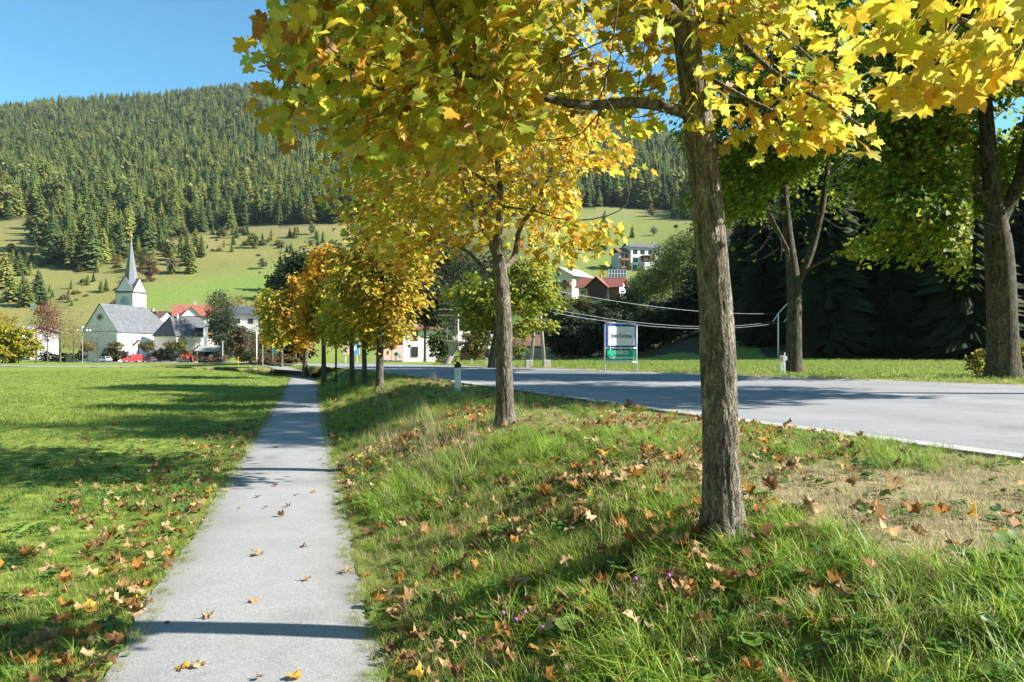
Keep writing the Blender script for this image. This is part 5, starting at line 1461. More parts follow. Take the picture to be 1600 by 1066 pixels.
# kiosk hut
hut = empty('hut', (X_(332, 178), 178, gz(X_(332, 178), 178)), R(-6), label='dark brown timber hut with grey shingle roof beside the lane', cat='hut')
m = MB(); 
for k in range(-9, 10): m.box(k*.29-.135, k*.29+.135, -1.72, -1.6, .0, 2.9 if abs(k) > 3 else .95)
for i_ in range(19):
    k = i_-9; zt = 2.9 if abs(k) > 3 else .95
    MB().box(k*.29-.138, k*.29+.138, -1.72 - (i_ % 3)*.012, -1.6, 0, zt).build('plank', M_DWOOD, hut)
MB().box(-2.75, 2.75, 1.5, 1.7, -.6, 2.9).box(-2.75, -2.6, -1.59, 1.5, -.6, 2.9).box(2.6, 2.75, -1.59, 1.5, -.6, 2.9).build('wall', M_DWOOD, hut)
rf = MB().prism([(-2.6, 2.72), (0, 3.9), (2.4, 2.85), (2.4, 3.0), (0, 4.07), (-2.6, 2.9)], 0, -3.25, 3.25).build('roof', M_GWOOD, hut)
for r_ in range(4):
    for k in range(16):
        y0 = -2.62 + r_*.65; z0 = 2.9 + r_*.30
        MB().poly([(-3.25+k*.406, y0, z0+.05), (-3.25+k*.406+.39, y0, z0+.05), (-3.25+k*.406+.39, y0+.7, z0+.345), (-3.25+k*.406, y0+.7, z0+.345)], [(0, 1, 2, 3)]).build('shingle', M_GWOOD, rf)
MB().box(.15, .95, -1.80, -1.76, 1.2, 2.0).build('notice', M_FRAMEW, hut)
MB().cbox((0, -1.69, 1.0), (2.1, .25, .08)).build('counter', M_BWOOD, hut)
MB().box(2.4, 2.75, -1.75, -1.5, 0, 1.2).build('plinth', M_BWOOD, hut)

# houses on the right hillside
h = house('chalet', 'cream gabled chalet with wooden balcony on the bank', 'chalet', 890, 228, 9.5, 8.6, 4.8, 2.2, 50, M_CREAM, M_LIGHTROOF, 1.2,
      [('l', -1.5, 2.0, 1.1, 1.1), ('l', 2.0, 2.0, 1.2, 1.3), ('l', .8, 4.7, .8, .8), ('l', -1.4, .1, 1.2, 1.0), ('f', -2, 2, 1.1, 1.2)], M_FRAMED, base_py=456, sink=6, chim=[(1, .5, .5, .9)])
MB().box(-6.3, -4.8, -4.5, .8, 1.4, 2.3).build('balcony', M_BWOOD, h)
h = house('chalet', 'chalet with dull red roof and cross gable below the white hotel', 'chalet', 941, 205, 11.6, 7.4, 3.6, 2.5, -22, M_WHITE, M_REDROOF, .9,
      [('f', -4.4, 1.2, 1.1, 1.2), ('f', 3.6, 1.2, 1.2, 1.3), ('r', -1.2, .6, 1.0, 2.0), ('r', 1.2, .6, 1.0, 2.0), ('r', 0, 3.4, .9, 1.0)], M_FRAMED, base_py=469, sink=6, chim=[(-.5, .2, .5, .9)])
MB().prism([(-2.7, 0), (2.3, 0), (2.3, 3.5), (-.2, 5.7), (-2.7, 3.5)], 1, -5.2, -1).build('cross_gable', M_DWOOD, h)
m = MB()
for s in (-1, 1):
    pr = [(-.2, 5.85), (-.2+s*3.3, 3.0), (-.2+s*3.3, 3.2), (-.2, 6.1)]
    m.prism(pr[::-1] if s < 0 else pr, 1, -6.0, -.5)
m.build('gable_roof', M_REDROOF, h)
MB().box(3.0, 5.8, -3.78, -3.72, -.2, 3.0).build('timber_cladding', M_BWOOD, h)
h = house('hotel', 'large white hotel with grey roof high on the hillside', 'hotel', 1002, 300, 13.5, 9, 9.2, 1.7, 16, M_WHITE, M_SLATE, .7,
      [('f', -4.8, 6.4, 1.7, 1.5), ('f', -1.6, 6.4, 1.7, 1.5), ('f', 1.8, 6.4, 1.5, 1.5), ('f', 3.8, 6.2, 1.4, 1.8), ('f', 5.6, 6.2, 1.0, 2.0), ('f', -4.8, 3.2, 1.9, 1.6), ('f', -5.0, .2, 1.6, 1.6), ('r', 0, 6.2, 1.6, 1.5)], M_FRAMED, base_py=424, sink=8, chim=[(-5, .6, .8, 1.2), (-1.5, 1, .6, 1.2), (5.6, .2, .8, 1.4)])
MB().box(-2.6, 3.5, -7.2, -4.53, 5.3, 5.6).box(-2.3, -.2, -6.8, -4.54, 3.4, 5.3).box(.3, 2.6, -6.8, -4.54, 3.4, 5.3).build('bay_roof', M_DWOOD, h)
MB().box(-2.6, 6.5, -8.5, -4.55, -6, 2.6).build('terrace_wall', M_WHITE, h)
MB().box(-11.4, -6.78, -3.5, 4.2, -6, 7.0).build('side_wing', M_GREYWALL, h)
MB().prism([(-4.2, 6.8), (.2, 8.9), (4.8, 6.8), (4.8, 7.0), (.2, 9.15), (-4.2, 7.0)], 0, -12.0, -6.76).build('side_roof', M_BROWNROOF, h)
MB().box(-11.2, -6.8, -4.7, -3.55, 3.6, 4.5).box(-11.2, -6.8, -4.7, -3.55, .4, 1.3).build('side_balcony', M_BWOOD, h)
for u in (-10, -8.2):
    for v in (1.4, 4.6): window(h, 'f', 1, 7.0, u, v, 1.1, 1.7, frame=M_FRAMED)
MB().prism([(6.9, -6), (10.6, -6), (10.6, 7.2), (6.9, 9.6)], 1, -3.6, 4.0).build('end_wing', M_WHITE, h)
MB().prism([(6.85, 9.9), (11.2, 7.0), (11.2, 7.25), (6.85, 10.15)], 1, -4.2, 4.6).build('end_roof', M_LIGHTROOF, h)
# glazed panel wall below the hotel
g = empty('panel_wall', P(951, 440, 268), R(8), label='white framed wall of dark glass panels below the hotel', cat='solar panels')
pw, ph = 6.6, 4.4
m = MB()
for i in range(7): m.box(i*pw/6-.09, i*pw/6+.09, -.1, .1, 0, ph)
for j in range(4): m.box(.092, pw-.092, -.08, .08, max(j*ph/3-.09, 0), min(j*ph/3+.09, ph))
m.build('frame', M_FRAMEW, g)
M_PV = plain('blue_glass_panel', (.10, .16, .30), .15, .1, 1, spec=.7)
for i in range(6):
    for j in range(3):
        MB().box(i*pw/6+.095, (i+1)*pw/6-.095, -.03, .03, j*ph/3+.095, (j+1)*ph/3-.095).build('panel', M_PV, g)
MB().box(-.2, pw+.2, .12, .6, -5, ph-.4).build('footing', M_CONCRETE, g)
house('house', 'small white gabled house between trees high on the right slope', 'house', 1304, 178, 5.5, 4.6, 3.0, 2.4, 55, M_WHITE, M_DARKROOF, .5,
      [('l', 0, 1.0, .9, 1.1), ('f', -1, 1.0, .9, 1.1)], M_FRAMED, base_py=393, sink=5)

# white house across the road with a red panelled balcony
h = house('apartment_house', 'white house with orange red balcony panels across the road', 'house', 652, 112, 5.4, 8, 5.4, 1.6, 16, M_WHITE, M_BROWNROOF, .5,
      [('f', -1.0, 3.7, .85, 1.3), ('f', -1.0, 1.3, .85, 1.35)], M_FRAMED, base_py=570, sink=1.5)
MB().box(-4.9, -2.72, -2.6, 3.6, -1.5, 5.3).build('recessed_wing', M_CREAM, h)
M_ORANGE = plain('orange_render', (.55, .13, .05), .8, .12, 3)
bl = MB().box(-4.9, -2.73, -3.6, -2.63, 3.0, 4.2).box(-4.9, -4.0, -3.3, -2.63, 4.2, 5.4).box(-3.2, -2.73, -3.3, -2.63, 4.2, 5.4).build('balcony', M_ORANGE, h)
window(h, 'f', 1, 5.24, -3.6, 4.2, .7, 1.1, frame=M_FRAMED); window(h, 'f', 1, 5.24, -3.5, 1.2, 1.0, 1.3, frame=M_FRAMED)
MB().prism([(-5.4, 5.38), (-2.75, 5.38), (-2.75, 5.9), (-5.4, 5.6)], 1, -3.8, 4).build('wing_roof', M_BROWNROOF, h)
# timbered farm buildings
h = house('farmhouse', 'dark timbered farmhouse with white ground floor behind the pole', 'house', 818, 128, 7.5, 7, 2.7, 1.6, -8, M_WHITE, M_BROWNROOF, .9,
      [('f', -1.8, .5, .8, .8), ('f', .4, .7, .9, .5), ('f', 2.2, .5, .8, .8)], M_FRAMED, base_py=563, sink=1)
MB().box(-3.77, 3.77, -3.75, -3.52, 1.35, 2.55).build('timber_balcony', M_DWOOD, h)
house('barn', 'low barn with pale metal roof half hidden by the shrub', 'barn', 745, 118, 4.6, 6.5, 2.0, 2.4, -4, M_DWOOD, M_LIGHTROOF, .5, [('f', .5, .4, .8, .8)], M_FRAMED, base_py=562, sink=1)
# stone wall at the foot of the dark bank
w_ = empty('retaining_wall', (X_(890, 105), 105, gz(X_(890, 105), 105)), R(6), label='long low grey stone wall at the foot of the dark bank', cat='wall')
for r_ in range(3):
    for k in range(26):
        wd = rng.uniform(.75, .98)
        MB().box(-9+k*.72, -9+k*.72+.69, -.25+rng.uniform(-.05, .05), .3, -.3+r_*.62, .29+r_*.62).build('stone', M_STONE, w_)
# grey rock outcrops of the bank
M_ROCK = plain('grey_rock', (.20, .195, .185), .95, .35, 1.3, bmp=.8)
for k, (px, py, Z, s) in enumerate([(872, 527, 140, 2.6), (905, 532, 138, 3.0), (888, 520, 150, 2.4), (1010, 540, 112, 2.2)]):
    rg = np.random.default_rng(900+k); m = MB(); m.ball((0, 0, 0), s, 14, sc=(1.3, .8, .8))
    m.v = [tuple(np.array(v)*(1+.35*mnoise.noise(Vector(v)*.8 + Vector((k*9, 0, 0))))) for v in m.v]
    x = (px-CX)*Z/F
    o = m.build('rock', M_ROCK, loc=(x, Z, gz(x, Z)+s*.25))
    tag(o, ['pale rock outcrop left on the dark bank', 'widest grey rock outcrop on the dark bank', 'grey rock outcrop highest on the dark bank', 'grey rock low beside the town sign'][k], 'rock', 'rock outcrops on the dark bank')
# ------------------------------------------------------------------ street furniture, signs and vehicles
def text(name, body, size, parent, loc, mat, width=1.0, rot=(R(90), 0, 0), align='CENTER', bold=0.0):
    cu = bpy.data.curves.new(name, 'FONT'); cu.body = body; cu.size = size; cu.align_x = align; cu.align_y = 'CENTER'
    cu.extrude = .002; cu.offset = bold
    cu.materials.append(mat)
    to = bpy.data.objects.new(name, cu); COL.objects.link(to)
    bpy.context.view_layer.update()
    me = bpy.data.meshes.new_from_object(to.evaluated_get(bpy.context.evaluated_depsgraph_get()))
    bpy.data.objects.remove(to)
    o = bpy.data.objects.new(name, me); COL.objects.link(o)
    o.parent = parent; o.location = loc; o.rotation_euler = rot; o.scale = (width, 1, 1)
    return o
def at_px(px, Z, by=None):
    x = (px-CX)*Z/F
    return (x, Z, gz(x, Z) if by is None else pz(Z, by))

# town sign: two posts, three rails, blue bordered board and green board
Zs = 30.5; s_ = F/Zs
ts = empty('town_sign', at_px(970, Zs), R(24), label='large town entry sign in a tube frame above a green board', cat='sign')
w2 = 53/2/s_/math.cos(R(24)); hz = EYE - ts.location[2]
tz = lambda py: pz(Zs, py) - ts.location[2]
MB().tube([(-w2, 0, -.3), (-w2, 0, tz(505.5)-.05), (-w2+.05, 0, tz(505.5))], .035, 10).tube([(-w2+.05, 0, tz(505.5)), (w2-.05, 0, tz(505.5))], .035, 10).tube([(w2-.05, 0, tz(505.5)), (w2, 0, tz(505.5)-.05), (w2, 0, -.3)], .035, 10).build('frame', M_PAINTW, ts, smooth=True)
MB().tube([(-w2, 0, tz(544)), (w2, 0, tz(544))], .03, 8).build('rail', M_PAINTW, ts, smooth=True)
MB().tube([(-w2, 0, tz(566)), (w2, 0, tz(566))], .03, 8).build('rail', M_PAINTW, ts, smooth=True)
for z_ in (tz(506.8), tz(542.3), tz(545.2), tz(564.6)):
    for u in (-.65, 0, .65): MB().cbox((u*w2, 0, z_), (.035, .03, .11)).build('clamp', M_PAINTW, ts)
M_SBLUE = plain('sign_blue', (.035, .09, .42), .45, .06, 3); M_SWHITE = plain('sign_white', (.86, .86, .85), .45, .03, 3); M_SGREEN = plain('sign_green', (.0, .36, .20), .45, .06, 3)
bw = w2 - .08
bd = MB().box(-bw, bw, -.03, .0, tz(541.5), tz(508)).build('blue_board', M_SBLUE, ts)
MB().box(-bw+.075, bw-.045, -.042, -.034, tz(540), tz(510.5)).build('white_face', M_SWHITE, bd)
text('lettering', 'Ebene Reichenau', .25, bd, (0.01, -.046, tz(525)), M_BLACK, .60, bold=.003)
gb = MB().box(-bw+.02, bw-.02, -.03, .0, tz(563.5), tz(547)).build('green_board', M_SGREEN, ts)
text('lettering', 'UNESCO', .20, gb, (.02, -.036, tz(551.2)), M_SWHITE, .85, bold=.004)
text('lettering', 'Biosphärenpark Gemeinde', .15, gb, (.01, -.036, tz(559)), M_SWHITE, .72, bold=.004)

# delineator posts
def delineator(label, px, Z, hgt, by=None, red=False, cap=True, rz=0, pale=None):
    r = empty('marker_post', at_px(px, Z, by), R(rz), label=label, cat='marker post', group='roadside marker posts')
    b = pale or M_PAINTW
    w = .075
    MB().prism([(-w, -.05), (w, -.05), (w*.55, .05), (-w*.55, .05)], 2, -.2, hgt*.80).build('post', b, r)
    if cap:
        MB().prism([(-w*1.06, -.055), (w*1.06, -.055), (w*.6, .054), (-w*.6, .054)], 2, hgt*.802, hgt*.93).prism([(-w*.6, -.03), (w*.6, -.03), (w*.4, .04), (-w*.4, .04)], 2, hgt*.931, hgt).build('cap', M_BLACK, r)
    MB().box(-.022, .022, -.058, -.0505, hgt*.55, hgt*.72).build('reflector', M_RED if red else M_STEEL, r)
    return r
delineator('white marker post with black cap in the shaded verge by the maple', 715.5, 17.6, .70, None)
delineator('white marker post with red reflector at the foot of the forked maple', 1221, 28.7, .92, None, red=True)
delineator('short white marker post at the far edge of the road', 760, 42, .62, None)
delineator('small white marker post beside the shrub across the road', 737, 46, .5, None)
M_PINK = plain('pinkish_post_paint', (.78, .58, .50), .6, .06)
delineator('pinkish white pointed post at the curve beyond the row', 486, 47, .62, None, cap=False, pale=M_PINK)
r_ = empty('signpost', at_px(1226, 28.9), 0, label='small white box on a post beside the forked maple', cat='post')
MB().tube([(0, 0, -.1), (0, 0, .85)], .025, 8).build('pole', M_PAINTW, r_); MB().cbox((.03, 0, .62), (.12, .1, .16)).build('box', M_PAINTW, r_)

# wooden twin pole with concrete feet, a thin distant pole and the wires between
tp = empty('twin_pole', at_px(840, 38.5), R(10), label='twin legged wooden power pole with a cross bar on concrete feet', cat='power pole')
for s in (-1, 1):
    MB().tube([(s*.36, 0, .1), (s*.14, 0, 2.8), (s*.06, 0, 4.4)], [.10, .085, .075], 12).build('leg', M_GWOOD, tp, smooth=True)
    MB().box(s*.47-.19, s*.47+.19, -.16, .16, -.3, .38).build('foot', M_CONCRETE, tp, bevel=.02)
MB().tube([(-.45, -.1, 2.3), (.45, -.1, 2.3)], .045, 8).build('cross_bar', M_GWOOD, tp)
ca = MB().box(-.9, .9, -.06, .06, 4.1, 4.22).build('cross_arm', M_GWOOD, tp)
for u in (-.8, 0, .8): MB().tube([(u, 0, 4.22), (u, 0, 4.4)], .04, 8).build('insulator', M_PAINTW, ca)
tpz = tp.location
p2 = empty('power_pole', at_px(1216, 62), 0, label='thin pale pole with splayed arms left of the forked maple', cat='power pole')
zt = pz(62, 490) - p2.location[2]
MB().tube([(0, 0, -.2), (0, 0, zt)], [.08, .055], 8).build('pole', M_PAINTW, p2, smooth=True)
MB().tube([(0, 0, zt), (1.0, 0, zt+1.1)], .035, 6).build('arm', M_PAINTW, p2); MB().tube([(-.45, 0, zt-.7), (0, 0, zt)], .03, 6).build('arm', M_PAINTW, p2); MB().tube([(.5, 0, zt-.7), (.95, 0, zt-.1)], .03, 6).build('arm', M_PAINTW, p2)
def wire(label, a, b, sag, r=.016):
    a, b = np.array(a), np.array(b); pts = []
    for i in range(25):
        t = i/24; p = a*(1-t)+b*t; p[2] -= sag*4*t*(1-t); pts.append(p - a)
    o = MB().tube(pts, r, 5).build('wire', M_STEEL, loc=tuple(a))
    return tag(o, label, 'wire', 'power lines across the field')
w0 = np.array(tpz)
wire('upper power line from the twin pole to the thin pole', w0 + np.array([-.8, 0, 4.35]), np.array(p2.location)+np.array([0, 0, zt]), .5, .008)
wire('middle power line from the twin pole to the thin pole', w0 + np.array([0, 0, 3.2]), np.array(p2.location)+np.array([-.45, 0, zt-.7]), .7, .007)
wire('lowest power line from the twin pole to the thin pole', w0 + np.array([.8, 0, 2.85]), np.array(p2.location)+np.array([.5, 0, zt-.7]), .7, .007)
wire('power line rising from the thin pole behind the forked maple', np.array(p2.location)+np.array([1.0, 0, zt+1.1]), np.array(p2.location)+np.array([26, 14, zt+9]), .5, .008)

# carved pole of a dead trunk with boards
cp_ = empty('carved_pole', at_px(712, 46), 0, label='carved dead tree trunk with wooden boards and cut out figures', cat='sculpture')
k_ = 46/F
pts = [(-.62, 0, -.1), (-.45, 0, .35), (-.2, .02, .8), (-.02, 0, 1.2), (.05, 0, 1.75), (.06, 0, 2.4), (.08, 0, 3.0), (.08, 0, 3.6)]
tv, tf = tube_np(np.array(pts), [.26, .22, .20, .19, .19, .15, .15, .15], 18)
tv = tv + np.array([[mnoise.noise(Vector(p)*4)*.05, mnoise.noise(Vector(p)*4+Vector((9, 0, 0)))*.05, 0] for p in tv])
M_SILVER = bark_material('silver_dead_wood', (.30, .28, .25), (.62, .59, .54), s=.6, amt=.1)
tr_ = link('trunk', fast_mesh('trunk', tv, tf, [M_SILVER], smooth=True), cp_)
for z_, a in ((1.45, .14), (1.0, .2), (1.62, -.12)): MB().ball((a, -.14, z_), .14, 10, sc=(1, .8, 1.3)).build('knot', M_SILVER, tr_, smooth=True)
MB().box(-1.05, -.05, -.22, -.16, 3.12, 3.42).build('dark_board', M_DWOOD, cp_)
MB().box(-1.08, -.03, -.24, -.15, 3.423, 3.48).box(-1.08, -.03, -.24, -.15, 3.06, 3.118).build('board_edge', M_GWOOD, cp_)
MB().box(.02, .16, -.20, -.155, 1.9, 3.3).build('carved_panel', M_GWOOD, cp_)
for q_ in range(6): MB().box(.045, .135, -.215, -.203, 2.0+q_*.21, 2.13+q_*.21).build('carved_mark', M_DWOOD, cp_)
MB().box(-.62, .0, -.24, -.05, 1.42, 1.54).box(.2, .55, -.24, -.05, 1.38, 1.48).build('shelf', M_GWOOD, cp_)
MB().box(-.54, -.47, -.19, -.13, 1.543, 2.35).box(-.24, -.18, -.19, -.13, 1.543, 2.1).box(-.468, -.242, -.18, -.14, 1.88, 1.95).build('carved_figure', M_GWOOD, cp_)
MB().prism([(-.64, 2.02), (-.36, 2.02), (-.5, 2.36)], 1, -.21, -.192).build('triangle_figure', M_GWOOD, cp_)
o = MB().tube([(0, 0, 0), (.14, 0, .12)], .05, 8).build('offcut', M_GWOOD, loc=(X_(703, 30), 30, .75)); tag(o, 'small loose wooden offcut lying at the road edge', 'wood piece')

# pinkish hoarding and map board, signs, lamps
hb = empty('hoarding', at_px(612, 84), R(18), label='pale pink two panel hoarding in front of the white house', cat='billboard')
M_HPINK = plain('pink_hoarding', (.70, .42, .40), .7, .08, 2); M_TEAL = plain('teal_print', (.10, .42, .40), .6, .08)
MB().box(-1.25, -.03, -.05, 0, .25, 1.95).build('panel', M_HPINK, hb); MB().box(.03, 1.25, -.05, 0, .2, 1.95).build('panel', M_HPINK, hb)
MB().box(-1.2, -.15, -.062, -.053, 1.75, 1.8).box(.08, .6, -.062, -.053, 1.75, 1.8).build('print_line', M_BWOOD, hb)
MB().prism([(.6, .7), (1.0, .55), (1.0, 1.05), (.75, 1.0)], 1, -.062, -.053).build('print_patch', M_TEAL, hb)
MB().prism([(.15, 1.5), (.3, 1.62), (.5, 1.5), (.3, 1.55)], 1, -.062, -.053).build('print_mark', M_DWOOD, hb)
for u in (-1.2, 0, 1.2): MB().box(u-.04, u+.04, .005, .08, -.3, 1.9).build('post', M_GWOOD, hb)
o = MB().tube([(0, 0, -.2), (.04, 0, .9)], .05, 8).build('bollard', M_BLACK, loc=at_px(618, 82.5)); tag(o, 'thin dark bollard in front of the pink hoarding', 'bollard')
mb_ = empty('map_board', at_px(549, 66), R(14), label='village map board half pink half blue on two white legs', cat='information board')
MB().box(-.72, .72, -.04, 0, .75, 1.85).build('board', M_SWHITE, mb_)
M_MAPB = plain('map_blue', (.10, .30, .62), .5, .1, 4); M_MAPP = plain('map_pink', (.70, .45, .42), .5, .15, 4)
MB().box(.12, .68, -.055, -.043, .80, 1.8).build('blue_map', M_MAPB, mb_); MB().box(-.68, .10, -.055, -.043, .80, 1.8).build('pink_map', M_MAPP, mb_)
MB().prism([(.15, 1.0), (.5, 1.3), (.3, 1.6), (.2, 1.3)], 1, -.066, -.057).build('map_mark', M_SWHITE, mb_)
for u in (-.5, .5): MB().tube([(u, .03, -.2), (u, .03, .75)], .035, 8).build('leg', M_PAINTW, mb_)
ys_ = empty('hydrant_sign', at_px(674, 84), 0, label='small yellow sign on a post by the white house', cat='sign')
MB().tube([(0, 0, -.2), (0, 0, 1.75)], .035, 8).build('pole', M_STEEL, ys_); MB().box(-.18, .3, -.06, -.035, 1.45, 1.8).build('plate', M_YELLOW, ys_)
bs = empty('road_sign', at_px(462.5, 74), 0, label='square yellow and brown sign on a grey pole beyond the path end', cat='sign')
MB().tube([(0, 0, -.2), (0, 0, 1.5)], .035, 8).build('pole', M_STEEL, bs); p_ = MB().box(-.2, .2, -.05, -.025, 1.42, 1.86).build('plate', M_YELLOW, bs)
MB().box(-.13, -.03, -.06, -.052, 1.68, 1.78).box(.04, .13, -.06, -.052, 1.68, 1.78).box(-.12, .12, -.06, -.052, 1.5, 1.62).build('symbol', M_DWOOD, p_)
te = empty('banner_sign', at_px(429, 80), R(-20), label='blue green banner sign on a pole by the hedge', cat='banner')
MB().tube([(-.25, 0, -.2), (-.25, 0, 2.2)], .035, 8).build('pole', M_STEEL, te); MB().box(-.2, .25, -.02, .02, 1.2, 1.75).build('green_panel', M_TEAL, te); MB().box(-.2, .25, -.02, .02, 1.753, 2.2).build('blue_panel', M_MAPB, te)
la = empty('street_lamp', at_px(401, 76), 0, label='white street lamp with glass lantern head at the path end', cat='street lamp', group='street lamps')
MB().tube([(0, 0, -.2), (0, 0, 3.1)], [.055, .04], 10).build('pole', M_PAINTW, la, smooth=True)
lh = MB().tube([(0, 0, 3.1), (0, 0, 3.5)], [.10, .17], 8).build('lantern', M_SWHITE, la); MB().tube([(0, 0, 3.503), (0, 0, 3.62)], [.22, .05], 8).build('lamp_cap', M_STEEL, lh)
l2 = empty('post', at_px(410.5, 72), 0, label='thin grey post with small dark cap right of the lamp', cat='post')
MB().tube([(0, 0, -.2), (0, 0, 2.1)], .04, 8).build('pole', M_STEEL, l2); MB().tube([(0, 0, 2.1), (0, 0, 2.2)], [.06, .03], 8).build('cap', M_BLACK, l2)
l3 = empty('street_lamp', at_px(348, 150), 0, label='slim pale lamp post in front of the hut', cat='street lamp', group='street lamps')
MB().tube([(0, 0, -.2), (0, 0, 4.4)], .06, 8).build('pole', M_PAINTW, l3); MB().box(-.15, .15, -.6, .1, 4.4, 4.5).build('head', M_STEEL, l3)
l4 = empty('street_lamp', at_px(129, 170), 0, label='lamp post with three white globe heads before the church gable', cat='street lamp', group='street lamps')
MB().tube([(0, 0, -.2), (0, 0, 8.0)], .07, 8).build('pole', M_STEEL, l4)
for dx, dz in ((-1.1, 7.6), (.0, 8.2), (1.0, 7.5), (1.7, 7.5)): MB().ball((dx, 0, dz), .24, 10).tube([(0, 0, 7.3), (dx, 0, dz)], .03, 5).build('globe', M_SWHITE, l4, smooth=True)
fl = empty('flag_banner', at_px(321, 190), 0, label='tall white banner flag on a pole behind the hut', cat='flag')
MB().tube([(.55, 0, -.2), (.55, 0, 9.2)], .06, 8).build('pole', M_STEEL, fl)
m = MB(); nb_ = 8
for i in range(nb_): m.poly([(-.5, .08*math.sin(i*.9), 4.2+i*.6), (.48, 0, 4.2+i*.6), (.48, 0, 4.2+(i+1)*.6), (-.5, .08*math.sin((i+1)*.9), 4.2+(i+1)*.6)], [(0, 1, 2, 3)])
m.build('cloth', M_SWHITE, fl)
for px, Z, hh, lb in ((372, 73, .78, 'yellow marker stake at the meadow edge near the lane'), (389, 46, .60, 'thin yellow marker stake standing in the meadow')):
    q_ = empty('marker_stake', at_px(px, Z), 0, label=lb, cat='stake', group='yellow stakes in the meadow')
    MB().tube([(0, 0, -.1), (0, 0, hh)], .03, 8).build('stake', M_YELLOW if px == 372 else M_DWOOD, q_); MB().cbox((0, 0, hh+.04), (.14, .05, .12)).build('plate', M_YELLOW, q_)
    MB().cbox((0, 0, .03), (.12, .12, .06)).build('foot', M_YELLOW, q_)
# wayside shrine post
ws = empty('wayside_cross', at_px(216.5, 198), 0, label='dark roofed wayside cross in front of the church wall', cat='wayside cross')
MB().box(-.14, .14, -.14, .14, -.2, 5.0).build('post', M_DWOOD, ws); MB().box(-.7, .7, -.08, .08, 4.0, 4.25).build('cross_bar', M_DWOOD, ws)
MB().prism([(-1.3, 4.3), (0, 5.8), (.7, 4.9), (.7, 5.05), (0, 6.0), (-1.3, 4.5)], 1, -.5, .5).build('roof', M_DWOOD, ws)
bn = empty('waste_container', at_px(110, 198), 0, label='grey waste container behind the bare trees', cat='container')
MB().prism([(-.8, 0), (.8, 0), (.95, 1.5), (-.95, 1.5)], 1, -.6, .6).build('body', M_GREYWALL, bn); MB().box(-1.0, 1.0, -.65, .65, 1.503, 1.65).build('lid', M_STEEL, bn)
# rail fence behind the bare trees
fe = empty('fence', at_px(84, 199), 0, label='short brown wooden rail fence behind the bare trees', cat='fence')
for k in range(6): MB().box(-3+k*1.2-.07, -3+k*1.2+.07, -.07, .07, -.2, 1.5).build('post', M_DWOOD, fe)
for z_ in (.5, .9, 1.3): MB().box(-3.2, 3.2, -.12, -.075, z_, z_+.16).build('rail', M_DWOOD, fe)
fe = empty('fence', at_px(588, 92), R(4), label='low grey wire fence panels left of the pink hoarding', cat='fence')
for k in range(8): MB().tube([(-4+k*.9, 0, -.2), (-4+k*.9, 0, 1.0)], .03, 6).build('post', M_STEEL, fe)
for z_ in (.2, .4, .6, .8, .95): MB().tube([(-4, 0, z_), (2.3, 0, z_)], .014, 4).build('wire', M_STEEL, fe)

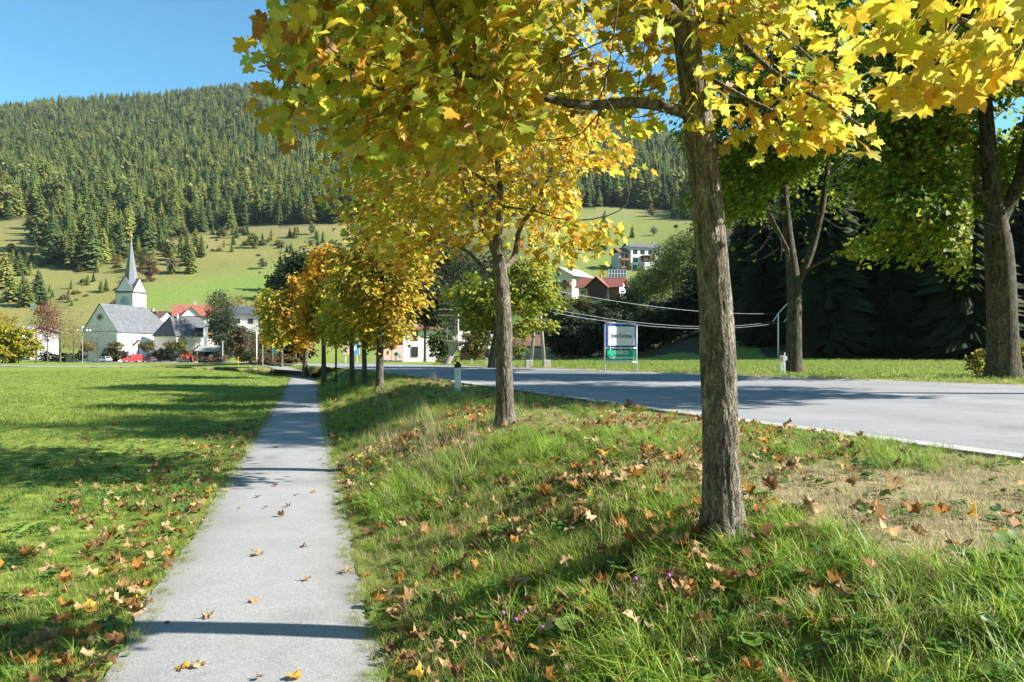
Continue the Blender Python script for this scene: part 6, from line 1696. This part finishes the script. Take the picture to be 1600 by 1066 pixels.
# ------------------------------------------------------------------ vehicles
def car(name, label, loc, rz, body_mat, L=4.2, Wd=1.75, H=1.45, van=False, cat='car'):
    r = empty(name, loc, R(rz), label=label, cat=cat, group='vehicles parked by the church')
    h = H
    if van: side = [(-L/2, .35), (-L/2+.1, .32), (L/2-.1, .32), (L/2, .45), (L/2-.02, .95), (L/2-.75, 1.12), (L/2-1.35, h-.1), (L/2-1.6, h), (-L/2+.15, h), (-L/2, h-.15)]
    else: side = [(-L/2, .40), (-L/2+.12, .28), (L/2-.1, .28), (L/2, .42), (L/2-.04, .70), (L/2-.35, .82), (L/2-1.05, .92), (-L/2+.5, .95), (-L/2+.05, .86)]
    b = MB()
    n = len(side)
    def loft(prof, w0, w1, z0, z1):
        P1 = []
        for s in (-1, 1):
            for x, z in prof: P1.append((x, s*(w0 + (w1-w0)*np.clip((z-z0)/(z1-z0), 0, 1))/2, z))
        k = len(prof); return P1, [tuple(range(k)), tuple(range(k, 2*k))[::-1]] + [(i, k+i, k+(i+1) % k, (i+1) % k) for i in range(k)]
    b.poly(*loft(side, Wd, Wd*(.86 if van else .97), .9, h))
    b.build('body', body_mat, r, bevel=.06)
    if van:
        MB().poly([(L/2-.72, -Wd*.44, 1.13), (L/2-.72, Wd*.44, 1.13), (L/2-1.32, Wd*.40, h-.16), (L/2-1.32, -Wd*.40, h-.16)], [(0, 1, 2, 3)]).build('windscreen', M_GLASS, r).location = (.03, 0, .02)
        for s in (-1, 1): MB().poly([(L/2-1.0, s*(Wd/2+.0), 1.1), (L/2-1.35, s*Wd*.455, h-.25), (L/2-2.1, s*Wd*.455, h-.25), (L/2-2.1, s*Wd/2, 1.1)], [(0, 1, 2, 3)]).build('side_window', M_GLASS, r)
    else:
        cab = [(L/2-1.02, .915), (L/2-1.65, h-.06), (L/2-1.9, h), (-L/2+1.0, h), (-L/2+.7, h-.08), (-L/2+.3, .945)]
        c = MB(); c.poly(*loft(cab, Wd*.93, Wd*.74, .9, h)); co = c.build('cabin', M_GLASS, r, bevel=.03)
        MB().poly(*loft([(L/2-1.75, h-.035), (L/2-1.9, h+.012), (-L/2+1.0, h+.012), (-L/2+.72, h-.06)], Wd*.76, Wd*.72, h-.1, h)).build('roof', body_mat, co)
        for s in (-1, 1): MB().tube([(L/2-1.0, s*Wd*.465, .92), (L/2-1.75, s*Wd*.375, h-.02)], .045, 6).tube([(-L/2+.32, s*Wd*.465, .94), (-L/2+.85, s*Wd*.375, h-.02)], .06, 6).tube([(-.15, s*Wd*.47, .93), (-.2, s*Wd*.375, h-.02)], .04, 6).build('pillar', body_mat, co)
    for sx in (-1, 1):
        for s in (-1, 1):
            x0 = sx*L*.31
            w = MB().tube([(x0, s*(Wd/2-.2), .32), (x0, s*(Wd/2+.02), .32)], .32, 16).build('wheel', M_BLACK, r)
            MB().tube([(x0, s*(Wd/2+.015), .32), (x0, s*(Wd/2+.03), .32)], .2, 12).build('rim', M_STEEL, w)
    for s in (-1, 1):
        MB().cbox((L/2-.06, s*Wd*.38, .68), (.12, .3, .14)).build('headlight', M_SWHITE, r); MB().cbox((-L/2+.05, s*Wd*.4, .78), (.1, .22, .22)).build('tail_light', M_RED, r)
    MB().cbox((L/2-.02, 0, .42), (.1, Wd*.9, .16)).cbox((-L/2+.02, 0, .45), (.1, Wd*.9, .16)).build('bumper', M_BLACK if not van else M_CONCRETE, r)
    MB().cbox((L/2+.03, 0, .45), (.02, .5, .11)).build('number_plate', M_SWHITE, r)
    return r
M_CWHITE = plain('white_car_paint', (.78, .78, .78), .25, .02, 1, coat=.5); M_CRED = plain('red_van_paint', (.62, .035, .03), .28, .04, 1, coat=.5); M_CGREY = plain('dark_grey_car_paint', (.075, .08, .09), .25, .05, 1, metal=.4, coat=.5)
def lot(px, Z): x = X_(px, Z); return (x, Z, gz(x, Z)+.11)
car('car', 'white estate car parked beside the red van', lot(162, 192), 158, M_CWHITE, 4.3)
car('van', 'bright red delivery van between the white and the grey car', lot(205.5, 187), 222, M_CRED, 4.6, 1.85, 2.0, True, 'van')
car('car', 'dark grey car parked right of the red van', lot(232.5, 190), 152, M_CGREY, 4.2)
M_TRED = plain('tractor_red', (.58, .075, .03), .4, .08, 2)
tr = empty('tractor', lot(291.5, 180), R(-90), label='red tractor with front blade and open cab frame beside the hut', cat='tractor', group='vehicles parked by the church')
MB().box(-.9, 1.3, -.38, .38, .75, 1.45).box(.2, 1.25, -.33, .33, 1.45, 1.6).build('body', M_TRED, tr, bevel=.05)
for s in (-1, 1):
    for x_, r_, wd in ((-1.0, .72, .42), (1.1, .45, .3)):
        w = MB().tube([(x_, s*.85-s*wd/2, r_), (x_, s*.85+s*wd/2, r_)], r_, 18).build('wheel', M_BLACK, tr); MB().tube([(x_, s*.85+s*(wd/2-.02), r_), (x_, s*.85+s*(wd/2+.02), r_)], r_*.55, 12).build('rim', M_TRED, w)
    MB().box(-1.7, -.4, s*.85-.26, s*.85+.26, 1.46, 1.54).build('mudguard', M_TRED, tr)
cb = MB()
for x_ in (-1.4, .1):
    for s in (-1, 1): cb.box(x_-.05, x_+.05, s*.62-.05, s*.62+.05, 1.5, 2.75)
cb.build('cab_frame', M_TRED, tr); MB().box(-1.6, .3, -.75, .75, 2.753, 2.85).build('cab_roof', M_BLACK, tr); MB().box(.02, .05, -.56, .56, 1.62, 2.7).build('windscreen', M_GLASS, tr)
MB().box(-.9, -.5, -.25, .25, 1.46, 1.9).build('seat', M_BLACK, tr)
for s in (-1, 1): MB().tube([(-.2, s*.5, 1.5), (1.3, s*.5, 1.9), (2.2, s*.5, .7)], .08, 8).build('loader_arm', M_TRED, tr)
M_BLADE = plain('worn_steel_blade', (.45, .32, .27), .5, .2, 3, metal=.3)
MB().prism([(2.2, .1), (2.45, .25), (2.3, .7), (2.5, 1.05), (2.42, 1.08), (2.2, .72), (2.35, .28), (2.15, .15)], 1, -1.45, 1.45).build('blade', M_BLADE, tr)
# ------------------------------------------------------------------ grass, weeds and fallen leaves
def tuft_mesh(name, seed, n, h, spread, cols, wts, width=.0045, lean=.5, segs=3, curl=.6):
    rg = np.random.default_rng(seed); V, Fc, C = [], [], []
    pc = pick_cols(rg, n, cols, wts)
    for i in range(n):
        a = rg.uniform(0, 6.28); rad_ = spread*math.sqrt(rg.random())
        b = np.array([rad_*math.cos(a), rad_*math.sin(a), -.01])
        d = rg.uniform(0, 6.28); dv = np.array([math.cos(d), math.sin(d), 0])
        side = np.array([-dv[1], dv[0], 0]); hh = h*rg.uniform(.45, 1.15); ln = lean*rg.uniform(.2, 1.2); w = width*rg.uniform(.7, 1.3)
        o = len(V)
        for k in range(segs+1):
            t = k/segs
            p = b + np.array([0, 0, hh*(t - .35*curl*t*t*ln)]) + dv*hh*ln*t*t*(.6+.4*curl)
            ww = w*(1-t)**.7*.5
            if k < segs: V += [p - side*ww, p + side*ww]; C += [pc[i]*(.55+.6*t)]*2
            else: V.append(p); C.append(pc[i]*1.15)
        for k in range(segs-1):
            q_ = o+2*k; Fc += [(q_, q_+1, q_+3), (q_, q_+3, q_+2)]
        q_ = o+2*(segs-1); Fc.append((q_, q_+1, q_+2))
    return fast_mesh(name, np.array(V), np.array(Fc), [M_GRASS], np.clip(np.array(C), .004, .9))
def weed_mesh(name, seed, n, size, cols):
    """rosette of small round leaflets on short stalks"""
    rg = np.random.default_rng(seed); V, Fc, C = [], [], []
    for i in range(n):
        a = rg.uniform(0, 6.28); r = rg.uniform(.01, .09); z = rg.uniform(.015, .07); s = size*rg.uniform(.6, 1.2); t = rg.uniform(-.5, .5)
        c = np.array([r*math.cos(a), r*math.sin(a), z]); u = np.array([math.cos(a), math.sin(a), t*.6]); w = np.array([-math.sin(a), math.cos(a), rg.uniform(-.3, .3)])
        o = len(V)
        for k in range(7):
            th = 2*math.pi*k/7; V.append(c + (u*math.cos(th)*1.25 + w*math.sin(th))*s)
        V.append(c + np.array([0, 0, -.25*s])); cc = pick_cols(rg, 1, cols, [1]*len(cols))[0]; C += [cc]*8
        Fc += [(o+7, o+k, o+(k+1) % 7) for k in range(7)]
    return fast_mesh(name, np.array(V), np.array(Fc), [M_GRASS], np.clip(np.array(C), .004, .9))
GREEN = [(.25, .39, .036), (.36, .48, .055), (.155, .28, .028), (.50, .53, .14)]
MIX = [(.26, .34, .05), (.38, .41, .09), (.56, .48, .20), (.19, .27, .04), (.64, .55, .28)]
STRAW = [(.52, .42, .24), (.42, .33, .17), (.62, .53, .33), (.31, .31, .09), (.28, .32, .06)]
LAWN = [(.22, .31, .042), (.285, .355, .058), (.16, .24, .033), (.42, .43, .13)]
protos = []
def add(kind, me): protos.append((kind, proto_obj('blade_tuft', me)))
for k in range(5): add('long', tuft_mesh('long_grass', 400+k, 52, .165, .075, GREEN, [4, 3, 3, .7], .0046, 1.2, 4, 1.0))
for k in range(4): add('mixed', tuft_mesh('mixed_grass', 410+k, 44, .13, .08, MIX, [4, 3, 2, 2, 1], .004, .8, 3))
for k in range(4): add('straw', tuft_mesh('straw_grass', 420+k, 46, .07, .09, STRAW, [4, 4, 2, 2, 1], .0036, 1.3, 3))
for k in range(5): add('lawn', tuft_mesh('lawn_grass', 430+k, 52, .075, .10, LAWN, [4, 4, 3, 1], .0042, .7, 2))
for k in range(3): add('weed', weed_mesh('clover', 440+k, 22, .016, [(.07, .17, .03), (.10, .22, .035), (.06, .13, .025)]))
for k in range(2): add('broad', weed_mesh('plantain', 445+k, 9, .034, [(.08, .17, .03), (.13, .23, .04), (.16, .20, .06)]))
for k in range(3): add('stalk', tuft_mesh('dry_stalks', 450+k, 10, .48, .10, [(.52, .42, .22), (.42, .33, .17), (.58, .50, .30)], [1, 1, 1], .0042, .45, 4, .5))
for k in range(3): add('coarse', tuft_mesh('coarse_lawn', 460+k, 40, .085, .22, LAWN, [4, 4, 3, 1], .011, .7, 2))
K = {}
for i, (k, o) in enumerate(protos): K.setdefault(k, []).append(i)
rng = np.random.default_rng(9)
PT = {'grass': [], 'meadow': []}
def sow(dest, x, y, kind, scale, tilt=.15):
    """kind: array of names"""
    n = len(x)
    z = ground_z(x, y)
    s = np.asarray(scale)*rng.uniform(.75, 1.3, n)
    rot = np.stack([rng.normal(0, tilt, n), rng.normal(0, tilt, n), rng.uniform(0, 6.28, n)], -1)
    ix = np.array([K[k][rng.integers(len(K[k]))] for k in kind])
    PT[dest].append((np.stack([x, y, z], -1), rot, np.repeat(s[:, None], 3, 1), ix))
def rnd(n, x0, x1, y0, y1): return rng.uniform(x0, x1, n), rng.uniform(y0, y1, n)
def infr(x, y, m=60):
    px = CX + F*x/y
    return (px > -m) & (px < 1600+m)
# verge between path and road
for y0, y1, dens in ((2.0, 5, 150), (5, 9, 95), (9, 16, 48), (16, 30, 20), (30, 48, 8)):
    xa, xb = -14.0, 9.0
    x, y = rnd(int((xb-xa)*(y1-y0)*dens), xa, xb, y0, y1)
    s = x - path_x(y); rl = road_lx(y)
    k = (s > .70) & (x < rl + .05) & infr(x, y); x, y, s, rl = x[k], y[k], s[k], rl[k]
    dryv = np.maximum(1.12*DRY(x, y), .5*smooth((s-2.7)/1.3)*smooth((y-4)/2))
    u = rng.random(len(x)); p1 = fbm(x, y, 1.5, 32)
    kind = np.where(u < dryv*.85, 'straw', np.where(u < dryv*.85 + .04, 'broad', np.where(u < dryv*.85 + .12, 'weed', np.where(p1 + rng.normal(0, .5, len(x)) > .1, 'long', 'mixed'))))
    # long lush tuft right in front of the first maple
    d1 = np.hypot(x - 1.38, (y - 3.85)*.9)
    kind = np.where((d1 < .45) & (u > .1), 'long', kind)
    near_edge = (s < .95); sc = np.where(kind == 'straw', 1.0, np.where(near_edge, .62, .95 + .3*p1))*np.clip(1 + (y-12)/40, 1, 1.5)
    sc = np.where(x > rl - .7, sc*.7, sc)
    trunk_d = np.hypot(x - trunk1[0][0], y - trunk1[0][1]); ok = trunk_d > .17
    keep_ = ok & ~((kind == 'straw') & (rng.random(len(x)) < .15))
    sow('grass', x[keep_], y[keep_], kind[keep_], sc[keep_], .2)
# dry seed stalks on the crest of the bank
x = rng.normal(0, .42, 150); y = rng.uniform(7.2, 13.5, 150); x = x + path_x(y) + 2.0
sow('grass', x, y, np.full(150, 'stalk'), rng.uniform(.5, 1.05, 150), .2)
x, y = rnd(420, -9, 6, 3, 26); s = x - path_x(y); k = (s > 1.0) & (x < road_lx(y)-.3); sow('grass', x[k], y[k], np.full(k.sum(), 'stalk'), rng.uniform(.35, .8, k.sum()), .25)
# tufts creeping over the path edges
y = rng.uniform(2.5, 30, 2600)**1.0; sd = np.where(rng.random(2600) < .5, -1, 1); x = path_x(y) + sd*rng.uniform(.60, .78, 2600)
sow('grass', x, y, np.where(rng.random(2600) < .6, 'mixed', 'lawn'), rng.uniform(.25, .6, 2600), .35)
# meadow left of the path
for y0, y1, dens, kd in ((2.4, 5, 120, 'lawn'), (5, 9, 80, 'lawn'), (9, 16, 38, 'lawn'), (16, 28, 17, 'coarse'), (28, 55, 6, 'coarse')):
    xa = -.78*y1 - 1
    x, y = rnd(int((-xa)*(y1-y0)*dens), xa, 0, y0, y1)
    s = x - path_x(y); k = (s < -.72) & infr(x, y); x, y, s = x[k], y[k], s[k]
    u = rng.random(len(x)); nearp = smooth((2.2 + s)/1.2)
    kind = np.where(u < .12*nearp, 'mixed', np.where(u < .17, 'weed', np.where(u < .19, 'broad', np.where((u < .26) & (s > -2.5), 'long', kd))))
    if kd == 'coarse': kind = np.full(len(x), kd)
    sow('meadow', x, y, kind, .9 + .25*fbm(x, y, .7, 33), .15)
# strip beyond the road
x, y = rnd(9000, -5, 40, 14, 52); k = (x > road_rx(y) + .05) & (x < road_rx(y) + 2.2) & infr(x, y); x, y = x[k], y[k]
sow('grass', x, y, np.where(rng.random(len(x)) < .75, 'straw', 'mixed'), np.full(len(x), 2.0), .2)
x, y = rnd(16000, -5, 50, 20, 58); k = (x > road_rx(y) + 1.5) & infr(x, y); x, y = x[k], y[k]
sow('meadow', x, y, np.full(len(x), 'coarse'), np.full(len(x), 1.3), .2)
po = [o for _, o in protos]
for nm, lb in (('grass', 'rough green and straw coloured grass of the verge between path and road'), ('meadow', 'short green meadow grass left of the path')):
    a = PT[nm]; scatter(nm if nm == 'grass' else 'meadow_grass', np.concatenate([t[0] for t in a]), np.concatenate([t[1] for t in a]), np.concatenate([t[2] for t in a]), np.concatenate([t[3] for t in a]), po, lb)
    print(nm, sum(len(t[0]) for t in a))
# small purple flowers
m = MB()
for px, py, Z in ((993, 905, 0), (820, 957, 0), (806, 968, 0), (848, 982, 0), (735, 700, 0), (752, 692, 0), (1045, 900, 0), (786, 958, 0)):
    Zg = 3.3 if py > 800 else 7.5
    p = P(px, py, Zg)
    for _ in range(7):
        Zg = Zg + (EYE - (gz((px-CX)*Zg/F, Zg) + .13) - (py-HY)*Zg/F)/((py-HY)/F)*.7
    p = P(px, py, Zg)
    fo = empty('flower', p - np.array([0, 0, .15]), 0, label='tiny purple clover flower in the verge grass', cat='flower', group='purple flowers in the verge')
    MB().tube([(0, 0, 0), (0, 0, .145)], .0015, 4).build('stem', M_GRASS, fo)
    MB().ball((0, 0, .152), .011, 8).build('blossom', plain('purple_blossom', (.42, .10, .42), .6, .2) if 'purple_blossom' not in bpy.data.materials else bpy.data.materials['purple_blossom'], fo)

# fallen maple leaves: the largest are things of their own
BRN = [(.28, .15, .052), (.39, .25, .105), (.19, .095, .036), (.48, .34, .17), (.38, .17, .035), (.46, .29, .04), (.14, .075, .032)]
TONE = ['brown', 'tan', 'dark brown', 'pale tan', 'orange brown', 'yellow', 'deep brown']
leafme = []
for k in range(28):
    vv, ff = leaf_shape(_half, rng.uniform(-.2, .5), rng.uniform(-.5, .9), .5)
    ph = rng.uniform(0, 6.28, 3)
    vv = vv + np.c_[np.zeros((len(vv), 2)), .14*np.sin(vv[:, 0]*7+ph[0])+.14*np.sin(vv[:, 1]*7+ph[1])+rng.normal(0, .05, len(vv))]
    # curled rims
    r2 = np.linalg.norm(vv[:, :2]-np.array([0, .35]), axis=1); up = rng.uniform(.05, .8)
    vv[:, 2] += up*np.clip(r2-.2, 0, 1)**1.5*(1+.5*np.sin(np.arctan2(vv[:, 0], vv[:, 1]-.35)*2+ph[2])); vv[:, 0] *= 1-.25*abs(up); 
    c = np.array(BRN[k % 7])
    leafme.append((vv - np.array([0, .35, 0]), ff, c, leaf_mesh('fallen_leaf', np.array([[0, -.35, 0]]), np.eye(3)[None], np.ones(1), c[None]*rng.uniform(.85, 1.15), (vv, ff), M_DRYLEAF)))
lx, ly, lg = [], [], []
def strew(n, x0, x1, y0, y1, w):
    x, y = rnd(n, x0, x1, y0, y1); s = x - path_x(y); k = rng.random(n) < w(x, y, s)
    k &= infr(x, y, 20) & ~((x > road_lx(y)-.1) & (x < road_rx(y)))
    lx.append(x[k]); ly.append(y[k])
pv = lambda x, y, s: ((s > .74)*(.42 + .75*fbm(x, y, 1.5, 51)))*(1 - .62*DRY(x, y))
strew(2700, -1.5, 6, 2.1, 6, pv); strew(2800, -3, 5, 6, 12, pv); strew(2000, -7, 2, 12, 24, pv)
pm = lambda x, y, s: ((s < -.7)*np.exp(-((-s-.9)/(.55 + .07*y))**2)*(.6 + .4*fbm(x, y, 1.1, 52)))
strew(900, -4.5, -.6, 2.6, 5, pm); strew(1800, -6, -1, 5, 10, pm); strew(1500, -9, -2, 10, 17, pm)
pp_ = lambda x, y, s: (np.abs(s) < .72)*(.10 + .5*(np.abs(s) > .55))
strew(120, -4, 0, 3, 14, pp_)
for px, py in ((375, 795), (415, 795), (438, 808), (450, 793), (463, 775), (430, 760), (403, 778), (475, 855), (403, 869), (490, 770), (540, 895), (325, 966), (285, 1045), (310, 1042), (405, 1064), (460, 1062), (575, 905), (480, 908), (505, 700), (430, 700)):
    Zg = 1.68*F/(py-HY); lx.append(np.array([(px-CX)*Zg/F])); ly.append(np.array([Zg]))
lx, ly = np.concatenate(lx), np.concatenate(ly)
s = lx - path_x(ly); onp = np.abs(s) < .72
lz = ground_z(lx, ly) + np.where(onp, .04, rng.uniform(.03, .10, len(lx))*np.where(s < 0, .75, 1)); lz = np.where(onp, .035 + .004, lz)
lsz = rng.uniform(.05, .10, len(lx))*np.where(rng.random(len(lx)) < .12, 1.25, 1)*np.where(onp, .72, 1)
n = len(lx); til = np.where(onp, .10, .38)
le = np.stack([rng.normal(0, 1, n)*til, rng.normal(0, 1, n)*til, rng.uniform(0, 6.28, n)], -1)
lk = rng.choice(28, n, p=np.tile([.18, .24, .14, .18, .12, .04, .10], 4)/4)
pq = proj(np.stack([lx, ly, lz], -1))
vis = (pq[:, 0] > 5) & (pq[:, 0] < 1595) & (pq[:, 1] < 1061)
sc_ = np.where(vis, lsz/ly*np.where(onp, 2.2, 1), 0); order = np.argsort(-sc_)[:300]
big = np.zeros(n, bool); big[order] = True
for i in order:
    o = link('fallen_leaf', leafme[lk[i]][3]); o.location = (lx[i], ly[i], lz[i]); o.rotation_euler = le[i]; o.scale = (lsz[i],)*3
    e_ = abs(s[i]); dist = 'close to the viewer' if ly[i] < 3.6 else 'a few steps ahead' if ly[i] < 5.5 else 'by the first trunk' if ly[i] < 7.5 else 'farther ahead'
    dt = np.hypot(lx[i]-trunk1[0][0], ly[i]-trunk1[0][1])
    where = (('on the middle of the grey path ' if e_ < .35 else 'on the left path rim ' if s[i] < 0 else 'on the right path rim ') + dist if onp[i] else
             ('at the left path edge ' if e_ < 1.3 else 'in the left meadow ') + dist if s[i] < 0 else
             'at the foot of the nearest maple ' + ('left side' if lx[i] < trunk1[0][0] else 'right side') if dt < .7 else
             'on the dry straw by the road ' + dist if DRY(lx[i:i+1], ly[i:i+1])[0] > .5 else
             ('at the right path edge ' if e_ < 1.4 else 'on the grassy bank ' if e_ < 2.5 else 'in the verge toward the road ') + dist)
    sw = 'small ' if lsz[i] < .068 else 'large ' if lsz[i] > .098 else ''
    tag(o, f'{sw}{TONE[lk[i] % 7]} maple leaf {where}', 'leaf', 'fallen maple leaves')
from mathutils import Euler
Vs, Fs, Cs, off = [], [], [], 0
for i in np.where(~big)[0]:
    vv, ff, c, _ = leafme[lk[i]]
    Mx = np.array(Euler(le[i]).to_matrix())
    v = (vv @ Mx.T)*lsz[i] + np.array([lx[i], ly[i], lz[i]])
    Vs.append(v); Fs.append(ff+off); Cs.append(np.repeat((c*rng.uniform(.75, 1.2))[None], len(v), 0)); off += len(v)
o = link('fallen_leaves', fast_mesh('fallen_leaves', np.concatenate(Vs), np.concatenate(Fs), [M_DRYLEAF], np.concatenate(Cs)), kind='stuff')
o['label'] = 'dry maple leaves littering the grass along the path'
print('fallen leaves', n)

# labels that still coincide within a group are told apart by their order across the scene
same = {}
for o in bpy.data.objects:
    if o.parent is None and o.get('group') and o.get('label'): same.setdefault((o['group'], o['label']), []).append(o)
ORDW = 'leftmost|second from left|third from left|fourth from left|fifth from left|sixth from left|seventh from left|eighth from left|ninth from left|tenth from left'.split('|')
for (g_, l_), os_ in same.items():
    if len(os_) < 2: continue
    os_.sort(key=lambda o: o.location.x/max(o.location.y, .5))
    for k, o in enumerate(os_):
        w_ = 'rightmost' if k == len(os_)-1 else ORDW[k] if k < 10 else None
        if w_ and len((l_ + ' ' + w_).split()) <= 16: o['label'] = l_ + ', ' + w_
